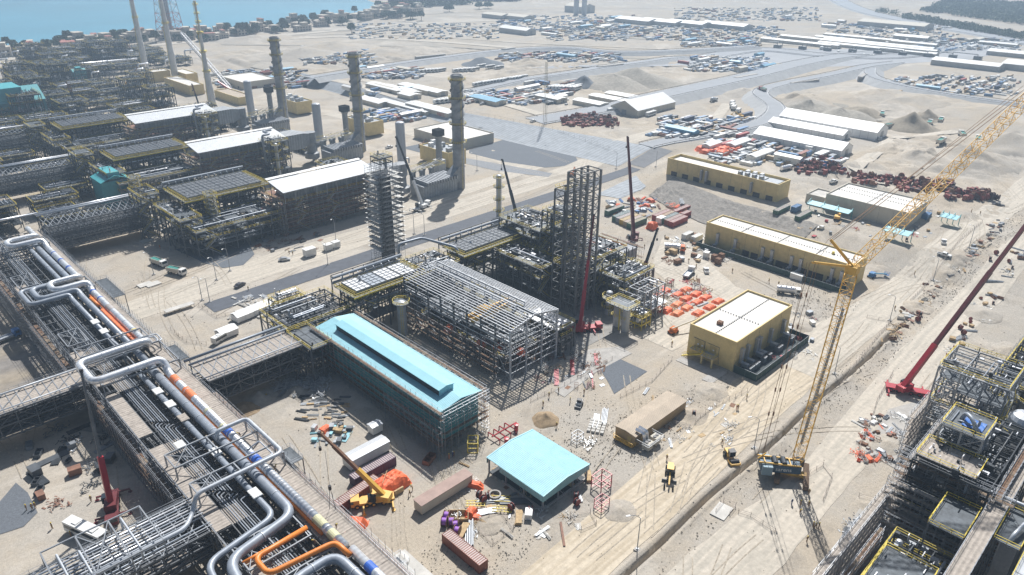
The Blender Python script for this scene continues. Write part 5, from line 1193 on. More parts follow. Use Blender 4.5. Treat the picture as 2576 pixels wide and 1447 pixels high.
# ---------------------------------------------------------------- tan cabin with ducts
a = W(1599, 1098, 3.6); b = W(1733, 1010, 3.6); c = W(1547, 1072, 3.6); x0, y0 = a.x, a.y; x1 = b.x; y1 = c.y
o = (x0, y0, 0); t = thing('tan_cabin', 'tan corrugated long cabin with bright ducts and cooling units at its near end', 'cabin', o)
k = MB(o); k.box(x0, y0, 0, x1, y1, 3.4); k.build('corrugated_wall', tanw, t); k = MB(o); gable_roof(k, x0-.2, x1+.2, y0-.2, y1+.2, 3.5, 3.9, .12, 'x'); k.build('ribbed_roof', tan, t)
k = MB(o); k.box(x0-.06, y0+1.4, .5, x0-.01, y0+2.4, 2.6); k.build('door', mat('door_panel', (.52, .40, .17), .6), t)
k = MB(o)
for i in range(2): k.pipe([(x0+1.8+i*1.3, y0+1.2, 4.3), (x0+1.8+i*1.3, y0-1.2, 4.3), (x0+1.8+i*1.3, y0-1.6, 2.2)], .55, 4, .5)
k.build('bright_duct', silver_p, t)
for i in range(2):
    k = MB(o); q = x0+.6+i*3.4; k.box(q, y0-3.8, .5, q+2.2, y0-1.8, 2.6); k.build('cooling_unit', creamw, t); k = MB(o); k.lathe((q+.6, y0-2.8, 2.6), [(.45, 0), (.45, .2)], 12); k.lathe((q+1.6, y0-2.8, 2.6), [(.45, 0), (.45, .2)], 12); k.build('fan_grille', black, t)
k = MB(o); rail_rect(k, x0-1.4, y0-.2, x0, y1-.4, .8, r=.07, st=1.3, sides='wns'); k.box(x0-1.4, y0, .6, x0, y1-.4, .8); k.build('yellow_walkway', cry, t)
k = MB(o); rail_rect(k, x0, y0-4.2, x0+6.6, y0, 1.8, r=.05, st=1.5); k.build('unit_railing', steel_l, t)
# ---------------------------------------------------------------- containers and cabins
def corr(m, x0, y0, z0, x1, y1, z1, amp=.05, per=.35):
    """corrugated steel box shell"""
    def wave(a, b): n = max(2, int(abs(b-a)/per)); return [a+(b-a)*i/n for i in range(n+1)], n
    for (ax, f, s) in (('x', y0, -1), ('x', y1, 1), ('y', x0, -1), ('y', x1, 1)):
        A, n = wave(x0, x1) if ax == 'x' else wave(y0, y1); vs = []
        for i, q in enumerate(A):
            d = f-s*amp*(i % 2)
            for z in (z0, z1): vs.append((q, d, z) if ax == 'x' else (d, q, z))
        m.add(vs, [(2*i, 2*i+2, 2*i+3, 2*i+1) for i in range(n)])
    m.quad((x0, y0, z1-.02), (x1, y0, z1-.02), (x1, y1, z1-.02), (x0, y1, z1-.02)); m.quad((x0, y0, z0), (x1, y0, z0), (x1, y1, z0), (x0, y1, z0))
def container_proto(L, m, roofm):
    t = thing('storage_container', '', 'container', (0, 0, 0)); k = MB(); corr(k, .06, .06, .15, L-.06, 2.38, 2.5); k.build('corrugated_body', m, t)
    k = MB(); n = int(L/.55)
    for i in range(n): x = L*(i+.15)/n; k.box(x, .1, 2.49, x+.3, 2.34, 2.53)
    k.build('ribbed_roof', roofm, t); k = MB()
    for x in (0, L-.16):
        for y in (0, 2.28): k.box(x, y, 0, x+.16, y+.16, 2.59)
    for y in (0, 2.32): k.box(.16, y, 2.47, L-.16, y+.12, 2.59); k.box(.16, y, .02, L-.16, y+.12, .16)
    for x in (0, L-.12): k.box(x, .16, 2.47, x+.12, 2.28, 2.59); k.box(x, .16, .02, x+.12, 2.28, .16)
    k.build('corner_frame', m, t); k = MB()
    k.box(-.03, .2, .18, .0, 1.2, 2.45); k.box(-.03, 1.24, .18, .0, 2.24, 2.45)
    for y in (.5, .95, 1.5, 1.95): k.rod((-.05, y, .2), (-.05, y, 2.4), .03)
    k.build('end_doors', m, t); return t
OBJM = lambda o, m: (setattr(o.material_slots[0], 'link', 'OBJECT'), setattr(o.material_slots[0], 'material', m))
contm = {}
def cm(n, c): contm[n] = mat('container_'+n, c, .6, .1, .14, .7); return contm[n]
for n, c in (('brown', (.24, .085, .06)), ('purple', (.09, .05, .10)), ('green', (.06, .15, .11)), ('red', (.30, .05, .05)), ('blue', (.10, .21, .38)), ('white', (.60, .60, .58)), ('tan', (.40, .32, .22)), ('grey', (.24, .26, .28)), ('paleroof', (.40, .33, .31)), ('yellow', (.50, .34, .08)), ('navy', (.03, .05, .11)), ('teal', (.06, .25, .27))): cm(n, c)
C40 = container_proto(12.19, contm['brown'], contm['paleroof']); C20 = container_proto(6.06, contm['brown'], contm['paleroof']); USED = set()
def container(label, p, rot, colr, roof=None, big=True, z=0, group=None, scale=None):
    s = C40 if big else C20; p = Vector((p[0], p[1], (p[2] if len(p) > 2 else hgt(p[0], p[1]))+z))
    if s.name not in USED and not scale: USED.add(s.name); s.location = p; s.rotation_euler.z = rot; s['label'] = label; c = s; 
    else: c = dup(s, p, rot, label, scale=scale)
    if group: c['group'] = group
    kk = kids(s) if c is s else None
    for ch, src in zip((kids(s) if c is s else LASTK(c, s)), kids(s)): OBJM(ch, contm[roof] if ('roof' in ch.name and roof) else contm[colr] if 'roof' not in ch.name else contm[roof or 'paleroof'])
    return c
_reg = {}
_old_dup = dup
def dup(o, loc=None, rot=0, label=None, group=None, scale=None, parent=None, mats=None):
    c = o.copy(); COL.objects.link(c)
    if parent: c.parent = parent; _reg.setdefault(parent.name, []).append(c)
    else:
        c.location = loc; c.rotation_euler.z = rot
        if label: c['label'] = label
        if group: c['group'] = group
        elif 'group' in c: del c['group']
        if scale: c.scale = scale if hasattr(scale, '__len__') else (scale,)*3
    for ch in kids(o): dup(ch, parent=c)
    return c
def LASTK(c, s): return _reg.get(c.name, [])
R90 = pi/2
q = W(1205.7, 1422.9, 2.6); container('red brown ribbed container standing alone at the bottom edge with dark crates against it', (q.x+2.44, q.y, 0), R90, 'brown')
p = G(894, 1228); container('dark purple container with pale roof behind the orange tarpaulin heap', (p.x, p.y, 0), 0, 'purple', 'paleroof')
p = G(838, 1306); container('red brown container beside the rack under the yellow crane', (p.x+2, p.y, 0), .12, 'brown', 'paleroof')
def cabin(label, p, L, Wd, H, rot, wall, roof, gable=.3, win=3, name='site_cabin', cat='cabin', z=0.3, group=None, over=.15):
    p = Vector((p[0], p[1], p[2] if len(p) > 2 else hgt(p[0], p[1]))); t = thing(name, label, cat, p, rot, group); k = MB(); k.box(0, 0, z, L, Wd, z+H); k.build('cabin_wall', wall, t)
    k = MB()
    if gable: gable_roof(k, -over, L+over, -over, Wd+over, z+H+.02, z+H+gable, .1, 'x')
    else: k.box(-over, -over, z+H+.01, L+over, Wd+over, z+H+.12)
    k.build('cabin_roof', roof, t); k = MB()
    for x in (.4, L/2, L-.7): k.box(x, .1, 0, x+.3, Wd-.1, z)
    k.build('footing', dark, t)
    for i in range(win): k = MB(); x = L*(i+.6)/(win+.2); k.box(x-.5, -.04, z+1.1, x+.5, -.01, z+2); k.build('window', glass, t)
    if win: k = MB(); k.box(.5, -.04, z+.05, 1.3, -.01, z+2.05); k.build('door', steel_l, t)
    return t
cabin('long white cabin with white ribbed roof beside the purple container', G(883, 1187), 11.8, 3.6, 2.7, 0, white, whites, .35, 0)
cabin('long pinkish roofed cream cabin between the canopy and the orange heap', G(1062, 1298), 15.4, 2.9, 2.7, 0, creamw, mat('pink_roof', (.36, .25, .21), .7, 0, .12, .5), .08, 0)
cabin('tiny white shed behind the long white cabin', G(939, 1098), 3.2, 2.5, 2.3, 0, white, whites, .3, 0, name='site_shed', cat='shed')
k = MB(tuple(W(1010, 1440, 2.5)*1)); q = W(985, 1402, 2.6); t = thing('concrete_block', 'pale flat topped concrete block with rusty guard rails at the bottom edge', 'concrete block', (q.x, q.y, 0)); o = (q.x, q.y, 0)
k = MB(o); k.box(q.x-1, q.y-16, 0, q.x+3.4, q.y, 2.5); k.build('block_body', conc_w, t); k = MB(o); rail_rect(k, q.x-.8, q.y-3.4, q.x+2, q.y-.4, 2.5, r=.05, st=1.3); k.build('guard_rail', tubem, t); k = MB(o); k.box(q.x-.6, q.y-2.8, 2.51, q.x+1, q.y-.8, 2.62); k.build('open_grate', dark, t)
# ================================================================ LATTICE CRANE
def lattice(m, p, q, w1, w2, n, r=.1, chord=.16, h1=None, h2=None):
    p, q = Vector(p), Vector(q); d = (q-p).normalized(); up = Vector((0, 0, 1)) if abs(d.z) < .9 else Vector((cos(CR), sin(CR), 0)); a = d.cross(up).normalized(); b = a.cross(d).normalized(); prev = None
    for i in range(n+1):
        f = i/n; w_ = w1+(w2-w1)*f
        if i in (0,): w_ *= .35
        if i == n: w_ *= .35
        if i == 1 or i == n-1: w_ = w1
        c = p+(q-p)*f; R = [c+(a*x+b*y)*w_/2 for x, y in ((-1, -1), (1, -1), (1, 1), (-1, 1))]
        if prev:
            for k in range(4): m.beam(prev[k], R[k], chord, caps=False); m.rod(prev[k], R[(k+1) % 4], r*.6) if i % 2 else m.rod(prev[(k+1) % 4], R[k], r*.6)
            for k in range(4): m.rod(R[k], R[(k+1) % 4], r*.5)
        prev = R
CR = radians(20)
def crawler_crane():
    cr = CR
    b = G(1990, 1198); b.z = hgt(b.x, b.y); t = thing('crawler_crane', 'yellow lattice crawler crane with luffing jib and dark blue house', 'crawler crane', b); o = tuple(b)
    ux = Vector((0.94, .34, 0)); top = PD(2146, 672, dep((b.x+3, b.y+1, 58))); foot = b+Vector((1.2, -.2, 3.4)); CR_dir = (top-foot)
    k = MB(o); lattice(k, foot, top, 2.5, 2.5, 26, .12, .14); k.build('main_mast', cry, t)
    k = MB(o)
    for s in (-.5, .5): k.rod(foot+Vector((s, .3, 2)), top+Vector((s, 0, -2)), .07)
    k.cyl(foot+Vector((.2, 0, 6)), top+Vector((0, 0, -10)), .32, n=8); k.build('mast_ladder', steel_l, t)
    # crawlers
    ang = radians(25); A = Vector((cos(ang), sin(ang), 0)); Bv = Vector((-sin(ang), cos(ang), 0))
    for s in (-1, 1):
        c = b+Bv*s*3.3; k = MB(o); n = 20; pr = []
        for i in range(n): th = 2*pi*i/n; pr.append((4.1*(1 if cos(th) > 0 else -1)+.75*cos(th), .75+.72*sin(th)))
        vs = []
        for sgn in (-.6, .6): vs += [c+A*x+Bv*sgn+Vector((0, 0, z)) for x, z in pr]
        k.add(vs, [(i, (i+1) % n, n+(i+1) % n, n+i) for i in range(n)]+[tuple(range(n)), tuple(range(n, 2*n))[::-1]]); f = k.build('crawler_track', mat('track_rust', (.22, .15, .10), .8, 0, .2, 2), t)
        k = MB(o)
        for i in range(22): x = -4.6+i*.43; pp = c+A*x+Vector((0, 0, 1.5)); k.beam(pp-Bv*.66, pp+Bv*.66, .2, .12)
        k.build('track_shoes', mat('track_rust', (.22, .15, .10)), f)
    k = MB(o); c = b+Vector((0, 0, 1.1)); k.beam(c-Bv*3.4, c+Bv*3.4, 1.6, .8); k.cyl(b+Vector((0, 0, 1.4)), b+Vector((0, 0, 2)), 1.6, n=20); k.build('car_body', cry, t)
    # house: dark blue box pointing back (towards image left)
    bk = Vector((-.62, .78, 0)).normalized(); fr = -bk; sd_ = Vector((-bk.y, bk.x, 0)); Z = Vector((0, 0, 1))
    def obx(m, c, l, w_, h): 
        vs = [c+fr*x*l/2+sd_*y*w_/2+Z*z for z in (0, h) for x, y in ((-1, -1), (1, -1), (1, 1), (-1, 1))]; m.add(vs, [(3, 2, 1, 0), (4, 5, 6, 7), (0, 1, 5, 4), (1, 2, 6, 5), (2, 3, 7, 6), (3, 0, 4, 7)])
    k = MB(o); obx(k, b+bk*3.2+Z*2, 9.5, 3.2, 2.0); hs = k.build('machinery_house', cblue, t)
    k = MB(o)
    for i in range(6):
        for s in (-1, 1): obx(k, b+bk*6.6+sd_*s*2.0+Z*(1.7+i*.42), 2.4, 1.2, .38)
    k.build('counterweight_slabs', crgrey, t)
    k = MB(o)
    for s in (-1, 1): k.beam(b+sd_*s*1.3+Z*4.1+fr*1.5, b+sd_*s*1.3+bk*8.6+Z*4.6, .3, .35)
    for f_ in (1, 4, 7): k.beam(b+sd_*1.3+Z*4.3+bk*f_, b-sd_*1.3+Z*4.3+bk*f_, .25)
    k.beam(b+bk*8.6+Z*4.6, b+bk*7+Z*6.4, .25); k.build('rear_frame', cry, t)
    k = MB(o); obx(k, b+fr*1.8+sd_*1.9*(-1)+Z*2, 2.2, 1.2, 2.1); k.build('operator_cab', glass, t)
    k = MB(o); k.cyl(b+bk*2.5-sd_*1.2+Z*4.3, b+bk*2.5+sd_*1.2+Z*4.3, .7, n=14); k.cyl(b+bk*4.6-sd_*1.2+Z*4.3, b+bk*4.6+sd_*1.2+Z*4.3, .7, n=14); k.build('rope_winch', dark, t)
    cu = bpy.data.curves.new('maker_lettering', 'FONT'); cu.body = 'sarens'; cu.size = 1.5; cu.extrude = .02; cu.align_x = 'CENTER'
    tmp = bpy.data.objects.new('tmp', cu); COL.objects.link(tmp); dg = bpy.context.evaluated_depsgraph_get(); me = bpy.data.meshes.new_from_object(tmp.evaluated_get(dg)); bpy.data.objects.remove(tmp)
    me.materials.clear(); me.materials.append(white); L_ = bpy.data.objects.new('house_lettering', me); COL.objects.link(L_); L_.parent = hs
    s_ = -1 if (sd_.dot(b-Vector((0, 0, 0))) > 0) else 1
    nrm = sd_*s_; xd = Z.cross(nrm)*1; Mx = Matrix((xd, Z, nrm)).transposed().to_4x4(); Mx.translation = bk*2.6+Z*2.55+nrm*1.64; L_.matrix_local = Mx
    # struts and jib
    dtop = dep(top); s1 = PD(2045, 660, dtop-1); s2 = PD(2090, 604, dtop+1); jibend = PD(2640, 195, dtop+6)
    for lb, e in (('mast_strut', s1), ('jib_strut', s2)):
        k = MB(o); a_ = (e-top).cross(Vector((.4, .4, 1))).normalized()*.55
        for s in (-1, 1): k.beam(top+a_*s, e+a_*s*.8, .3, caps=True)
        for f_ in (.2, .4, .6, .8, 1): k.beam(top+(e-top)*f_+a_*.9, top+(e-top)*f_-a_*.9, .2)
        k.build(lb, cry, t)
    k = MB(o); lattice(k, top, jibend, 2.1, 2.1, 34, .11, .13); k.build('luffing_jib', cry, t)
    k = MB(o)
    for s in (-.4, .4):
        e = Vector((s, -s, 0)); k.rod(s1+e, b+bk*8.4+Z*4.8+e, .07); k.rod(s1+e, s2+e, .05); k.rod(s2+e, jibend+Z*1.5+e, .08); k.rod(s1+e*2.2, b+bk*7+Z*6.2+e, .05)
    k.rod(s2, PD(2560, 262, dtop+6)+Z*4, .06); k.build('pendant_ropes', mat('rope_rust', (.22, .13, .07), .8), t)
    k = MB(o)
    for f_ in (.15, .3, .5, .62, .75):
        for s in (-.4, .4): c = s1+(b+bk*8.4+Z*4.8-s1)*f_+Vector((s, -s, 0)); k.cyl(c-Z*.5, c+Z*.5, .2, n=6)
    k.build('rope_couplings', woodd, t)
    k = MB(o); k.box(top.x-1.2, top.y-1.2, top.z-1.4, top.x+1.2, top.y+1.2, top.z+.4); k.build('mast_head', cry, t)
crawler_crane()
# ================================================================ TELESCOPIC CRANES
def wheel(m, x, y, r, w_): m.cyl((x, y-w_/2, r), (x, y+w_/2, r), r, n=14)
def tele_crane(label, p, rot, tip, cols, secs, L=11, w0=1.1, base=None, cabm=None, hook=None, visible=True, outr=True, fly=None):
    """cols: (chassis, boom colours ...); secs: fractions with widths; tip world point"""
    p = Vector(p); t = thing('mobile_crane', label, 'mobile crane', p); o = tuple(p); u = Vector((cos(rot), sin(rot), 0)); s = Vector((-sin(rot), cos(rot), 0)); Z = Vector((0, 0, 1)); ch = cols[0]
    def bx(m, cx, cy, z0, z1, l, w_):
        c = p+u*cx+s*cy; vs = [c+u*x*l/2+s*y*w_/2+Z*z for z in (z0, z1) for x, y in ((-1, -1), (1, -1), (1, 1), (-1, 1))]; m.add(vs, [(3, 2, 1, 0), (4, 5, 6, 7), (0, 1, 5, 4), (1, 2, 6, 5), (2, 3, 7, 6), (3, 0, 4, 7)])
    k = MB(o); bx(k, 0, 0, .9, 1.5, L, 2.6); k.build('carrier_deck', ch, t)
    k = MB(o); bx(k, L/2-1, 0, .7, 2.5, 2., 2.5); f = k.build('driver_cab', ch, t); k = MB(o); bx(k, L/2-.3, 0, 1.6, 2.3, .7, 2.56); bx(k, L/2+.02, 0, 1.6, 2.3, .05, 2.2); k.build('windscreen', glass, f)
    for i, wx in enumerate((-L*.4, -L*.25, -L*.02, L*.14, L*.36)):
        for sy in (-1, 1):
            k = MB(o); c = p+u*wx+s*sy*1.15+Z*.65; k.cyl(c-s*.25, c+s*.25, .65, n=14); f = k.build('wheel', rubber, t); k = MB(o); k.cyl(c-s*.27, c+s*.27, .3, n=10); k.build('rim', ch, f)
    if outr:
        k = MB(o)
        for wx in (-L*.45, L*.22):
            k.beam(p+u*wx-s*3.6+Z*.9, p+u*wx+s*3.6+Z*.9, .35)
            for sy in (-3.5, 3.5): c = p+u*wx+s*sy; k.cyl(c, c+Z*1, .14, n=6); k.cyl(c, c+Z*.12, .5, n=8)
        k.build('outrigger', ch, t)
    tip = Vector(tip); bd = (tip-p); bh = Vector((bd.x, bd.y, 0)); bh = bh.normalized() if bh.length > .5 else u; sd2 = Vector((-bh.y, bh.x, 0)); piv = p-u*L*.12-bh*1.6+Z*2.6
    k = MB(o); c = p-u*L*.12+Z*1.5; vs = [c+bh*x+sd2*y+Z*z for z in (0, 1.5) for x, y in ((-3.3, -1.25), (1.6, -1.25), (1.6, 1.25), (-3.3, 1.25))]; k.add(vs, [(3, 2, 1, 0), (4, 5, 6, 7), (0, 1, 5, 4), (1, 2, 6, 5), (2, 3, 7, 6), (3, 0, 4, 7)]); k.build('turntable_house', ch, t)
    k = MB(o); c2 = c+sd2*1.5; vs = [c2+bh*x+sd2*y+Z*z for z in (0, 1.7) for x, y in ((-.2, -.5), (1.9, -.5), (1.5, .5), (-.2, .5))]; k.add(vs, [(3, 2, 1, 0), (4, 5, 6, 7), (0, 1, 5, 4), (1, 2, 6, 5), (2, 3, 7, 6), (3, 0, 4, 7)]); k.build('operator_cab', glass, t)
    for i, (a, b, w_) in enumerate(secs): k = MB(o); k.beam(piv+(tip-piv)*a, piv+(tip-piv)*b, w_, w_*1.15); k.build('boom_section', cols[min(1+i, len(cols)-1)], t)
    k = MB(o); k.beam(p-u*L*.12+bh*1.4+Z*2.2, piv+(tip-piv)*secs[0][1]*.55, .4); k.build('lift_ram', steel_l, t)
    k = MB(o); e = tip+bh*.6; k.beam(tip, e, .7); hb = hook if hook else e-Z*4; hb = Vector(hb)
    for q_ in (-.15, .15): k.rod(e+sd2*q_, Vector((e.x, e.y, hb.z))+sd2*q_, .035)
    k.cyl((e.x, e.y, hb.z-.9), (e.x, e.y, hb.z), .35, n=8); k.build('hook_block', black, t)
    return t
g_ = lambda u, v: G(u, v)
b = g_(1470, 832); tele_crane('red mobile crane with raised red boom in front of the tall bare tower', b, -.55, PD(1494, 542, dep((b.x, b.y, 20))+2), (red, red, red, redd, redd), ((0, .33, 1.1), (.33, .6, .85), (.6, .85, .7), (.85, 1, .55)), L=12)
b = g_(2292, 990); tele_crane('large red mobile crane at the right with very long dark boom', b, -1.15, PD(2640, 488, dep((b.x, b.y, 20))+4), (red, red, redd, redd), ((0, .22, 1.35), (.22, .6, 1.1), (.6, 1, .9)), L=14)
b = g_(286, 1285); tele_crane('red mobile crane in the shade left of the main rack', b, -1.9, PD(204, 935, dep((b.x, b.y, 15))-2), (redd, red, steel, steel), ((0, .36, 1.05), (.36, .7, .55), (.7, 1, .4)), L=12)
b = g_(1062, 524); tele_crane('white mobile crane with black boom beyond the scaffolded column', b, .3, PD(997, 345, dep((b.x, b.y, 20))+4), (white, white, dark, dark), ((0, .36, 1.1), (.36, .7, .8), (.7, 1, .6)), L=12)
b = g_(1318, 530); b = Vector((222, 222, 0)); tele_crane('mobile crane with dark boom leaning behind the grated cooler block', b, .2, PD(1264, 402, dep((b.x, b.y, 15))), (white, dark, dark, dark), ((0, .5, 1.), (.5, .8, .75), (.8, 1, .55)), L=12)
b = g_(1592, 607); tele_crane('crane with tall dark maroon boom standing by the container yard', b, .4, PD(1579, 345, dep((b.x, b.y, 20))+3), (redd, redd, redd, redd), ((0, .4, 1.25), (.4, .75, 1.), (.75, 1, .8)), L=12)
b = g_(1612, 722); tele_crane('crane with red lower boom and black upper boom near the tank truck', b, .5, PD(1654, 576, dep((b.x, b.y, 12))+4), (red, redd, dark, dark), ((0, .4, 1.2), (.4, .75, .9), (.75, 1, .65)), L=11)
b = g_(938, 1266); tele_crane('yellow mobile crane beside the orange tarpaulin heap', b, 2.62, PD(806, 1090, dep((b.x, b.y, 8))-2), (cry, cry, woodd, woodd), ((0, .42, .95), (.42, .8, .7), (.8, 1, .5)), L=10)
for lb, ub, vb, ut, vt in (('thin dark crane boom above the grey piping of the far left units', 200, 285, 175, 212), ('thin dark crane boom over the far left pipe racks near the flares', 330, 215, 345, 170), ('thin black crane boom rising left of the farthest white roof', 205, 300, 166, 205), ('rust coloured thin crane boom standing on the farthest white roof line', 512, 300, 483, 212), ('dark crane boom crossing the middle of the far units', 402, 270, 385, 218), ('leaning dark boom behind the farthest white roof', 408, 272, 428, 228), ('small dark boom near the base of the left flare', 350, 155, 319, 110)):
    b = g_(ub, vb); tele_crane(lb, b, .3, PD(ut, vt, dep((b.x, b.y, 15))), (cry, steel_l, dark, rust), ((0, .35, 1.2), (.35, .7, .8), (.7, 1, .7)), outr=False)
# hook of yellow crane with its hanging line
k = MB(tuple(PD(829, 1222, 152))); q = PD(829, 1222, 150); k = MB(tuple(q)); k.cyl(q, q-Vector((0, 0, 1)), .35, n=8); [k.rod(q, q+Vector((a, -a, -7)), .06) for a in (-.5, .5)]; k.rod(q, q+Vector((0, 0, 9)), .04)
tag(k.build('crane_hook', black), 'black crane hook with two hanging slings above the yard edge of the rack', 'crane hook')
# ================================================================ VEHICLES (forward = +x, origin on the ground at the middle)
def wheels(t, xs_, y, r, w_=.3):
    for x in xs_:
        for s in (-1, 1): k = MB(); k.cyl((x, s*(y-w_/2), r), (x, s*(y+w_/2), r), r, n=12); f = k.build('wheel', rubber, t); k = MB(); k.cyl((x, s*(y-w_/2-.02), r), (x, s*(y+w_/2+.02), r), r*.5, n=8); k.build('rim', steel_l, f)
def lights(t, x, y, z):
    for s in (-1, 1): k = MB(); k.box(x, s*y-.12, z, x+.04, s*y+.12, z+.16); k.build('headlight', white, t)
def car(kind, m):
    t = thing(kind, '', {'pickup_truck': 'pickup', 'parked_car': 'car'}[kind]); W_ = .88
    k = MB()
    if kind == 'pickup_truck':
        k.ext([(-2.6, .45), (2.5, .45), (2.55, .85), (2.4, 1.05), (1.2, 1.12), (.7, 1.72), (-.75, 1.75), (-.85, 1.1), (-2.6, 1.08)], -W_, W_); k.build('body', m, t)
        k = MB(); k.box(-2.5, -.75, 1.0, -.95, .75, 1.1); k.build('load_bed', black, t)
        k = MB(); k.ext([(.78, 1.15), (.7, 1.5), (.5, 1.66), (-.6, 1.68), (-.72, 1.15)], -W_-.01, W_+.01); k.add([(1.22, -.8, 1.14), (1.22, .8, 1.14), (.74, .74, 1.68), (.74, -.74, 1.68)], [(0, 1, 2, 3)]); k.build('windows', glass, t); wheels(t, (1.6, -1.6), .8, .38, .25)
    else:
        k.ext([(-2.3, .4), (2.3, .4), (2.35, .8), (1.3, .98), (.6, 1.5), (-1.1, 1.52), (-1.8, 1.05), (-2.3, 1.0)], -W_, W_); k.build('body', m, t)
        k = MB(); k.ext([(1.1, 1.0), (.55, 1.42), (-1.05, 1.44), (-1.6, 1.05)], -W_-.01, W_+.01); k.build('windows', glass, t); wheels(t, (1.45, -1.45), .8, .33, .22)
    lights(t, 2.5 if kind[0:2] == 'pi' else 2.3, .62, .68); return t
def cabover(t, x, m, h=2.9, z=.75):
    k = MB(); k.ext([(x-2., z), (x, z), (x+.08, z+1), (x-.15, h), (x-1.9, h+.05)], -1.2, 1.2); f = k.build('cab', m, t)
    k = MB(); k.add([(x+.1, -1.05, z+1.05), (x+.1, 1.05, z+1.05), (x-.1, 1., h-.2), (x-.1, -1., h-.2)], [(0, 1, 2, 3)]); k.box(x-1.5, -1.22, z+1.0, x-.4, 1.22, h-.35); k.build('windscreen', glass, f); lights(t, x+.02, .9, z+.15)
def truck(kind, cabm, m, m2=None):
    cat = {'dump_truck': 'dump truck', 'tank_truck': 'tank truck', 'flatbed_truck': 'flatbed truck', 'cargo_truck': 'truck', 'mixer_truck': 'concrete mixer'}[kind]; t = thing(kind, '', cat); cabover(t, 4.2, cabm)
    k = MB(); k.box(-4.2, -.5, .75, 4., .5, 1.1); k.build('chassis', black, t); wheels(t, (3.1, 1.4, -2.1, -3.4) if kind != 'flatbed_truck' else (3.1, -2.6), 1.05, .52, .35); k = MB()
    if kind == 'dump_truck':
        k.ext([(-4.2, 1.2), (1.9, 1.2), (2.0, 2.9), (-4.5, 2.6)], -1.25, -1.1); k.ext([(-4.2, 1.2), (1.9, 1.2), (2.0, 2.9), (-4.5, 2.6)], 1.1, 1.25); k.box(1.85, -1.2, 1.2, 2.0, 1.2, 3.0); k.box(-4.3, -1.1, 1.15, 1.9, 1.1, 1.3); k.box(-4.4, -1.1, 1.3, -4.25, 1.1, 2.6); k.build('tipper_body', m, t); k = MB(); k.box(-4.2, -1.1, 2.2, 1.85, 1.1, 2.45); k.build('load', m2, t)
    elif kind == 'tank_truck':
        k.pipe([(-4.3, 0, 2.15), (1.9, 0, 2.15)], 1.15, 16); k.build('tank', m, t); k = MB()
        for x in (-3, -1.2, .6): k.lathe((x, 0, 3.2), [(.35, 0), (.35, .2), (.1, .25)], 8)
        k.box(-4.2, -.9, 1.1, 1.8, .9, 1.25); k.build('tank_hatches', m2 or steel_l, t)
    elif kind == 'flatbed_truck':
        k.box(-4.2, -1.15, 1.1, 1.9, 1.15, 1.25)
        for a in ((-4.2, -1.15, 1.9, -1.08), (-4.2, 1.08, 1.9, 1.15), (-4.2, -1.15, -4.1, 1.15), (1.8, -1.15, 1.9, 1.15)): k.box(a[0], a[1], 1.25, a[2], a[3], 1.75)
        k.build('side_boards', m, t)
    elif kind == 'mixer_truck':
        k.cyl((-3.8, 0, 2.9), (-2., 0, 2.6), .6, 1.25, 14); k.cyl((-2, 0, 2.6), (1.4, 0, 2.1), 1.25, .8, 14); k.build('mixing_drum', m, t); k = MB(); k.box(-4.3, -.5, 1.1, -3.6, .5, 3.); k.build('chute_frame', m2 or steel_l, t)
    else: k.box(-4.2, -1.22, 1.15, 1.9, 1.22, 3.3); k.build('cargo_box', m, t)
    return t
def bus(m):
    t = thing('coach_bus', '', 'bus'); k = MB(); k.ext([(-5.8, .5), (5.7, .5), (5.8, 1.4), (5.55, 3.05), (-5.75, 3.1)], -1.25, 1.25); k.build('body', m, t)
    k = MB(); k.box(-5.4, -1.27, 1.55, 5.2, 1.27, 2.5); k.add([(5.78, -1.1, 1.5), (5.78, 1.1, 1.5), (5.64, 1.05, 2.85), (5.64, -1.05, 2.85)], [(0, 1, 2, 3)]); k.build('window_band', glass, t)
    k = MB(); k.box(1.4, -.8, 3.08, 3.4, .8, 3.3); k.box(-3.5, -.7, 3.1, -2, .7, 3.28); k.build('roof_unit', white, t); wheels(t, (3.7, -3.3), 1.1, .5, .3); lights(t, 5.74, .9, .8); return t
class Kind:
    def __init__(s, proto): s.p = proto; s.used = False
    def __call__(s, label, p, rot=0, group=None, scale=None, z=0, tilt=None, body=None):
        p = Vector((p[0], p[1], (p[2] if len(p) > 2 else hgt(p[0], p[1]))+z))
        if not s.used and not scale and body is None:
            s.used = True; o = s.p; o.location = p; o.rotation_euler.z = rot; o['label'] = label
            if group: o['group'] = group
        else: o = dup(s.p, p, rot, label, group, scale)
        if tilt: o.rotation_euler = tilt
        if body is not None:
            if o.type == 'MESH': OBJM(o, body)
            else: OBJM(LASTK(o, s.p)[0], body)
        return o
    def clean(s):
        if not s.used:
            for c in list(s.p.children):
                for d in list(c.children): bpy.data.objects.remove(d)
                bpy.data.objects.remove(c)
            bpy.data.objects.remove(s.p)
pick = Kind(car('pickup_truck', white)); sedan = Kind(car('parked_car', white)); dump = Kind(truck('dump_truck', white, creamw, mat('green_tarp', (.02, .22, .19), .7))); tanker = Kind(truck('tank_truck', white, silver_p)); flat = Kind(truck('flatbed_truck', white, greyl)); cargo = Kind(truck('cargo_truck', white, white)); mixer = Kind(truck('mixer_truck', white, greyl)); coach = Kind(bus(white))
KINDS = [pick, sedan, dump, tanker, flat, cargo, mixer, coach]
dump('dump truck with green load cover nearer the lattice of lamp posts', G(401, 668), -1.35); dump('dump truck with green load cover nearer the gravel pad', G(446, 690), -1.2)
sedan('dark four wheel drive car beside the new asphalt road', G(604, 721), .35, body=mat('car_dark', (.07, .07, .08), .3)); sedan('silver car parked near the white generator boxes', G(716, 656), -.5, body=mat('car_silver', (.5, .52, .55), .3, .5))
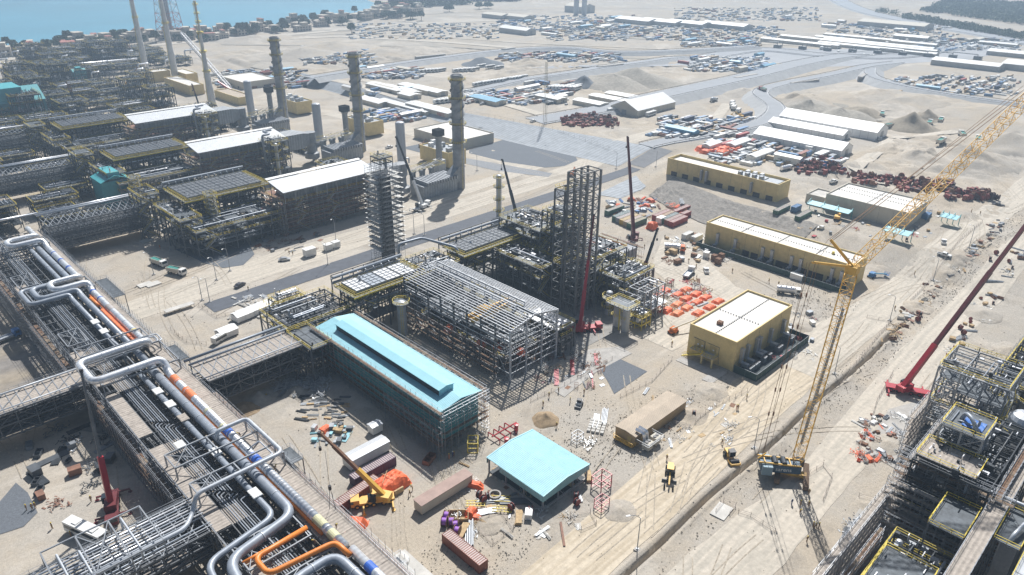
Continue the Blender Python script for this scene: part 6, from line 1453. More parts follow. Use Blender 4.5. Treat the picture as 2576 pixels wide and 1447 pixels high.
tanker('tank truck with orange cab and white tank beside the container yard', G(1697, 632), -1.0, body=mat('cab_orange', (.75, .17, .04), .4)); tanker('white tank truck on the road behind the nearest yellow building', G(1983, 741), -1.05)
pick('white pickup carrying people near the flatbed truck', G(1776, 684), .7, scale=1.0); flat('small white flatbed truck with crates by the orange sheeted stacks', G(1732, 694), .25)
pick('white pickup on the right road nearer the crane jib', G(2373, 612), .35); pick('white pickup on the right road nearer the long yellow building', G(2375, 645), -1.5, scale=1.01); pick('dark pickup at the far right road corner', G(2510, 519), 1.9, body=MATS['car_dark'])
coach('white coach seen from above by the slim pipe bridge at the lower left', G(222, 1350), -1.2); coach('white coach parked beside the small tents behind the truss bridge', G(565, 852), .35, scale=.8)
pick('white pickup in the container yard beside the green container', G(1570, 537), .3, scale=1.02); tanker('white water tanker beside the upper yellow building', G(1977, 430), -.2); pick('white pickup on the road between drum field and pale building', G(2096, 460), -.2, scale=1.03)
pick('white pickup driving along the top of the lined slope', G(1341, 307), .1, scale=1.04); pick('white pickup near the nearest short exhaust stack', G(979, 373), .1, scale=1.05); cargo('white box truck by the gable of the nearest white tent hall', G(1540, 283), -.2); coach('white coach in front of the nearest white tent hall', G(1637, 291), .1, scale=1.0)
pick('white pickup beside the second long white tent', G(2213, 353), .2, scale=1.06); flat('white flatbed truck beside the long white tents', G(1933, 358), -.2, scale=1.1)
flat('blue truck in the deep shade left of the main rack', G(18, 857), .2, body=blue)
dump('red tipper truck on the curving embankment road', W(1918, 229, 9), 1.0, z=0, body=red); sedan('small pale car on the curving embankment road', W(1910, 226, 9), 1.1, scale=1.02)
for i, (u, v, r, lb) in enumerate(((2242, 322, -.5, 'dump truck left of the big grey sand heap'), (2218, 293, .3, 'dump truck behind the big grey sand heap'), (2337, 315, .2, 'dump truck right of the big sand heap nearer the heap'), (2365, 308, .2, 'dump truck farthest right of the big sand heap'), (2366, 361, 0, 'dump truck on the pale bench below the quarry edge'), (2419, 344, .5, 'dump truck on the upper bench crossed by the crane ropes'), (2458, 356, .2, 'dump truck beside the crane jib in the quarry'))): dump(lb, G(u, v), r, body=white, scale=1.15)
mixer('white concrete mixer truck by the far cabin right of the tent hall', G(1795, 256), 0)
for i, (u, v) in enumerate(((1790, 233), (1637, 291))[:1]): coach('lone coach parked right of the tent hall', G(u, v), .2, scale=1.02)
# coaches of the far parks
def row(kind, uv0, uv1, n, rot, lb, grp, jit=.0, **kw):
    for i in range(n):
        f = i/max(1, n-1); p = G(uv0[0]+(uv1[0]-uv0[0])*f, uv0[1]+(uv1[1]-uv0[1])*f); kind(lb, p+Vector((rnd.uniform(-jit, jit), rnd.uniform(-jit, jit), 0)), rot+rnd.uniform(-.03, .03), grp, scale=1.001, **kw)
row(coach, (1200, 216), (1318, 198), 16, .25, 'white coach in the long slanting row of coaches', 'coaches in the long slanting row')
row(coach, (1065, 183), (1110, 180), 6, .1, 'white coach parked left of the middle chimney top', 'coaches parked left of the middle chimney'); row(coach, (1150, 181), (1195, 178), 5, .1, 'white coach parked right of the middle chimney top', 'coaches right of the middle chimney')
row(coach, (1105, 259), (1150, 255), 5, .15, 'white coach in the front bus row by the lined slope', 'coaches in the front bus row'); row(coach, (1165, 247), (1215, 251), 5, .15, 'white coach beside the blue shed', 'coaches beside the blue shed')
row(coach, (1390, 224), (1452, 226), 8, .15, 'white coach parked below the grey gravel hill', 'coaches below the grey gravel hill'); row(coach, (1212, 170), (1255, 174), 3, .0, 'lone coach near the grey gravel hill', 'lone coaches by the gravel hill')
row(sedan, (1935, 107), (2010, 111), 16, 1.5, 'car parked before the far long cabins', 'cars parked before the far cabins'); row(sedan, (2030, 113), (2100, 117), 9, 1.4, 'car in the second car row of the far cabins', 'cars in the second far row')
row(sedan, (2100, 130), (2200, 140), 6, .2, 'vehicle driving on the far crossroads', 'vehicles on the far crossroads', 6); row(cargo, (2060, 124), (2330, 104), 9, .1, 'box truck near the far gate', 'box trucks near the far gate', 8)
row(sedan, (940, 262), (960, 258), 6, 1.2, 'car parked at the far left cabin yard', 'cars at the far left cabin yard'); row(cargo, (1880, 285), (1820, 262), 5, .3, 'box truck by the pipe stacks near the curve', 'box trucks by the pipe stacks', 6)
# ---------------------------------------------------------------- special machines
def grader():
    p = G(1684, 1203); t = thing('motor_grader', 'yellow brown motor grader working on the haul road', 'motor grader', p, -2.6)
    k = MB(); k.beam((4.2, 0, 1.5), (.5, 0, 2.3), .35, .4); k.box(-3.6, -.7, 1.1, -.8, .7, 2.1); k.build('main_frame', cry, t); k = MB(); k.box(-.8, -.75, 1.2, .7, .75, 3.3); k.build('cab', glass, t); k = MB(); k.box(-.9, -.85, 3.3, .8, .85, 3.45); k.build('cab_roof', cry, t)
    wheels(t, (3.9, -1.4, -3.1), 1.0, .65, .4); k = MB(); k.box(1.5, -1.8, .15, 1.7, 1.8, .8); k.build('blade', steel, t)
grader()
def roller():
    p = G(1837, 1155); t = thing('road_roller', 'yellow road roller with black drum on the haul road', 'road roller', p, -2.2)
    k = MB(); k.cyl((2.2, -1.1, .8), (2.2, 1.1, .8), .8, n=18); k.build('roller_drum', black, t); k = MB(); k.box(1.1, -1.3, .5, 3.2, -1.15, 1.1); k.box(1.1, 1.15, .5, 3.2, 1.3, 1.1); k.box(3.1, -1.3, .5, 3.3, 1.3, 1.); k.box(-2.4, -.8, .8, .2, .8, 1.8); k.build('frame', cry, t)
    k = MB(); k.box(-.4, -.75, 1.5, 1, .75, 2.9); k.build('cab', glass, t); k = MB(); k.box(-.5, -.85, 2.9, 1.1, .85, 3.02); k.build('cab_roof', black, t); wheels(t, (-1.3,), 1, .75, .5)
roller()
def skid():
    p = G(1457, 1020); t = thing('skid_steer', 'small white skid steer loader on the sand below the hall frame', 'loader', p, -2.7)
    k = MB(); k.box(-1.3, -.7, .4, 1, .7, 1.3); k.build('body', white, t); k = MB(); k.box(-.6, -.6, 1.3, .6, .6, 2.1); k.build('cage_cab', black, t); k = MB(); k.box(1.3, -.9, .1, 2, .9, .7); k.beam((-1, -.8, 1.6), (1.4, -.8, .5), .15); k.beam((-1, .8, 1.6), (1.4, .8, .5), .15); k.build('bucket_arms', steel, t); wheels(t, (.6, -.7), .8, .4, .3)
skid()
def boomlift(label, p, rot, tip, m, m2):
    p = Vector(p); t = thing('boom_lift', label, 'boom lift', p, 0); o = tuple(p); u = Vector((cos(rot), sin(rot), 0)); k = MB(o); k.box(p.x-1.5, p.y-1.1, p.z+.5, p.x+1.5, p.y+1.1, p.z+1.1); k.box(p.x-1.1, p.y-.9, p.z+1.1, p.x+1.3, p.y+.9, p.z+2.1); k.build('chassis', m, t)
    for a in (-1.2, 1.2):
        for b_ in (-1, 1): k = MB(o); k.cyl((p.x+a, p.y+b_-.2, p.z+.5), (p.x+a, p.y+b_+.2, p.z+.5), .5, n=12); k.build('wheel', rubber, t)
    tip = Vector(tip); k = MB(o); k.beam(p+Vector((-.8, 0, 2)), tip, .42); k.build('boom', m2, t); k = MB(o); rail_rect(k, tip.x-.5, tip.y-.9, tip.x+.7, tip.y+.9, tip.z-.4, r=.05, st=1); k.box(tip.x-.5, tip.y-.9, tip.z-.5, tip.x+.7, tip.y+.9, tip.z-.4); k.build('basket', m, t)
b = G(1693, 838); boomlift('orange boom lift with cream boom beside the nearest yellow building', b, 0, b+Vector((9, -3.5, 3.6)), covero, creamw)
b = G(624, 586); boomlift('red boom lift with raised red and white arm at the nearest heater block', b, 0, PD(663, 528, dep((b.x, b.y, 8))-1), red, white)
b = G(2192, 698); boomlift('blue articulated lift folded at the end of the longest yellow building', b, 0, b+Vector((4, -4, 1.6)), blue, sblue)
def backhoe(label, p, rot, m=cry):
    t = thing('excavator', label, 'excavator', p, rot); k = MB(); k.box(-1.8, -1.3, .1, 1.8, -.8, .9); k.box(-1.8, .8, .1, 1.8, 1.3, .9); k.build('tracks', black, t); k = MB(); k.box(-2., -1.2, 1, 1, 1.2, 2.1); k.box(0, -1.2, 2.1, 1.3, -.2, 3); k.build('house', m, t); k = MB(); k.beam((1, .3, 1.8), (4, .3, 4), .4); k.beam((4, .3, 4), (6.5, .3, 2), .3); k.box(6.1, -.2, 1.2, 6.9, .8, 2); k.build('digging_arm', m, t)
backhoe('yellow excavator beside the big grey sand heap', G(2146, 315), 1.2); backhoe('yellow excavator near the pipe stacks by the curve', G(1862, 297), 1.6); backhoe('yellow wheeled loader under the teal shelter', G(1908+195-195+0+1905-1905+1, 549+0), 0) if False else backhoe('yellow loader parked in front of the teal shelter', G(2105, 553), .3); backhoe('orange digger on the road beyond the tall tower', G(1440, 443), .4, covero)
backhoe('dark wheel loader beside the pale control building', G(1062, 370), .2, woodd)
# ---------------------------------------------------------------- lamp posts
def lamp_proto():
    t = thing('street_lamp', '', 'street lamp'); k = MB(); k.cyl((0, 0, 0), (0, 0, 9.2), .13, .08, 8); k.cyl((0, 0, 0), (0, 0, .5), .28, n=8); k.build('lamp_pole', steel_l, t); k = MB(); k.pipe([(0, 0, 9.1), (-.9, .6, 10), (-2.2, 1.4, 10.4)], .06, 6); k.build('bracket_arm', steel_l, t); k = MB(); k.box(-3., 1.25, 10.36, -2.1, 1.65, 10.52, -.56, (-2.6, 1.5)); k.build('lamp_head', white, t); k = MB(); k.box(-.6, -.6, 0, .6, .6, .3); k.build('base_block', conc, t); return t
lamp = Kind(lamp_proto()); KINDS.append(lamp)
for i, (u, v, d) in enumerate(((1602.6, 1384, 'at the bottom edge beside the deep trench'), (1897, 1128, 'left of the crawler crane by the trench'), (2238, 807, 'at the wide road junction'), (2347, 706, 'on the right road by the spoil bank'), (2437, 624, 'farthest up the right road'), (2099, 941, 'behind the lattice crane mast'), (429, 631, 'beside the white truck crane'), (545, 705, 'south of the gravel pad'), (579, 682, 'on the tip of the gravel pad'), (387, 691, 'leaning over the first dump truck'), (509, 756, 'left one of the close pair by the asphalt end'), (528, 760, 'right one of the close pair by the asphalt end'), (825, 666, 'beside the white generator boxes'), (845, 604, 'under the nearest heater block'), (1042, 589, 'left one right of the scaffolded column'), (1068, 591, 'right one right of the scaffolded column'), (1200, 430, 'right of the nearest chimney'), (1550, 425, 'in front of the lined slope'), (1650, 420, 'by the worn asphalt square'))):
    lamp('grey street lamp '+d, G(u, v), 0 if u > 900 else 1.2, 'street lamps', scale=1.0+i*.001 if i else None)
for i, (u, v, h) in enumerate(((1369, 300, 44), (2300, 100, 20), (2140, 30, 20), (1390, 25, 30))[:1]):
    p = G(1371, 310); k = MB(tuple(p)); lattice(k, p, p+Vector((0, 0, 40)), 1.4, 1., 24, .12, .14) if False else [k.beam(p+Vector((a, b_, 0)), p+Vector((a*.6, b_*.6, 40)), .18) for a in (-.8, .8) for b_ in (-.8, .8)]+[k.beam(p+Vector((-.8, -.8, z)), p+Vector((.8, .8, z+1.5)), .1) for z in range(0, 38, 2)]; tag(k.build('lattice_mast', mat('mast_pale', (.45, .42, .3), .6)), 'tall slim lattice radio mast near the drum field', 'mast')
# ---------------------------------------------------------------- people: skinned bodies
def body_mesh(pose):
    P = {'pel': (0, 0, .95), 'ch': (0, 0, 1.35), 'nk': (0, 0, 1.5), 'hd': (.02, 0, 1.68)}
    st = {'walk': (.28, -.25, .30, -.25), 'stand': (.05, -.05, .05, -.02), 'bend': (.1, -.12, .4, .35)}[pose]
    J = [P['pel'], P['ch'], P['nk'], P['hd'], (0, -.2, 1.42), (st[3]*.5, -.26, 1.15), (st[3]+.05, -.24, .92), (0, .2, 1.42), (st[2]*.5, .26, 1.15), (st[2]+.1, .24, .95), (st[0]*.4, -.1, .9), (st[0]*.7, -.1, .5), (st[0], -.1, .08), (st[0]+.18, -.1, .05), (st[1]*.4, .1, .9), (st[1]*.6, .1, .5), (st[1], .1, .08), (st[1]+.18, .1, .05)]
    if pose == 'bend': J = [(x+max(0, z-.95)*.75, y, z-max(0, z-.95)*.35) if z > .95 else (x, y, z) for x, y, z in J]
    E = [(0, 1), (1, 2), (2, 3), (1, 4), (4, 5), (5, 6), (1, 7), (7, 8), (8, 9), (0, 10), (10, 11), (11, 12), (12, 13), (0, 14), (14, 15), (15, 16), (16, 17)]; R = [.15, .17, .07, .11, .08, .06, .045, .08, .06, .045, .11, .085, .06, .05, .11, .085, .06, .05]
    me = bpy.data.meshes.new('b'); me.from_pydata(J, E, []); o = bpy.data.objects.new('b', me); COL.objects.link(o); md = o.modifiers.new('s', 'SKIN')
    for i, v in enumerate(me.skin_vertices[0].data): v.radius = (R[i], R[i]); v.use_root = (i == 0)
    o.modifiers.new('u', 'SUBSURF').levels = 1
    r = bpy.data.meshes.new_from_object(o.evaluated_get(bpy.context.evaluated_depsgraph_get())); bpy.data.objects.remove(o); return r, J[3]
def person_proto(pose, m, hat):
    t = thing('person', '', 'person'); me, hd = body_mesh(pose); me.materials.clear(); me.materials.append(m); o = bpy.data.objects.new('body', me); COL.objects.link(o); o.parent = t
    k = MB(); k.lathe((hd[0], hd[1], hd[2]+.02), [(.17, 0), (.15, .06), (.1, .12), (.03, .15)], 10); k.build('hard_hat', hat, t); k = MB(); k.lathe((hd[0]+.02, hd[1], hd[2]-.14), [(.07, 0), (.09, .06), (.09, .15)], 8); k.build('face', skin, t); return t
PP = {a: Kind(person_proto(*b)) for a, b in {'w': ('walk', cover, yel), 's': ('stand', cover, yel), 'b': ('bend', cover, yel), 'B': ('stand', coverb, white), 'O': ('stand', covero, yel)}.items()}; KINDS += list(PP.values())
NEAR = [(1405, 988, 's', 'in tan overalls by the rusty kerb below the hall'), (1381, 1000, 'w', 'in tan overalls near the hall shadow'), (1434, 1013, 's', 'in tan overalls left of the skid steer'), (1469, 992, 's', 'in tan overalls behind the skid steer'), (1366, 1022, 's', 'in dark overalls at the sand heap edge'), (1400, 1076, 'w', 'in tan overalls walking by the brown sand heap'), (1031, 1247, 'w', 'in tan overalls at the orange tarpaulin heap'), (1038, 1234, 'b', 'bending by the orange tarpaulin heap'), (1130, 1155, 'O', 'in orange overalls at the near corner of the teal building'), (1139, 1150, 'B', 'in white helmet at the near corner of the teal building'), (1142, 1149, 's', 'beside the white helmeted one at the teal building'), (1677, 1158, 's', 'in dark clothes beside the motor grader'), (1878, 1005, 's', 'in tan overalls near the trench beyond the tan cabin'), (1852, 1031, 'O', 'in orange overalls in a pair by the trench'), (1856, 1031, 's', 'in tan overalls in a pair by the trench'), (1816, 1118, 'w', 'in orange brown walking on the haul road'), (2045, 1328, 's', 'leftmost of the three standing right of the crane'), (2051, 1331, 'w', 'middle of the three standing right of the crane'), (2059, 1330, 's', 'rightmost of the three standing right of the crane'), (2029, 1364, 'w', 'walking across the crane mast shadow'), (2013, 1273, 's', 'at the fenced valve right of the crane tracks'), (2033, 1276, 's', 'at the fence end right of the crane tracks'), (1991, 1270, 'B', 'in blue behind the crane tracks'), (2012, 1290, 'b', 'bending beside the small trailer by the crane'), (2034, 1245, 's', 'near the red valve right of the crane'), (1732, 660, 'w', 'walking in front of the longest yellow building'), (1751, 674, 's', 'standing near the white pickup'), (1842, 685, 'w', 'walking along the road by the longest yellow building'), (1934, 711, 'w', 'walking left of the white tank truck'), (1958, 718, 's', 'close left of the white tank truck'), (1752, 702, 's', 'left of the flatbed truck'), (1747, 712, 'b', 'bending beside the flatbed truck'), (2087, 774, 'w', 'near the notice boards by the junction'), (2250, 780, 's', 'dark figure at the wide road junction'), (2300, 692, 's', 'on the dirt bank by the right road'), (2465, 540, 's', 'far up the right road by the drums'), (2443, 535, 's', 'near the blue sheeted box at the right road'), (132, 1330, 's', 'in orange brown standing left of the white bus'), (68, 1284, 's', 'leftmost of the three on the gravel pad at the left edge'), (82, 1282, 's', 'middle of the three on the gravel pad at the left edge'), (90, 1279, 's', 'rightmost of the three on the gravel pad at the left edge'), (180, 1352, 's', 'in the shadow beside the white bus'), (230, 1262, 's', 'in the shade of the rack near the red crane'), (1690, 870, 's', 'standing below the orange boom lift'), (1672, 600, 's', 'in the container yard by the orange cube'), (1621, 624, 's', 'near the duct box in the container yard'), (467, 627, 's', 'on the sand by the gravel pad edge'), (625, 731, 's', 'beside the dark car on the road edge'), (403, 626, 'O', 'in orange vest near the shaded piping frame'), (728, 640, 's', 'first of two beside the generator boxes'), (737, 642, 's', 'second of two beside the generator boxes'), (2098, 1360, 's', 'on the track right of the crane shadow') if False else (2320, 1090, 's', 'standing on the pipe yard below the large red crane'), (770, 1010, 'w', 'near the hook by the parts heap') if False else (671, 1000, 'b', 'bending at the rim of the truss bridge shadow'), (2465, 1030, 's', 'beside the large red crane chassis') if False else (2353, 955, 's', 'behind the large red crane chassis')]
for u, v, k_, d in NEAR: PP[k_]('person '+d, G(u, v), rnd.uniform(-3, 3), 'workers on the site', scale=1.02)
for (x, y, d) in ((47.8, 103.4, 'bending at the end of the orange pipe loop'), (50, 108, 'crouched beside the orange loop on the rack'), (52.8, 146, 'in yellow helmet by the blue wrap on the rack'), (49.9, 150, 'with the red cloth on the rack'), (52.6, 128.6, 'beside the silver pipe near the grey loop'), (53.2, 104.2, 'leaning over the cream wrapped pipe')): PP['b']('person in tan overalls '+d, (x, y, 11.3), rnd.uniform(-3, 3), 'workers on the rack', scale=1.02)
# ---------------------------------------------------------------- fences, barriers
def barrier(label, uv, h=1.1, grp='rope and tube barriers on the sand'): mesh_fence(label, [G(*q) for q in uv], h, posts=2.6, sheet=False, pm=mat('barrier_tube', (.30, .25, .21), .6, 0, .2, 1), group=grp)
for i, (d, uv) in enumerate((('low tube barrier around the red valve frame below the teal canopy', [(1435, 1298), (1485, 1290), (1500, 1318), (1462, 1334), (1435, 1305)]), ('low tube barrier on the sand left of the trench by the crane', [(1857, 1290), (1888, 1300), (1949, 1340)]), ('low tube barrier beside the haul road right of the tan cabin', [(1690, 1065), (1735, 1078), (1786, 1030), (1880, 985)]), ('tube barrier along the right road spoil bank', [(2290, 758), (2352, 690), (2420, 600), (2470, 560)]), ('tube barrier at the corner of the crane track', [(2000, 1215), (2070, 1172), (2092, 1200), (2070, 1260)]), ('tube barrier beside the pit with concrete cover at the bottom', [(1200, 1310), (1260, 1290), (1292, 1330), (1240, 1370), (1205, 1335)]), ('tube barrier in front of the nearest yellow building steps', [(1770, 912), (1830, 940), (1868, 960)]), ('tube barrier around the pipework left of the pipe yard', [(2245, 940), (2205, 1010), (2190, 1060), (2160, 1130), (2200, 1168)]), ('tube barrier at the junction of the right road', [(2180, 800), (2240, 810), (2110, 970)]), ('tube barrier round the slab left of the crane shadow', [(1800, 1290), (1820, 1262), (1850, 1275), (1835, 1295)]), ('tube barrier by the long brown timber', [(2160, 1250), (2200, 1262), (2245, 1245)]), ('tube barrier at the end of the new asphalt', [(500, 770), (545, 800), (590, 790)]), ('tube barrier in the yard by the white tents', [(430, 830), (470, 862), (520, 868)]), ('tube barrier along the foot of the hall frame', [(1335, 1010), (1420, 970), (1540, 905)]), ('tube barrier beyond the gravel pad near the boom lift', [(1560, 1000), (1640, 960), (1690, 905)]))): barrier(d, uv)
mesh_fence('long chain link fence along the top of the lined slope', [(346, 268), (352, 320), (345, 368), (334, 430), (330, 600)], 2.2, posts=5, sheet=False)
# ================================================================ SAND HEAPS
def heap(label, u, v, r, h, m=sandm, el=1., cat='sand heap', seed=0, z=None):
    p = G(u, v); k = MB(tuple(p)); n, R = 30, 9; vs = []
    for j in range(R+1):
        q = j/R
        for i in range(n):
            a = 2*pi*i/n; rr = r*q*(1+.22*nz(cos(a)*1.3+seed, sin(a)*1.3, q*2)); zz = h*(1-q)**1.15*(1+.25*nz(cos(a)*2*q+seed, sin(a)*2*q, 4))+.22*h*nz(cos(a)*q*3, sin(a)*q*3, seed)*(q < .95)*(1-q)-(.25 if j == R else 0)
            X_, Y_ = p.x+rr*cos(a)*el, p.y+rr*sin(a); vs.append((X_, Y_, hgt(X_, Y_)+zz))
    k.add(vs, [(j*n+(i+1) % n, j*n+i, (j+1)*n+i, (j+1)*n+(i+1) % n) for j in range(R) for i in range(n)]); o = k.build('sand_heap', m, smooth=True); tag(o, label, cat); return o
heap('small brown sand heap on the ground below the bare hall frame', 1372, 1056, 4.2, 2.2, sandm, 1, seed=1); heap('pale sand heap in the shadow line near the truss bridge', 655, 1000, 5, 2.2, sandg, 1, seed=2); heap('dug sand heap with dark hollow beside the main rack', 615, 1030, 4.5, 1.4, sandm, 1.2, seed=3); heap('small sand heap among the scrap parts by the teal building', 745, 985, 3.4, 1.5, sandg, 1, seed=4)
heap('largest steep grey brown sand heap right of the long tents', 2292, 322, 17, 11, mat('brown_sand', (.33, .285, .22), .95, 0, .15, .5, bump=.15), 1, seed=5); heap('second brown sand heap just behind the largest one', 2328, 300, 12, 7, MATS['brown_sand'], 1.1, seed=6)
heap('long pale earth mound behind the tent hall toward the far road', 1600, 205, 42, 12, sandg, .8, seed=7); heap('second pale earth mound behind the coaches', 1540, 212, 38, 9, sandg, .9, seed=8); heap('dark grey gravel cone at the end of the pale earth mound', 1470, 214, 15, 8, gravel, 1, 'gravel heap', seed=9); heap('dark gravel heap right of the middle chimney top', 1215, 162, 22, 7, gravel, 1, 'gravel heap', seed=10)
heap('sandy mound left of the long white tents', 2035, 283, 22, 9, sandg, 1, seed=11); heap('rough sand mound behind the long white tents', 2110, 300, 24, 8, sandg, 1.3, seed=12); heap('rough sand mound between tents and trucks', 2160, 290, 16, 6, MATS['brown_sand'], 1.2, seed=13)
for i, (u, v, r, h, d) in enumerate(((2440, 402, 26, 7, 'at the right edge of the quarry'), (2325, 398, 18, 4, 'in front of the drum line'), (2540, 365, 28, 8, 'at the far right behind the jib'), (2245, 378, 12, 3, 'by the pale quarry bench'), (1330, 158, 20, 5, 'near the distant container camp'), (1870, 235, 18, 4, 'beside the upper culvert'), (2200, 245, 45, 6, 'below the bending road'), (2320, 262, 50, 6, 'along the bending road'), (2460, 290, 50, 6, 'at the right end of the bending road'), (2010, 262, 26, 7, 'in the dug ground by the culvert'), (830, 128, 50, 9, 'in the far earthworks left'), (760, 140, 40, 8, 'in the far earthworks behind the farthest chimney'), (1000, 130, 40, 6, 'in the far earthworks centre'), (640, 100, 40, 6, 'beyond the flares'))): heap('pale rough sand mound '+d, u, v, r, h, gmat, 1.3, seed=20+i)
for i, (u, v, r, d) in enumerate(((2312, 770, 6, 'between the right roads'), (2380, 690, 6, 'on the spoil bank by the red crane boom'), (2410, 650, 6, 'on the spoil bank farther up'), (2350, 730, 5, 'beside the trench near the junction'), (2200, 690, 7, 'behind the end of the longest yellow building'), (2120, 740, 5, 'behind the crane mast'), (2225, 1120, 5, 'beside the pipe yard'), (2180, 1270, 3, 'by the tube barrier'), (1560, 1285, 4, 'beside the canopy corner'), (1235, 1320, 3.4, 'at the covered pit near the brown container'), (1790, 985, 5, 'beyond the tan cabin'), (1740, 1045, 5, 'right of the tan cabin'), (1500, 1240, 3.5, 'under the red frame right of the canopy'), (2010, 820, 5, 'by the end of the nearest yellow building'), (2040, 790, 4, 'near the white slab'), (2540, 880, 5, 'by the pipe racks at right'), (2470, 790, 7, 'at the grey sand patch right'))): heap('low spoil mound '+d, u, v, r, r*.22, gmat, 1.2, seed=40+i)
# ================================================================ DARK PIPING FIELD (far left)
def rep(t, n_copies): return t
FP = []
for i, (a, b, lv) in enumerate(((24, 16, [4, 8, 11]), (18, 22, [5, 9, 13, 17]), (28, 12, [4, 7]), (16, 14, [5, 10, 15, 20]))):
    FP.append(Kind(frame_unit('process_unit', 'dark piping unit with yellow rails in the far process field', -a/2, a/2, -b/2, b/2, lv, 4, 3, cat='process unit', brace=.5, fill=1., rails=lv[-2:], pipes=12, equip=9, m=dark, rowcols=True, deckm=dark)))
FPL = ['low dark piping unit with yellow rails in the far process field', 'tall dark piping unit in the far process field', 'long low dark pipe unit in the far process field', 'narrow tall dark piping tower in the far process field']
r8 = random.Random(12); n8 = 0
for yy in list(range(534, 900, 25)):
    for xx in range(-80, 300, 24):
        x, y = xx+r8.uniform(-4, 4), yy+r8.uniform(-4, 4)
        c = Vector((x, y, 5))-Vector((0, 0, HC)); d_ = c.dot(fw); u = 1288+FPX*c.dot(RT)/d_; v = 723.5+FPX*c.dot(DN)/d_
        if u < -30 or x > (205 if y < 760 else 330) or (y > 760 and x < 180) or (x > 150 and 540 < y < 600 and r8.random() < .7): continue
        if min(hypot(x-q.x, y-q.y) for q in (G(369, 185), G(444, 208), G(534, 263), G(432, 97))) < 17: continue
        k_ = r8.choice((0, 0, 1, 2, 3, 0, 2)); FP[k_](FPL[k_], (x, y), 0 if r8.random() < .5 else pi, 'far process units', scale=(1, 1, r8.uniform(.8, 1.3)))
for xx, yy in ((20, 440), (45, 470), (70, 500), (62, 445), (75, 385), (18, 395), (30, 510), (68, 345), (-10, 480), (50, 375), (84, 400), (30, 350), (78, 352), (5, 425), (88, 440), (80, 480), (45, 535), (75, 520), (100, 520), (135, 520), (165, 518)): FP[(xx+yy) % 4]('dark piping frame between the deep truss bridges at the left edge', (xx, yy), 0, 'piping frames between the truss bridges', scale=(.8, .8, .7))
KINDS += FP
for y_ in (318, 336, 400, 414, 430, 486, 500, 518):
    for x_ in (168, 198, 214): FP[(x_+y_) % 4]('dark equipment frame standing between heater roofs and chimneys', (x_+y_ % 7, y_), R90, 'equipment frames between heaters and chimneys', scale=(.6, .6, .55))
for i in range(26):
    u, v = r8.uniform(0, 480), r8.uniform(170, 300)
    if v < 330-u*.28:
        p = G(u, v); h = r8.uniform(12, 20); w_ = r8.uniform(4, 9)
        big_pipe('bright silver hooped pipe above the far process units', [(p.x, p.y, h-4), (p.x, p.y, h), (p.x+w_, p.y, h), (p.x+w_, p.y+r8.uniform(3, 9), h), (p.x+w_, p.y+9, h-4)], r8.uniform(.5, .9), r8.choice([silver_p, greyl]), 1.5, n=8, group='silver hooped pipes of the far units')
big_pipe('long silver pipe line on the far pipe rack below the flares', [tuple(W(0, 178, 12)), tuple(W(345, 148, 12))], .9, silver_p, 0, n=8)
frame_unit('far_pipe_rack', 'long far pipe rack crossing below the shore road at the left', W(0, 178, 9).x, W(345, 150, 9).x, 700, 712, [4, 8, 10], 16, 1, cat='pipe rack', m=steel, brace=.4, rails=(), pipes=6, rowcols=True)
def teal_house(label, u, v, sx, sy, h, z0=0):
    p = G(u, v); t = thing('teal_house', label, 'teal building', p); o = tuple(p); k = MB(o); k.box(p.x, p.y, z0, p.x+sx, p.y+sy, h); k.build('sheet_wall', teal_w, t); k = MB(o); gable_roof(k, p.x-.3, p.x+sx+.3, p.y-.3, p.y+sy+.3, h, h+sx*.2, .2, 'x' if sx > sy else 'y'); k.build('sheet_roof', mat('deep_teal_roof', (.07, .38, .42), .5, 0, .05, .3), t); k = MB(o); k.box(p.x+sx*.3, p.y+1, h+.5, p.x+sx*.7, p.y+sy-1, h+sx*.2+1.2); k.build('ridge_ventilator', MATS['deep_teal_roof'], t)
teal_house('dark teal house with stepped roof among the piping left of the access tower', 270, 525, 13, 15, 12.5)
teal_house('large teal walled hall cut by the left edge of the picture', -40, 335, 40, 26, 17)
teal_house('small teal roofed shelter in the far piping field', 195, 225, 10, 8, 14)
k_ = hall('yellow_substation', 'yellow building at the foot of the middle flare', 252, 262, 660, 690, 0, 9, ywall, wroof); hall('yellow_substation', 'yellow building block with fans left of the middle flare', 222, 250, 690, 704, 0, 9, ywall, wroof)
a = G(1600/3-30, 232); hall('yellow_substation', 'yellow flat roofed building right of the middle flare', a.x-12, a.x, a.y-10, a.y+42, 0, 8, ywall, wroof)
a = G(590, 262); hall('yellow_substation', 'low tan yellow building right of the rightmost flare', a.x, a.x+12, a.y-8, a.y+34, 0, 6, ywall, tan)
for u, v, n_ in ((1094, 428, 'nearest'), (900, 350, 'middle'), (730, 296, 'farthest')):
    p = G(u-18, v-10); t = hall('yellow_substation', 'yellow building on legs with roof fans behind the %s chimney' % n_, p.x+4, p.x+17, p.y-14, p.y+12, 1.5, 8, ywall, steel_l); 
    for i in range(6): k = MB(tuple(t.location)); x, y = p.x+7+(i % 2)*5, p.y-11+i*4; k.box(x-1.4, y-1.2, 9, x+1.4, y+1.2, 11.5); k.build('roof_unit', white if i % 3 else steel_l, t)
a = W(1160, 352, 5); hall('control_building', 'flat white roofed control building behind the nearest chimney', a.x-6, a.x+24, a.y-4, a.y+40, 0, 6, creamw, wroof)
a = G(600, 222); hall('control_building', 'flat pale roofed building right of the rightmost flare near the red crane', a.x, a.x+30, a.y-10, a.y+34, 0, 6, creamw, wroof)
tele_crane('red crawler crane with red boom sections near the rightmost flare', G(590, 240), .2, PD(548, 205, dep(G(590, 240))), (red, red, red, red), ((0, .5, 1.6), (.5, .8, 1.2), (.8, 1, .9)), outr=False)
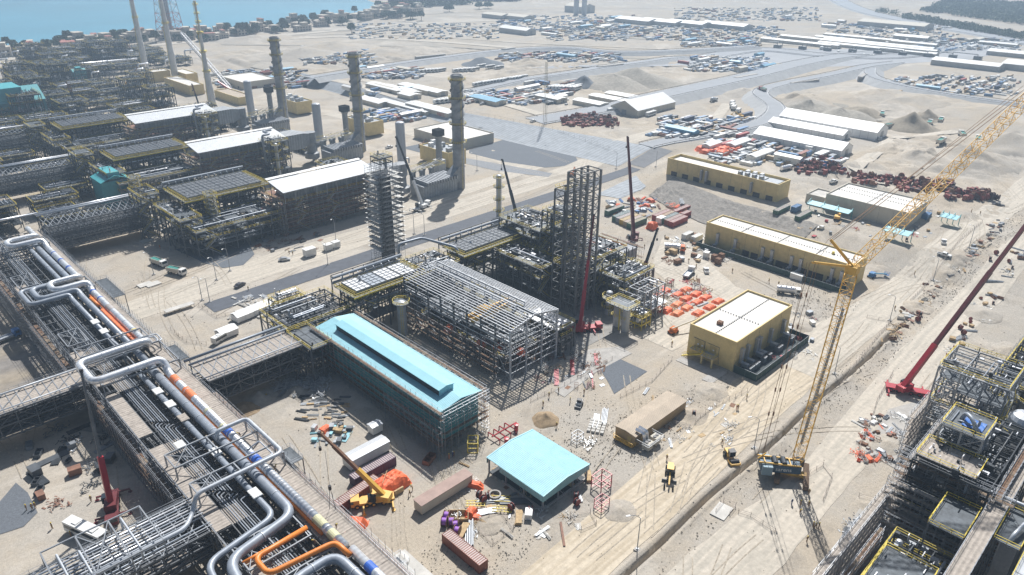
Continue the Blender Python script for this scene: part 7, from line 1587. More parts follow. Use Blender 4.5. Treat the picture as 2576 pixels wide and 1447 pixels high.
k = MB(tuple(G(560, 215))); lattice(k, G(583, 235)+Vector((0, 0, 3)), PD(455, 82, dep(G(560, 215))), 2.6, 2.6, 20, .3, .4); tag(k.build('lattice_boom', steel_w), 'long white lattice crane boom leaning toward the derrick', 'crane boom')
# ================================================================ CLUTTER KINDS
def proto(name, cat, m, f): k = MB(); f(k); return Kind(tag(k.build(name, m), '', cat))
def f_pipes(k, n=9, L=6.5, r=.14):
    q = random.Random(5)
    for i in range(n): x = q.uniform(-.3, .3); k.cyl((-L/2+x, (i % 5)*.33-.7, r+(i//5)*.28), (L/2+x, (i % 5)*.33-.7, r+(i//5)*.28), r, n=6)
    k.box(-2, -.9, 0, -1.85, .9, .08); k.box(1.85, -.9, 0, 2, .9, .08)
def f_scrap(k, n=34):
    q = random.Random(8)
    for i in range(n):
        x, y = q.gauss(0, 1.6), q.gauss(0, 1.3); a = q.uniform(0, 3); l = q.uniform(.3, 1.6); z = q.uniform(0, .5)
        k.beam((x, y, z+.1), (x+l*cos(a), y+l*sin(a), z+q.uniform(0, .4)), q.uniform(.1, .45), .1)
def f_plank(k):
    for i in range(4): k.box(-1.9+i*.05, -.6, i*.16, 1.9-i*.04, .6, i*.16+.13, rot=.04*(i-1))
def f_crate(k): k.box(-.9, -.9, .1, .9, .9, 1.3); [k.box(x-.06, -.94, .1, x+.06, .94, 1.34) for x in (-.85, 0, .85)]; k.box(-.9, -.94, 0, .9, .94, .1)
def f_tarp(k):
    q = random.Random(2); n = 7; vs = []
    for j in range(n):
        for i in range(n): e = max(abs(i-3), abs(j-3))/3; vs.append(((i-3)*.72*(1+.08*q.uniform(-1, 1)), (j-3)*.5*(1+.08*q.uniform(-1, 1)), 1.15*(1-e**5)+.12*q.uniform(-1, 1)*(e < .9)))
    k.add(vs, [(j*n+i, j*n+i+1, (j+1)*n+i+1, (j+1)*n+i) for j in range(n-1) for i in range(n-1)])
def f_bin(k):
    for a in ((-1.6, -.8, 1.6, -.72), (-1.6, .72, 1.6, .8), (-1.6, -.8, -1.52, .8), (1.52, -.8, 1.6, .8), (-.05, -.8, .03, .8)): k.box(a[0], a[1], .1, a[2], a[3], 1.1)
    k.box(-1.6, -.8, 0, 1.6, .8, .12)
def f_beams(k):
    for i in range(5): k.box(-4, -.9+i*.42, 0, 4, -.66+i*.42, .3); k.box(-4, -.98+i*.42, .3, 4, -.6+i*.42, .34)
def f_box(k): k.box(-1.5, -1, .15, 1.5, 1, 1.9); k.box(-1.55, -1.05, 1.9, 1.55, 1.05, 2.); k.box(-1.3, -1, 0, -1, 1, .15); k.box(1, -1, 0, 1.3, 1, .15)
def f_blocks(k): [k.box(-1.6+i*.8, -1.2+j*.8, 0, -1.+i*.8, -.6+j*.8, .4) for i in range(5) for j in range(4)]
def f_slab(k): k.box(-1.6, -1.1, 0, 1.6, 1.1, .22)
def f_frame(k):
    for x in (-1.3, 1.3):
        for y in (-1, 1): k.beam((x, y, 0), (x, y, 2.4), .13)
    for z in (.1, 1.2, 2.4):
        for s in (-1, 1): k.beam((-1.3, s, z), (1.3, s, z), .12); k.beam((1.3*s, -1, z), (1.3*s, 1, z), .12)
def f_tubes(k):
    q = random.Random(6)
    for i in range(16): a = q.uniform(-.08, .08); y = q.uniform(-.6, .6); k.rod((-2.8, y, .1+i*.03), (2.8, y+a*3, .1+i*.03), .06)
CL = {'pipes': proto('pipe_bundle', 'pipe bundle', steel_l, f_pipes), 'scrap': proto('parts_heap', 'parts heap', mat('light_scrap', (.55, .56, .56), .5, .3, .3, 1.5), f_scrap), 'plank': proto('plank_stack', 'timber stack', wood, f_plank), 'crate': proto('timber_crate', 'crate', wood, f_crate), 'tarp': proto('covered_stack', 'covered stack', tarp, f_tarp), 'bin': proto('steel_bin', 'bin', rust, f_bin), 'beams': proto('beam_stack', 'beam stack', rust, f_beams), 'box': proto('equipment_box', 'box', white, f_box), 'blocks': proto('block_stack', 'blocks', conc_w, f_blocks), 'slab': proto('concrete_slab', 'slab', conc_w, f_slab), 'frame': proto('steel_cage', 'steel frame', red, f_frame), 'tubes': proto('tube_bundle', 'tubes', tubem, f_tubes)}
KINDS += list(CL.values())
def drum_proto(m, cm_, r=1.1, w_=1.1, parts=True):
    t = thing('cable_drum', '', 'cable drum')
    for s in (-1, 1): k = MB(); k.cyl((0, s*w_/2-.06, r), (0, s*w_/2+.06, r), r, n=18); k.build('flange_disc', m, t)
    k = MB(); k.cyl((0, -w_/2, r), (0, w_/2, r), r*.68, n=16); k.build('wound_cable', cm_, t); return t
dr_p = Kind(drum_proto(woodd, purple)); dr_r = Kind(drum_proto(drumr, black, .9, .8)); dr_f = proto('cable_drum', 'cable drum', drumr, lambda k: (k.cyl((0, -.55, 1.15), (0, -.45, 1.15), 1.15, n=12), k.cyl((0, .45, 1.15), (0, .55, 1.15), 1.15, n=12), k.cyl((0, -.45, 1.15), (0, .45, 1.15), .8, n=10))); KINDS += [dr_p, dr_r, dr_f]
def put(kind, uv, label, rot=None, sc=1.001, group=None, z=0, **kw): CL_ = CL[kind] if isinstance(kind, str) else kind; return CL_(label, G(*uv), rnd.uniform(0, 3.1) if rot is None else rot, group, scale=sc, z=z, **kw)
for i, (u, v, rr) in enumerate(((1118, 1322, .7), (1136, 1322, .8), (1124, 1307, .6), (1146, 1330, .9), (1150, 1345, .5))): put(dr_p, (u, v), 'large timber drum wound with purple cable at the end of the red brown container', rr, 1.1, 'purple cable drums')
for u, v, rot, d in ((1216, 1262, 0, 'beside the concrete ring'), (1226, 1254, 1, 'behind the concrete ring'), (1205, 1250, .4, 'near the orange sheeted bench'), (1286, 1282, 1.5, 'lying flat by the yellow ladder racks'), (1451, 1270, 0, 'right of the canopy under the red frame'), (1449, 1253, .6, 'closest to the canopy corner'), (1335, 1290, 1, 'beside the timber tables'), (1745, 1045, .5, 'by the tan cabin end'), (2280, 606, .3, 'in front of the teal shelter'), (2505, 640, 1, 'on the spoil bank far right'), (2490, 655, .2, 'second on the spoil bank far right'), (2315, 795, .3, 'between the right roads, upper'), (2308, 808, 1.2, 'between the right roads, lower')): put(dr_r, (u, v), 'red brown cable drum '+d, rot)
# named single items around the canopy and yard
t = thing('tarpaulin_heap', 'big heap under a bright orange tarpaulin beside the yellow crane', 'tarpaulin', G(980, 1225)); k = MB(); q = random.Random(3); n = 16; vs = []
for j in range(n):
    for i in range(n): a, b = (i-7.5)/7.5, (j-7.5)/7.5; e = max(abs(a), abs(b)); vs.append((a*5.2*(1-.1*b*b), b*3.2*(1-.12*a*a), max(0, 2.9*(1-e**4)+.5*nz(a*3, b*3)+.35*nz(a*7, b*7, 2))))
k.add(vs, [(j*n+i, j*n+i+1, (j+1)*n+i+1, (j+1)*n+i) for j in range(n-1) for i in range(n-1)]); k.build('orange_sheet', tarp, t); k = MB(); k.box(-1, -3.6, 0, 1.6, -3.2, 1.4); k.build('plywood_door', wood, t); k = MB(); k.rod((-2.5, -1, 3.2), (1, 2, 3.3), .08); k.rod((-.6, 2, 3.2), (.6, -2, 3.2), .07); k.build('weighting_poles', wood, t)
put('tarp', (880, 1340), 'orange sheet over parts beside the red brown container at the rack', .6, 2.0); put('tarp', (1187, 1220), 'long orange red sheeted bench in front of the cream cabin', 2.1, (1.4, .8, .9)); put('tarp', (1185, 1292), 'round orange and blue wrapped bundle by the parts crate', .3, (.7, .9, 1.2)); put('tarp', (1190, 1300), 'flat orange sheet beside the parts crate', 2.2, (.9, .7, .5)); put('tarp', (818, 1082), 'faded salmon sheet over boxes in the parts yard', .2, .9)
CL['bin']('open plywood crate full of bright scrap beside the purple drums', G(1152, 1305), -.75, None, scale=(1.5, 1.9, 1.2), body=wood); put('scrap', (1152, 1303), 'bright scrap lying in the open plywood crate', .3, (.5, .5, .8), z=.5)
t = thing('concrete_ring', 'grey precast concrete ring standing by the canopy', 'concrete ring', G(1245, 1250)); k = MB(); k.lathe((0, 0, 0), [(1.5, 0), (1.5, .9), (1.15, .9), (1.15, .1)], 20); k.build('ring_wall', conc, t)
for u, v, rot in ((1258, 1258, 2.3), (1262, 1284, 2.3), (1195, 1270, 2.4)): k = MB(tuple(G(u, v))); g0 = G(u, v); [k.beam(g0+Vector((cos(rot)*a-sin(rot)*b1, sin(rot)*a+cos(rot)*b1, .3)), g0+Vector((cos(rot)*a-sin(rot)*b2, sin(rot)*a+cos(rot)*b2, .3)), .14) for a, b1, b2 in [(a, -.9, .9) for a in (-2.2, -1.4, -.6, .2, 1, 1.8)]]; [k.beam(g0+Vector((cos(rot)*-2.4-sin(rot)*b, sin(rot)*-2.4+cos(rot)*b, .45)), g0+Vector((cos(rot)*2.2-sin(rot)*b, sin(rot)*2.2+cos(rot)*b, .45)), .14) for b in (-.9, 0, .9)]; tag(k.build('ladder_rack', yel), 'yellow ladder shaped steel rack lying left of the canopy', 'steel rack', 'yellow ladder racks')
for u, v, rot, kd, d, sc in ((1235, 1262, 2.5, 'pipes', 'silver pipes lying between ladder racks and cream cabin', 1), (1210, 1290, 2.6, 'beams', 'long pale channel sections by the parts crate', .9), (1300, 1262, 2.4, 'beams', 'dark steel sections beside the canopy kerb', 1), (1180, 1345, .85, 'pipes', 'long grey poles beside the red brown container', 1.2), (1165, 1338, .4, 'plank', 'broken timber pieces beside the red brown container', 1.3), (1512, 1225, 0, 'frame', 'dark red cube frame standing right of the canopy', 1.5), (1513, 1276, 0, 'frame', 'small platform frame on posts right of the red frame', 1.1), (1452, 1108, 0, 'frame', 'small stand with white roof beyond the canopy', 1.0), (1482, 1118, 0, 'scrap', 'heap of crumpled foil and blue scrap beyond the canopy', .8), (1505, 1078, .5, 'blocks', 'pale hollow blocks set out in rows behind the canopy', 1.5), (1520, 1050, .6, 'pipes', 'long steel sections left of the tan cabin', 1.1), (1500, 1060, .6, 'beams', 'long beam pair left of the tan cabin', .8), (1305, 1305, .7, 'plank', 'timber work table beside the canopy corner', 1.2), (1330, 1300, .7, 'box', 'timber box beside the canopy corner', .8), (1080, 1160, .4, 'bin', 'rusty bins by the near corner of the teal building', 1.2), (1190, 1130, .8, 'frame', 'yellow cage frame by the teal building corner', 1.3), (1415, 1345, .85, 'beams', 'single rusty long pipe lying on the churned ground', (.9, .25, 1)), (1480, 1200, .8, 'plank', 'pale boards by the canopy right edge', 1.2), (1625, 985, .3, 'pipes', 'blue pipe length beyond the tan cabin', .6), (1400, 950, .75, 'beams', 'dark red pipes laid in a bed left of the gravel triangle', (1.1, .7, .6)), (1440, 925, .75, 'beams', 'bright red pipes laid beside the gravel triangle', (1.1, .6, .6)), (1500, 905, .75, 'beams', 'bundle of red pipes next to the twin vessels', (.9, .6, .6)), (1490, 955, .75, 'beams', 'long red pipe pair beside the gravel triangle', (1.2, .2, .5))):
    bd = {'frame': red if 'red' in d else (yel if 'yellow' in d else steel_l), 'beams': red if ('red p' in d or 'red pipe' in d) else (steel_l if 'pale' in d or 'beam pair' in d else rust if 'rust' in d else steel), 'bin': None}.get(kd); put(kd, (u, v), d, rot, sc, body=bd) if bd else put(kd, (u, v), d, rot, sc)
t = thing('fire_valves', 'red fire water pipes and filter pots by the right end of the teal building', 'valve station', G(1265, 1095)); g0 = G(1265, 1095); k = MB()
for i in range(4): k.pipe([(-3+i*2, -2, 0), (-3+i*2, -2, 1.2), (-3+i*2, 2.5, 1.2), (-3+i*2, 2.5, 0)], .16, 8, .4)
k.pipe([(-4, 0, 1.6), (5, 0, 1.6)], .2, 8); k.build('red_pipes', red, t)
for x, y in ((-2, -3.4), (4, -1)): k = MB(); k.lathe((x, y, 0), [(.55, 0), (.55, 1.8), (.7, 1.82), (.7, 2), (.1, 2.1)], 14); k.build('filter_pot', red, t)
def skew(kind, label, uv, grp, n, spread, rots, sc=(.8, 1.3), seed=1, mats=None):
    q = random.Random(seed)
    for i in range(n):
        u = uv[0]+q.uniform(-1, 1)*spread[0]; v = uv[1]+q.uniform(-1, 1)*spread[1]; p = G(u, v); kk_ = q.choice(kind); kd = CL[kk_] if isinstance(kk_, str) else kk_
        m_ = q.choice(mats) if mats else None; nm = {'pipes': 'grey pipe bundle', 'scrap': 'heap of pale metal parts', 'plank': 'timber plank stack', 'crate': 'timber crate', 'tarp': 'sheeted stack', 'bin': 'rusty open bin', 'beams': 'stack of steel beams', 'box': 'pale equipment box', 'blocks': 'pale block stack', 'slab': 'flat pale slab', 'frame': 'steel cage frame', 'tubes': 'bundle of scaffold tubes'}.get(kk_, 'cable drum')
        s_ = q.uniform(*sc); kd(nm+' '+label, p, q.choice(rots)+q.uniform(-.25, .25), nm+'s '+grp, scale=s_, **({'body': m_} if m_ else {}))
R_ = (0, R90, .8)
skew(['scrap', 'scrap', 'tubes'], 'in the parts yard below the truss bridge', (760, 965), 'in the parts yard', 34, (62, 26), R_, seed=3)
skew(['pipes', 'tubes', 'beams', 'pipes', 'plank'], 'in the dark steel row of the parts yard', (812, 1030), 'in the parts yard row', 58, (58, 36), (2.3, 2.4), (.28, .6), seed=4, mats=[steel_l, steel, dark, wood])
skew(['pipes', 'tubes', 'box', 'beams', 'crate'], 'in the lower parts yard by the crane tip', (838, 1095), 'in the lower parts yard', 40, (48, 27), (2.3, .7), (.3, .6), seed=5, mats=[steel_l, whites, steel, teal_t, wood])
g0 = G(1722, 757); q = random.Random(6)
for i in range(4):
    for j in range(5):
        if (i, j) not in ((0, 0), (3, 4), (1, 3)): CL['tarp']('orange red sheeted flat stack set out in rows left of the nearest yellow building', (g0.x-11+i*6.2+q.uniform(-.5, .5), g0.y-9+j*4.6+q.uniform(-.5, .5)), q.uniform(-.08, .08), 'orange red sheeted stacks in rows', scale=(1.2, 1.15, .9), body=q.choice([tarp, salmon, tarp]))
skew(['pipes', 'scrap', 'plank', 'slab', 'tubes', 'frame'], 'around the red stack field', (1712, 745), 'around the red stack field', 44, (75, 40), R_, (.6, 1.1), seed=7, mats=[steel_l, wood, woodd, conc_w, red])
skew(['crate', 'box', 'plank', 'crate', 'scrap'], 'in the yard between container yard and longest yellow building', (1745, 632), 'in the middle yard', 34, (75, 34), R_, (.6, 1.1), seed=8, mats=[wood, woodd, white, steel_l])
skew(['scrap', 'tubes', 'tarp', 'crate', 'pipes', 'bin'], 'in the container yard heap below the lined slope', (1625, 525), 'in the container yard', 70, (95, 26), R_, (.7, 1.3), seed=9, mats=[steel_l, tarp, white, wood, steel_l, blue, rust])
skew(['scrap', 'slab', 'tubes', 'plank'], 'in the white parts field by the pale drum', (650, 775), 'in the white parts field', 55, (75, 30), R_, (.6, 1.2), seed=10, mats=[white, conc_w, steel_l])
skew(['scrap', 'bin', 'pipes', 'crate', 'tarp', 'tubes', 'frame'], 'in the pipe yard below the large red crane', (2215, 1105), 'in the pipe yard', 90, (60, 62), R_, (.3, .7), seed=11, mats=[steel_l, rust, woodd, greyl, steel, white, tarp, conc])
skew(['pipes', 'tubes', 'scrap', 'bin', 'frame'], 'in the lower right pipe yard', (2165, 1370), 'in the lower right pipe yard', 60, (50, 60), (.8, 0), (.3, .7), seed=12, mats=[steel_l, silver_p, steel])
for i, (u, v) in enumerate(((2190, 1350), (2170, 1368), (2188, 1396), (2215, 1420), (2235, 1270))): put('crate', (u, v), 'bright orange yellow topped box in the lower right pipe yard', .6, 1.0, 'orange topped boxes', body=mat('orange_lid', (.72, .32, .06), .7))
skew(['scrap', 'slab', 'frame', 'plank', 'tubes'], 'on the churned ground in front of the hall frame', (1440, 935), 'below the hall frame', 60, (95, 42), (.75, 0), (.3, .7), seed=13, mats=[steel_l, steel, redd, woodd, steel])
skew(['scrap', 'slab', 'tubes'], 'scattered around the canopy yard', (1310, 1260), 'around the canopy yard', 40, (150, 90), R_, (.3, .8), seed=14, mats=[steel_l, white, wood, woodd, conc_w])
q = random.Random(15)
for i in range(80):
    f = q.random(); u, v = 2200+f*330+q.uniform(-18, 18), 880-f*330+q.uniform(-18, 18); kk_ = q.choice(['scrap', 'slab', 'crate', 'bin', 'tubes']); CL[kk_]('small site item on the strip between the right roads', G(u, v), q.uniform(0, 3), 'items between the right roads', scale=q.uniform(.4, .9), body=q.choice([steel_l, rust, wood, conc_w, woodd]))
for i in range(46):
    f = q.random(); u, v = 2390+f*190+q.uniform(-20, 20), 900-f*290+q.uniform(-25, 25); kk_ = q.choice(['scrap', 'crate', 'bin', dr_r, 'pipes']); (CL[kk_] if isinstance(kk_, str) else kk_)('site item on the strip right of the long red crane boom', G(u, v), q.uniform(0, 3), 'items right of the long boom', scale=q.uniform(.5, 1.))
skew(['scrap', 'slab', 'plank', 'tubes'], 'littered by the tan cabin and haul road', (1740, 1060), 'by the tan cabin', 36, (110, 60), (.8, 0), (.3, .8), seed=16, mats=[steel_l, conc_w, woodd, wood])
skew(['scrap', 'frame', 'box', 'slab'], 'beside the fence of the nearest yellow building', (1985, 850), 'by the nearest yellow building', 34, (60, 60), (.8, 0), (.3, .8), seed=17, mats=[steel_l, white, red, steel])
skew(['scrap', 'slab', 'plank', 'crate', 'tubes'], 'in the upper yard around the teal shelters', (2180, 560), 'around the teal shelters', 44, (190, 40), (.3, 0), (.5, 1.), seed=18, mats=[steel_l, white, wood, red])
skew(['scrap', 'slab', 'bin', 'crate', 'tubes'], 'in the shade below the nearest heater block', (720, 610), 'below the nearest heater', 30, (90, 24), (.3, 0), (.5, 1.), seed=19, mats=[steel_l, rust, steel, woodd])
# containers of the yard
q = random.Random(4)
for i, (c_, rf) in enumerate((('green', 'tan'), ('tan', 'paleroof'), ('yellow', 'tan'), ('grey', 'paleroof'), ('green', 'grey'))): p = G(1575, 574); container(['green', 'tan', 'yellow', 'grey', 'dark green'][i]+' container in the near row of the container yard', (p.x+i*.6, p.y+(i-1)*2.6), 0, c_, rf)
for i, (c_, rf) in enumerate((('red', 'paleroof'), ('brown', 'paleroof'), ('green', 'grey'), ('brown', 'tan'), ('red', 'paleroof'))): p = G(1680, 570); container(['bright red', 'brown', 'green', 'dull brown', 'dark red'][i]+' container in the far row of the container yard', (p.x+i*.4, p.y+(i-1)*2.6), 0, c_, rf)
for i, (u, v, c_, b_) in enumerate(((1530, 545, 'green', 1), (1700, 545, 'red', 1), (1720, 552, 'red', 0), (1955, 545, 'green', 1), (2010, 560, 'green', 1), (2000, 536, 'blue', 0), (2330, 557, 'blue', 0), (1725, 606, 'white', 0), (1748, 612, 'white', 0), (1770, 330, 'navy', 1), (2030, 395, 'blue', 0), (1960, 415, 'green', 0), (1985, 418, 'tan', 0), (1880, 385, 'white', 0))): container(['green container left in the container yard', 'red container at the back of the container yard', 'short red container under an orange sheet', 'long green container left of the teal shelter', 'green container under the teal shelter', 'short blue container left of the teal shelter', 'blue box by the pale building right end', 'white container near the left end of the longest yellow building', 'second white container near the longest yellow building', 'dark navy container by the curve of the embankment road', 'bright blue container by the drum field', 'green box above the upper yellow building', 'tan box above the upper yellow building', 'white container by the orange sheeted stacks'][i], G(u, v), 0, c_, 'paleroof' if c_ not in ('white', 'blue') else c_, bool(b_))
put('tarp', (1640, 575), 'bright orange sheeted cube in the container yard', 0, (1.1, 1.5, 2.8)); put('box', (1662, 560), 'white box beside the orange sheeted cube', 0, 1.4)
for i, (u, v) in enumerate(((1796, 655), (1806, 664), (1814, 652))): put('crate', (u, v), 'tall brown timber booth in front of the longest yellow building', 0, (1.1, 1.1, 1.9), 'tall timber booths', body=woodd)
put('box', (2004, 703), 'white and red generator trailer before the longest yellow building', -R90, (1.6, 1.1, 1.2)); put('box', (1776, 648), 'white roofed box with pipes left of the timber booths', .2, (.8, 1.1, 1.3)); cabin('white cube cabin on the verge of the new asphalt road', G(772, 650), 4.6, 3, 3, 0, white, white, 0, 0); cabin('left of two white generator boxes by the lamp posts', G(822, 634), 3, 2.5, 2.4, 0, white, white, 0, 0); cabin('right of two white generator boxes by the lamp posts', G(842, 627), 3, 2.5, 2.4, 0, white, white, 0, 0)
for i, (u, v) in enumerate(((600, 815), (635, 800), (560, 858))): cabin(['white vaulted tent in the yard left of the pale drum', 'larger white vaulted tent by the parts field', 'white vaulted tent nearest the main rack'][i], G(u, v), 6+i % 2*3, 4.5, 2, .1, wfab, wfab, .9, 0, name='frame_tent', cat='tent')
t = thing('sheet_shelter', 'white sheet roof shelter on posts beside the open two storey frame', 'shelter', G(1640, 800)); k = MB(); k.add([(-1, 0, 3.2), (9, 0, 3.2), (9, 9, 3.8), (-1, 9, 3.8), (-1, 0, 3.35), (9, 0, 3.35), (9, 9, 3.95), (-1, 9, 3.95)], [(3, 2, 1, 0), (4, 5, 6, 7), (0, 1, 5, 4), (1, 2, 6, 5), (2, 3, 7, 6), (3, 0, 4, 7)]); k.build('sheet_roof', whites, t); k = MB(); [k.beam((x, y, 0), (x, y, 3.3), .2) for x in (0, 4, 8) for y in (.5, 8)]; k.box(0, 7, 0, 8.5, 8.5, 2); k.build('posts', woodd, t)
t = thing('timber_jetty', 'long white topped low platform at the end of the new asphalt', 'platform', G(420, 795)); k = MB(); k.box(0, 0, 1.2, 10, 2.6, 1.35); [k.beam((x, y, 0), (x, y, 1.2), .15) for x in (.3, 5, 9.7) for y in (.2, 2.4)]; k.build('board_top', conc_w, t)
for u, v, d in ((365, 717, 'left white slab flush in the sand near the dump trucks'), (385, 716, 'right white slab flush in the sand near the dump trucks'), (370, 606, 'white slab near the trestle legs'), (1815, 1288, 'white slab on dark pit left of the crane shadow'), (2110, 790, 'white slab over a dark pit near the junction')): put('slab', (u, v), d, .1, 1.6)
# bottom-left shade
skew(['scrap', 'bin', 'beams', 'box'], 'on the shaded ground left of the main rack', (170, 1160), 'left of the main rack', 26, (110, 110), R_, (.6, 1.1), seed=21, mats=[steel, steel_l, rust, dark])
# yard pads
drape('concrete_pad', wob(gp((2175, 1135), (2235, 1030), (2310, 1010), (2330, 1080), (2262, 1185)), .3), conc, .12, 3); drape('concrete_pad', wob(gp((2085, 1395), (2160, 1280), (2225, 1290), (2200, 1447), (2110, 1447)), .3), conc, .12, 3)
drape('concrete_pad', wob(gp((1395, 985), (1440, 925), (1480, 880), (1560, 872), (1590, 890), (1500, 935), (1420, 1000)), .3), conc, .12, 3); drape('concrete_pad', gp((1030, 760), (1150, 880), (1290, 985), (1420, 900), (1560, 830), (1650, 800), (1560, 690), (1330, 560), (1180, 640)), mat('court_concrete', (.30, .29, .27), .9, 0, .2, .4), .09, 4)
drape('concrete_pad', gp((300, 1100), (130, 860), (10, 640), (0, 760), (0, 1000), (60, 1060)), mat('shade_toned_sand', (.34, .29, .225), .95, 0, .2, .2, col2=(.24, .22, .2), mixsc=.08), .09, 5)  # sand sheet coloured darker to stand in for shade beside the main rack
# ================================================================ BOTTOM RIGHT STRUCTURES
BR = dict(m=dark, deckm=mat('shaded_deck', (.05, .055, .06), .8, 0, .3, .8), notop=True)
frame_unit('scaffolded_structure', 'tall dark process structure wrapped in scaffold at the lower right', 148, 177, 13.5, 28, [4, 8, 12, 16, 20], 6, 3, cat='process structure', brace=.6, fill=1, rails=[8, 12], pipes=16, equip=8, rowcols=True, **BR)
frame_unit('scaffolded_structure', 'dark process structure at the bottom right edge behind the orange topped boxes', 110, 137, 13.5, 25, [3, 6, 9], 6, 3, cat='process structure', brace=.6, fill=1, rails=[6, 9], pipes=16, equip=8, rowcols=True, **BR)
frame_unit('platform_tower', 'yellow railed valve platform with blue sheet and bent grey pipe on top', 157.5, 166.5, 18.4, 26.6, [21.5, 25], 2, 2, cat='platform', z0=18, brace=.6, decks=[25], rails=[25], pipes=4, m=steel_l)
frame_unit('platform_tower', 'tall open steel frame with long yellow railed top beside the large red crane', 182.5, 197, 20, 35, [5, 10, 15, 20, 25], 3, 3, cat='platform tower', brace=.7, fill=.6, rails=[25, 15], pipes=12, equip=3, m=steel_l, stairs=1)
big_pipe('bent grey pipe rising through the valve platform at the lower right', [(162, 24, 25.3), (162, 23.6, 27.2), (160.4, 22, 27.4), (158.6, 19.6, 25.2)], .45, greyp, .9, n=10)
k = MB((162, 22, 25.3)); vs = [(159.6+.8*i, 19.4+.8*j, 25.4+.35*abs(nz(i*.9, j*.9))) for j in range(6) for i in range(6)]; k.add(vs, [(j*6+i, j*6+i+1, (j+1)*6+i+1, (j+1)*6+i) for j in range(5) for i in range(5)]); tag(k.build('blue_sheet', btarp), 'crumpled blue sheet lying on the yellow railed valve platform', 'sheet')
for x, y, h, r, d in ((181, 15, 22, 3.2, 'large grey round vessel behind the valve platform'), (203, 16, 20, 4.2, 'broad dark round vessel at the right edge'), (171, 30.4, 9, .9, 'slim white capped vessel by the pipe yard')): column_vessel(d, (x, y), r, h, (h-5,) if r > 2 else (), greyl if r < 3.5 else steel)
frame_unit('pipe_frame_block', 'dark pipe frame at the right edge behind the round vessels', 200, 232, -2, 26, [5, 9, 13, 17], 6, 4, cat='pipe frame', brace=.5, fill=.9, rails=[13, 17], pipes=16, equip=10, rowcols=True, **BR)
frame_unit('pipe_frame_block', 'low pipe racks with silver pipes at the right edge beyond the red boom', 232, 262, 4, 26, [4, 7, 10], 6, 3, cat='pipe frame', brace=.4, fill=.6, rails=[10], pipes=22, equip=8, rowcols=True, m=steel_l)
frame_unit('cooler_block', 'air cooler block with white grid panels in the bottom right corner', 104, 152, -14, 4.5, [5, 10, 15.6], 8, 2, cat='air cooler', brace=.3, fill=.9, pipes=8, rails=[15.6], rowcols=True, m=steel_l, deckm=steel_w)
for i, (x0, x1, y0, y1, z, d) in enumerate(((110, 180, 9.8, 13, 17, 'long planked walkway beside the cooler at the bottom right'), (136, 147, 13.6, 20, 15.5, 'grated floor with yellow rail and valves in the dark structure'), (140, 152, 5.2, 9.6, 16, 'small yellow railed landing by the white grid cooler'), (149.5, 157, 16.5, 28, 20.5, 'planked scaffold floor left of the blue sheeted valve platform'), (118, 130, 15, 24.5, 10.2, 'grated floor with red cover at the bottom right edge'))):
    t = thing('walkway_floor', d, 'walkway', (x0, y0, z)); o = (x0, y0, z); k = MB(o); k.box(x0, y0, z, x1, y1, z+.12); k.build('floor_boards', plank if i in (0, 3) else grate, t); k = MB(o); rail_rect(k, x0, y0, x1, y1, z+.1, r=.07 if i else .05); k.build('handrail', yel if i else tubem, t); k = MB(o)
    for x in lin(x0+.3, x1-.3, max(1, int((x1-x0)/6))): k.beam((x, y0+.2, z-17 if z > 16.5 else .0), (x, y0+.2, z), .3); k.beam((x, y1-.2, .0), (x, y1-.2, z), .3)
    k.build('support_posts', steel, t)
big_pipe('long pale lilac pipe crossing the walkway in the bottom right corner', [(152, 19, 17.6), (152, 6.6, 17.9), (150, 5.8, 17.9), (142, 7, 17.4), (141, 7.2, 15)], .38, greyl, 1.2, n=10)
for i, (x0, y0, x1, y1, z, wd, d) in enumerate(((177, 29, 149, 29, 19, 2., 'dense scaffold on the yard face of the lower right structures'), (150, 31.5, 112, 31.5, 10, 1.6, 'outer lower scaffold by the orange topped boxes'), (177.5, 30.5, 150, 30.5, 15, 1.5, 'outer scaffold below the valve platform'), (149, 31, 149, 9, 20, 1., 'tall many tiered scaffold on the shaded camera side of the lower right structure'), (145.5, 31, 145.5, 12, 14, 1., 'second lower scaffold layer before the tall dark structure'), (141.5, 29, 141.5, 13, 8, 1., 'lowest scaffold layer before the tall dark structure'), (110, 27, 137, 27, 9, 1., 'low scaffold on the yard side of the bottom platform'), (178, 12.6, 150, 12.6, 18, 1.2, 'scaffold along the planked walkway side'), (196, 37, 176, 37, 12, 1.3, 'scaffold around the foot of the tall platform tower'), (109, 26, 109, 12, 9, 1.2, 'scaffold at the cut bottom right end'), (205, 27.5, 262, 27.5, 9, 1.2, 'low scaffold along the right edge pipe racks'))): scaffold('structure_scaffold', d, x0, y0, x1, y1, z, wd=wd, boards=.9, bay=2., rr=.06, boardm=board if 'side' in d else plank)
# ================================================================ FAR FIELD
FC = proto('storage_container', 'container', contm['white'], lambda k: (k.box(0, 0, 0, 12, 2.44, 2.6), k.box(-.02, -.02, 2.5, 12.02, 2.46, 2.64))); LC = proto('site_cabin', 'cabin', white, lambda k: (k.box(0, 0, .3, 18, 5, 3.2), gable_roof(k, -.3, 18.3, -.3, 5.3, 3.25, 4., .15, 'x'), [k.box(1.5+i*3, -.06, 1.3, 2.8+i*3, 0, 2.3) for i in range(5)])); PS = proto('pipe_stack', 'pipe stack', steel_l, lambda k: (k.box(-6, -1.6, .1, 6, 1.6, .5), [k.cyl((-6, y, .75), (6, y, .75), .3, n=6) for y in (-1.3, -.65, 0, .65, 1.3)], [k.cyl((-5.6, y, 1.25), (6.2, y, 1.25), .3, n=6) for y in (-.9, -.3, .3)])); KINDS += [FC, LC, PS]
cc = [contm[c] for c in ('white', 'white', 'blue', 'blue', 'brown', 'grey', 'tan', 'red', 'navy')]; q = random.Random(33); cnt = {'c': 0, 'p': 0, 'l': 0}
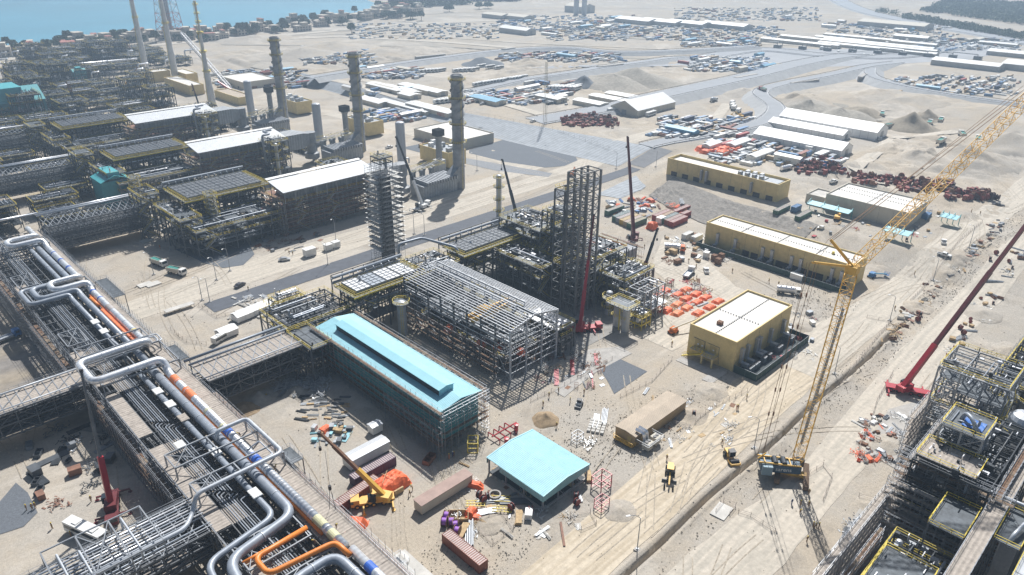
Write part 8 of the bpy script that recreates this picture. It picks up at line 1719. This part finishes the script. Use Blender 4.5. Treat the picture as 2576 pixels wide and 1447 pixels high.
hz_b = mat('pale_blue_stack', (.30, .42, .58), .6, 0, .2, .2); pcs = [steel_l, white, hz_b, greyl, steel, rust, wood, contm['blue'], hz_b]
def yard(u0, v0, u1, v1, nc, npp, nl, nm, sl=.12):
    """strip yard between picture corners: containers, pipe stacks, cabins"""
    for kd, n, mats_, key in ((FC, nc, cc, 'c'), (PS, npp, pcs, 'p'), (LC, nl, [white, creamw, sblue], 'l')):
        for _ in range(n):
            if cnt[key] >= 295: break
            u = q.uniform(u0, u1); v = q.uniform(v0, v1)
            p = G(u, v); p2 = Vector((round(p.x/14)*14+q.uniform(-2, 2), round(p.y/7)*7+q.uniform(-1.5, 1.5), 0)); p2.z = hgt(p2.x, p2.y)
            s_ = q.uniform(.6, 1.5); kd({'c': 'container ', 'p': 'stack of pipes and steel ', 'l': 'long low cabin '}[key]+nm, p2, q.choice((0, 0, 0, R90))+q.uniform(-.04, .04), {'c': 'containers ', 'p': 'pipe and steel stacks ', 'l': 'cabins '}[key]+nm, scale=(s_, q.uniform(.8, 1.4), q.uniform(.9, 1.2)) if key != 'c' else 1.001, body=q.choice(mats_)); cnt[key] += 1
yard(900, 178, 1050, 196, 10, 14, 3, 'in the far left camp behind the chimneys'); yard(880, 225, 1040, 236, 8, 4, 3, 'beside the far left cabin rows'); yard(940, 282, 1050, 306, 8, 10, 1, 'in the blue sheeted yard right of the middle chimney')
yard(1260, 138, 1560, 156, 24, 34, 2, 'in the oval yard inside the far loop road'); yard(1150, 232, 1420, 262, 16, 34, 2, 'in the yard before the wide upper road'); yard(1330, 205, 1440, 235, 6, 12, 0, 'by the coach rows')
yard(1720, 105, 1900, 118, 10, 10, 8, 'left of the far gate'); yard(1250, 40, 1600, 78, 22, 34, 6, 'in the hazy far centre yard'); yard(1380, 70, 1960, 102, 34, 44, 8, 'in the long far storage field'); yard(1700, 22, 2020, 52, 16, 34, 2, 'on the far sandy plain'); yard(2080, 60, 2400, 100, 26, 24, 6, 'right of the far grey warehouse')
yard(1740, 145, 1930, 182, 14, 10, 6, 'between the far embankment roads'); yard(1660, 298, 1880, 352, 12, 50, 1, 'in the pipe storage inside the road curve'); yard(1790, 360, 1990, 385, 10, 16, 2, 'in the orange sheeted yard below the curve'); yard(1900, 395, 2060, 420, 6, 12, 2, 'above the upper yellow building'); yard(2300, 100, 2560, 128, 18, 14, 5, 'at the far right gate area'); yard(2250, 195, 2560, 240, 6, 22, 1, 'by the scrub right of the bending road'); yard(540, 180, 760, 222, 16, 14, 3, 'around the far red crane'); yard(760, 125, 930, 160, 8, 26, 0, 'in the far left earthworks'); yard(1950, 500, 2060, 545, 0, 4, 0, 'by the green container')
for i, (u, v, n) in enumerate(((1810, 380, 12), (1000, 290, 6))):
    for j in range(n): put('tarp', (u+q.uniform(-45, 45), v+q.uniform(-9, 9)), 'sheeted stack in the far '+('orange' if i == 0 else 'blue')+' yard', 0, q.uniform(1.5, 2.6), ('orange' if i == 0 else 'blue')+' sheeted far stacks', body=tarp if i == 0 else btarp)
def goods(lab, quads, n, m, seed, A=9, nm='stored_goods'):
    q = random.Random(seed); k = MB(); tot = 0
    for _ in range(n):
        u0, v0, u1, v1 = q.choice(quads); p = G(q.uniform(u0, u1), q.uniform(v0, v1)); a, b, h = q.uniform(1.2, A), q.uniform(.8, min(3, A)), q.uniform(.5, 2.4); z = p.z-.2
        if A > 3 and q.random() < .75: p.y = round(p.y/11)*11+q.uniform(-1, 1); p.z = hgt(p.x, p.y); z = p.z-.2
        if q.random() < .25: a, b = b, a
        k.box(p.x, p.y, z, p.x+a, p.y+b, z+h+.2)
    tag(k.build(nm, m), lab, 'stored goods', kind='stuff')
Q_ = [(1250, 40, 1600, 80), (1380, 68, 1960, 104), (1380, 68, 1960, 104), (1700, 20, 2060, 54), (2080, 58, 2400, 100), (1260, 136, 1560, 158), (1150, 230, 1420, 264), (1660, 300, 1880, 350), (900, 176, 1060, 200), (940, 282, 1050, 306), (1720, 104, 1900, 118), (540, 180, 760, 225), (2250, 195, 2560, 242), (1790, 358, 2110, 420), (760, 118, 940, 165), (2300, 98, 2570, 130), (1740, 145, 1930, 182), (880, 60, 1250, 100)]
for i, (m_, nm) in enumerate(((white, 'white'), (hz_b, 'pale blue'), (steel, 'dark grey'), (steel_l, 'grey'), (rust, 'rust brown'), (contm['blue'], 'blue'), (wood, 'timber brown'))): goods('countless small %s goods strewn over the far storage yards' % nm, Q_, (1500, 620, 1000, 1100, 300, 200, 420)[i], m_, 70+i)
# drum fields
def drums(uvs, n, lab, mats_):
    for _ in range(n):
        f = q.random(); i = min(int(f*(len(uvs)-1)), len(uvs)-2); g = f*(len(uvs)-1)-i; a, b = uvs[i], uvs[i+1]; u = a[0]+(b[0]-a[0])*g+q.gauss(0, 1)*a[2]*.5; v = a[1]+(b[1]-a[1])*g+max(-1, min(1, q.gauss(0, .5)))*a[3]; dr_f('cable drum '+lab, G(u, v), q.uniform(0, 3.1), 'cable drums '+lab, scale=q.uniform(.8, 1.35), body=q.choice(mats_), z=q.choice((0, 0, 0, .9)))
DM = [drumr, drumr, woodd, rust, mat('drum_black', (.06, .03, .035), .8)]
drums([(1420, 307, 14, 9), (1480, 303, 20, 14), (1545, 310, 14, 9)], 95, 'in the oval drum pile before the tent hall', DM); drums([(2010, 415, 14, 12), (2060, 420, 22, 14), (2115, 432, 14, 11)], 85, 'in the blue flecked drum pile by the tents', DM+[blue]); drums([(2130, 446, 12, 5), (2230, 455, 22, 11), (2340, 472, 26, 11), (2440, 495, 22, 8), (2505, 500, 10, 6)], 115, 'in the long drum line below the quarry', DM)
DQ = [(1412, 298, 1550, 318), (1430, 292, 1520, 322), (2000, 405, 2118, 440), (2150, 447, 2280, 468), (2260, 455, 2400, 486), (2380, 482, 2490, 506)]
for m_, n_ in ((drumr, 330), (DM[4], 200), (rust, 130)): goods('countless %s cable drums heaped in the big drum fields' % ('red brown' if m_ is drumr else 'black' if m_ is DM[4] else 'rusty'), DQ, n_, m_, n_, 2.4, 'small_drums')
# tents and warehouses
def tent(label, x0, x1, y0, y1, e, r, z0=5, along='y', wall=wfab, roof=wfab, cat='tent hall'):
    o = ((x0+x1)/2, (y0+y1)/2, z0); t = thing('storage_hall', label, cat, o); k = MB(o); k.box(x0, y0, z0-.3, x1, y1, z0+e)
    if along == 'y': xm = (x0+x1)/2; k.ext([(x0, z0+e), (xm, z0+r-.1), (x1, z0+e)], y0, y1)
    else: ym = (y0+y1)/2; k.ext([(y0, z0+e), (ym, z0+r-.1), (y1, z0+e)], x0, x1, 'x')
    k.build('hall_wall', wall, t); k = MB(o); gable_roof(k, x0-.3, x1+.3, y0-.3, y1+.3, z0+e+.1, z0+r+.1, .15, along); k.build('hall_roof', roof, t); k = MB(o)
    if along == 'y': n = int((y1-y0)/5); [k.box(x0-.06, y0+(y1-y0)*i/n-.06, z0, x0, y0+(y1-y0)*i/n+.06, z0+e) for i in range(1, n)]; k.box((x0+x1)/2-2, y0-.08, z0, (x0+x1)/2+2, y0, z0+e*.9)
    else: n = int((x1-x0)/5); [k.box(x0+(x1-x0)*i/n-.06, y0-.06, z0, x0+(x1-x0)*i/n+.06, y0, z0+e) for i in range(1, n)]; k.box(x0-.08, (y0+y1)/2-2, z0, x0, (y0+y1)/2+2, z0+e*.8)
    k.build('wall_joints', steel_l, t)
tent('white tent hall with wide gable standing by the oval drum pile', 421, 467, 303, 327, 4.5, 10, along='x', wall=creamw)
tent('long white tent nearest the short white cabins', 424, 440, 160.5, 216, 4, 7.5); tent('long white tent farthest behind with dark doorway', 479, 497, 162, 227, 5, 9); tent('lower white tent between the two long ones', 462, 474, 176, 226, 3.6, 6)
for i, (u, v, L) in enumerate(((2000, 372, 16), (2040, 385, 14), (2060, 378, 12), (2062, 404, 12))): cabin(['grey white cabin at the foot of the long white tents', 'white cabin with windows before the long white tent', 'white cabin at the right end before the long tent', 'white cabin on the drum pile edge'][i], G(u, v), L, 4, 3, -.0 if i else -.1, white, white, 0, 3)
WH = [((1545, 56), 60, 30, 8, 'distant long pale warehouse left of three'), ((1608, 60), 60, 30, 8, 'distant long pale warehouse in the middle of three'), ((1672, 64), 60, 30, 8, 'distant long pale warehouse right of three'), ((1762, 68), 66, 26, 8, 'distant pale warehouse beyond the gate cabins'), ((2155, 65), 90, 40, 9, 'wide grey brown warehouse far beyond the gate'), ((1420, 30), 40, 30, 14, 'grey block beside the far twin silos'), ((1265, 48), 45, 22, 8, 'hazy warehouse at the far centre left'), ((1212, 44), 45, 22, 8, 'hazy warehouse farther left'), ((2245, 98), 40, 16, 6, 'pale shed right of the gate cabins'), ((2340, 163), 60, 22, 7, 'white roofed hall at the right beyond the scrub'), ((2375, 150), 0, 0, 0, ''), ((2515, 174), 60, 40, 8, 'white roofed hall cut by the right edge'), ((2480, 138), 90, 26, 6, 'long pale hall near the far right edge'), ((1255, 82), 50, 18, 9, 'round topped pale hangar in the far yard')]
for (u, v), L, w_, h, d in WH:
    if L: p = G(u, v); tent(d, p.x, p.x+w_, p.y-L, p.y, h*.7, h, p.z, 'y', mat('far_wall', (.42, .42, .41), .7, 0, .08, .1), white if 'white' in d or 'pale' in d else creamw, 'warehouse')
for i, (u, v, L) in enumerate(((1912, 103, 95), (2055, 113, 130), (2062, 107, 130), (2070, 103, 125), (2072, 92, 90), (1960, 96, 80), (2048, 98, 60), (2240, 110, 50), (2460, 112, 40))): p = G(u, v); tent(['long low gate cabin block behind the left car row', 'front one of three long cabin blocks at the gate', 'middle one of three long cabin blocks at the gate', 'rear one of three long cabin blocks at the gate', 'long cabin block behind the three', 'long cabin block behind the left car row, farther', 'short cabin block between the car rows', 'cabin block right of the shaded car park', 'low cabin block at the far right'][i], p.x, p.x+12, p.y-L, p.y, 3.2, 4.2, p.z, 'y', creamw, white, 'cabin block')
for i, (u, v, L) in enumerate(((920, 220, 44), (950, 226, 44), (1000, 222, 40), (1030, 228, 36), (985, 232, 20), (950, 262, 60), (1000, 245, 16), (880, 252, 40), (1020, 270, 50), (1180, 253, 30), (1480, 250, 40), (1520, 244, 30), (1440, 262, 26), (1345, 250, 24), (2105, 57, 10))): p = G(u, v); tent('low white roofed camp building %s' % ['at the left front of the cabin camp', 'second at the left of the cabin camp', 'third in the cabin camp', 'rightmost in the cabin camp', 'small one below the cabin camp', 'with wide roof behind the middle silo', 'small square one in the cabin camp', 'behind the short exhaust stack', 'with red lettering right of the middle chimney', 'with blue wall by the coaches', 'beside the wide upper road', 'second beside the wide upper road', 'at the lower edge of the wide upper road', 'beside the box trucks', 'near the distant highway'][i], p.x, p.x+11, p.y-L, p.y, 3.2, 4, p.z, 'y', creamw, white if i != 9 else sblue, 'camp building')
cu = bpy.data.curves.new('sign', 'FONT'); cu.body = 'NBTC'; cu.size = 3.2; cu.extrude = .03; tmp = bpy.data.objects.new('tmp', cu); COL.objects.link(tmp); me = bpy.data.meshes.new_from_object(tmp.evaluated_get(bpy.context.evaluated_depsgraph_get())); bpy.data.objects.remove(tmp); me.materials.clear(); me.materials.append(red); o = bpy.data.objects.new('wall_lettering', me); COL.objects.link(o)
p = G(1020, 270); o.matrix_world = Matrix(((0, 0, -1, p.x-.1), (-1, 0, 0, p.y-38), (0, 1, 0, p.z+.3), (0, 0, 0, 1))); tag(o, 'red capital lettering on the low white building right of the middle chimney', 'lettering')
for i, dx in enumerate((0, 11)): silo(['left', 'right'][i]+' one of the twin distant grey silos on the horizon side', G(1449, 38).x+dx*.6, G(1449, 38).y-dx, 34, 4)
for i in range(9): u = 1930+i*62; p = G(u, 118+i*3.6); k = MB(tuple(p)); [k.beam(p+Vector((0, s, 0)), p+Vector((0, s, 5)), .5) for s in (-12, 12)]; k.beam(p+Vector((0, -12, 5)), p+Vector((0, 12, 5)), .6); k.box(p.x-3, p.y-16, p.z, p.x+3, p.y-9, p.z+3.5); tag(k.build('gate_portal', steel), 'grey gate portal with guard booth on the far entrance road', 'gate', 'gate portals on the far entrance road')
# ================================================================ COAST: houses, trees, groves
def crown_mesh(k, c, r, h, n, q):
    for _ in range(n):
        a, b = q.uniform(0, 6.28), q.uniform(-.4, 1); d = r*q.uniform(.35, 1)**.5; x = c[0]+d*cos(a)*(1-.4*max(0, b)); y = c[1]+d*sin(a)*(1-.4*max(0, b)); z = c[2]+h*(.5+.42*b); s = r*q.uniform(.12, .3); e = Vector((q.gauss(0, 1), q.gauss(0, 1), q.gauss(0, 1))).normalized(); f = e.orthogonal().normalized(); g = e.cross(f); P = Vector((x, y, z)); k.add([P+f*s, P+g*s, P-f*s, P-g*s], [(0, 1, 2, 3)])
TR_ = []
for sd, (r, h) in enumerate(((5, 8), (6.5, 7), (4, 10))):
    t = thing('broad_tree', '', 'tree'); k = MB(); k.cyl((0, 0, 0), (.3, .2, h*.6), .4, .15, 7); k.beam((.2, .1, h*.3), (r*.5, .4, h*.65), .15); k.beam((.2, .1, h*.35), (-r*.4, -.8, h*.7), .15); k.build('trunk', woodd, t); k = MB(); q2 = random.Random(sd); crown_mesh(k, (0, 0, h*.25), r, h*.85, 260, q2); k.build('crown', foliage, t); TR_.append(Kind(t))
HS = []
for sd in range(3):
    t = thing('beach_house', '', 'house'); k = MB(); k.box(-8, -6, 0, 8, 6, 6.5+sd); k.box(-3+sd*2, -5, 6.5+sd, 5, 4, 9.5+sd); k.build('house_wall', townw, t); k = MB(); k.box(-3.3+sd*2, -5.3, 9.5+sd, 5.3, 4.3, 9.9+sd); k.build('flat_roof', creamw, t); k = MB(); [k.box(-8.05, -5+i*2.6, z, -8, -3.6+i*2.6, z+1.5) for i in range(4) for z in (1.2, 4.2)]; [k.box(-7+i*3, -6.05, z, -5.4+i*3, -6, z+1.5) for i in range(5) for z in (1.2, 4.2)]; k.build('windows', black, t); HS.append(Kind(t))
KINDS += TR_+HS; q = random.Random(9); nh = 0; ntr = 0
for i in range(330):
    x = -260+1300*q.random()**.9; c = coast(x); y = c-q.uniform(16, 110)-(25 if x > 700 else 0)
    if q.random() < .34 and nh < 120: q.choice(HS)('seaside house in the strip along the shore', (x, y), q.uniform(-.3, .3), 'seaside houses along the shore', scale=(q.uniform(.9, 1.7), q.uniform(.9, 1.7), q.uniform(.7, 1.4)), body=q.choice([townr, townw, townw, creamw])); nh += 1
    elif ntr < 290: q.choice(TR_)('broad green tree in the strip along the shore', (x, y), q.uniform(0, 6), 'trees along the shore', scale=q.uniform(.7, 1.5)); ntr += 1
for i, (u, v) in enumerate(((970, 48), (985, 46), (1008, 46), (1033, 50), (1038, 48), (1060, 52), (1205, 24), (1228, 22), (885, 86), (952, 20), (1000, 18), (1035, 22), (1080, 18), (1130, 30))): TR_[i % 3]('lone dark tree on the far sandy plain', G(u, v), i, 'lone trees on the far plain', scale=1.3)
def grove(label, poly, n, seed, s=6.5):
    q = random.Random(seed); k = MB(); P = [G(*a) for a in poly]
    for _ in range(n):
        a, b = q.random(), q.random(); u = (1-b)*((1-a)*P[0]+a*P[1])+b*((1-a)*P[3]+a*P[2]); crown_mesh(k, (u.x+q.uniform(-3, 3), u.y+q.uniform(-3, 3), 4.), s*q.uniform(.7, 1.3), 9*q.uniform(.6, 1.2), 26, q)
    tag(k.build('grove', foliage), label, 'trees', kind='stuff')
grove('dense dark groves beyond the highway at the top right', [(2318, 30), (2600, 66), (2640, 18), (2390, 2)], 900, 1); grove('hedge of dark trees along the far highway', [(2270, 48), (2580, 104), (2584, 97), (2280, 43)], 260, 2, 4.5); grove('hazy dark tree belt behind the far shore town', [(980, 24), (1180, 12), (1140, 0), (1000, 6)], 500, 3, 7); grove('hazy dark tree belt at the far top centre', [(1080, 6), (1300, 4), (1310, -6), (1080, -8)], 420, 4, 8); grove('median planting between the highway lanes', [(2200, 32), (2560, 100), (2562, 97), (2206, 29)], 160, 5, 3)
for k_ in KINDS:
    if not k_.used:
        for c in list(k_.p.children):
            for d in list(c.children): bpy.data.objects.remove(d)
            bpy.data.objects.remove(c)
        bpy.data.objects.remove(k_.p)
for s_ in (C40, C20):
    if s_.name not in USED: [bpy.data.objects.remove(c) for c in list(s_.children)]; bpy.data.objects.remove(s_)
# ================================================================ HAZE
k = MB(); k.box(-4300, -5300, -22, 9900, 9900, 170); 
me = k.mesh('haze'); hm = bpy.data.materials.new('haze_air'); hm.use_nodes = True; nt = hm.node_tree; nt.nodes.remove(nt.nodes['Principled BSDF']); pv = nt.nodes.new('ShaderNodeVolumePrincipled'); pv.inputs['Color'].default_value = (.60, .79, 1, 1); pv.inputs['Density'].default_value = HAZE; pv.inputs['Anisotropy'].default_value = .35
nt.links.new(pv.outputs[0], nt.nodes['Material Output'].inputs['Volume']); me.materials.append(hm); o = bpy.data.objects.new('haze', me); COL.objects.link(o); tag(o, kind='stuff')
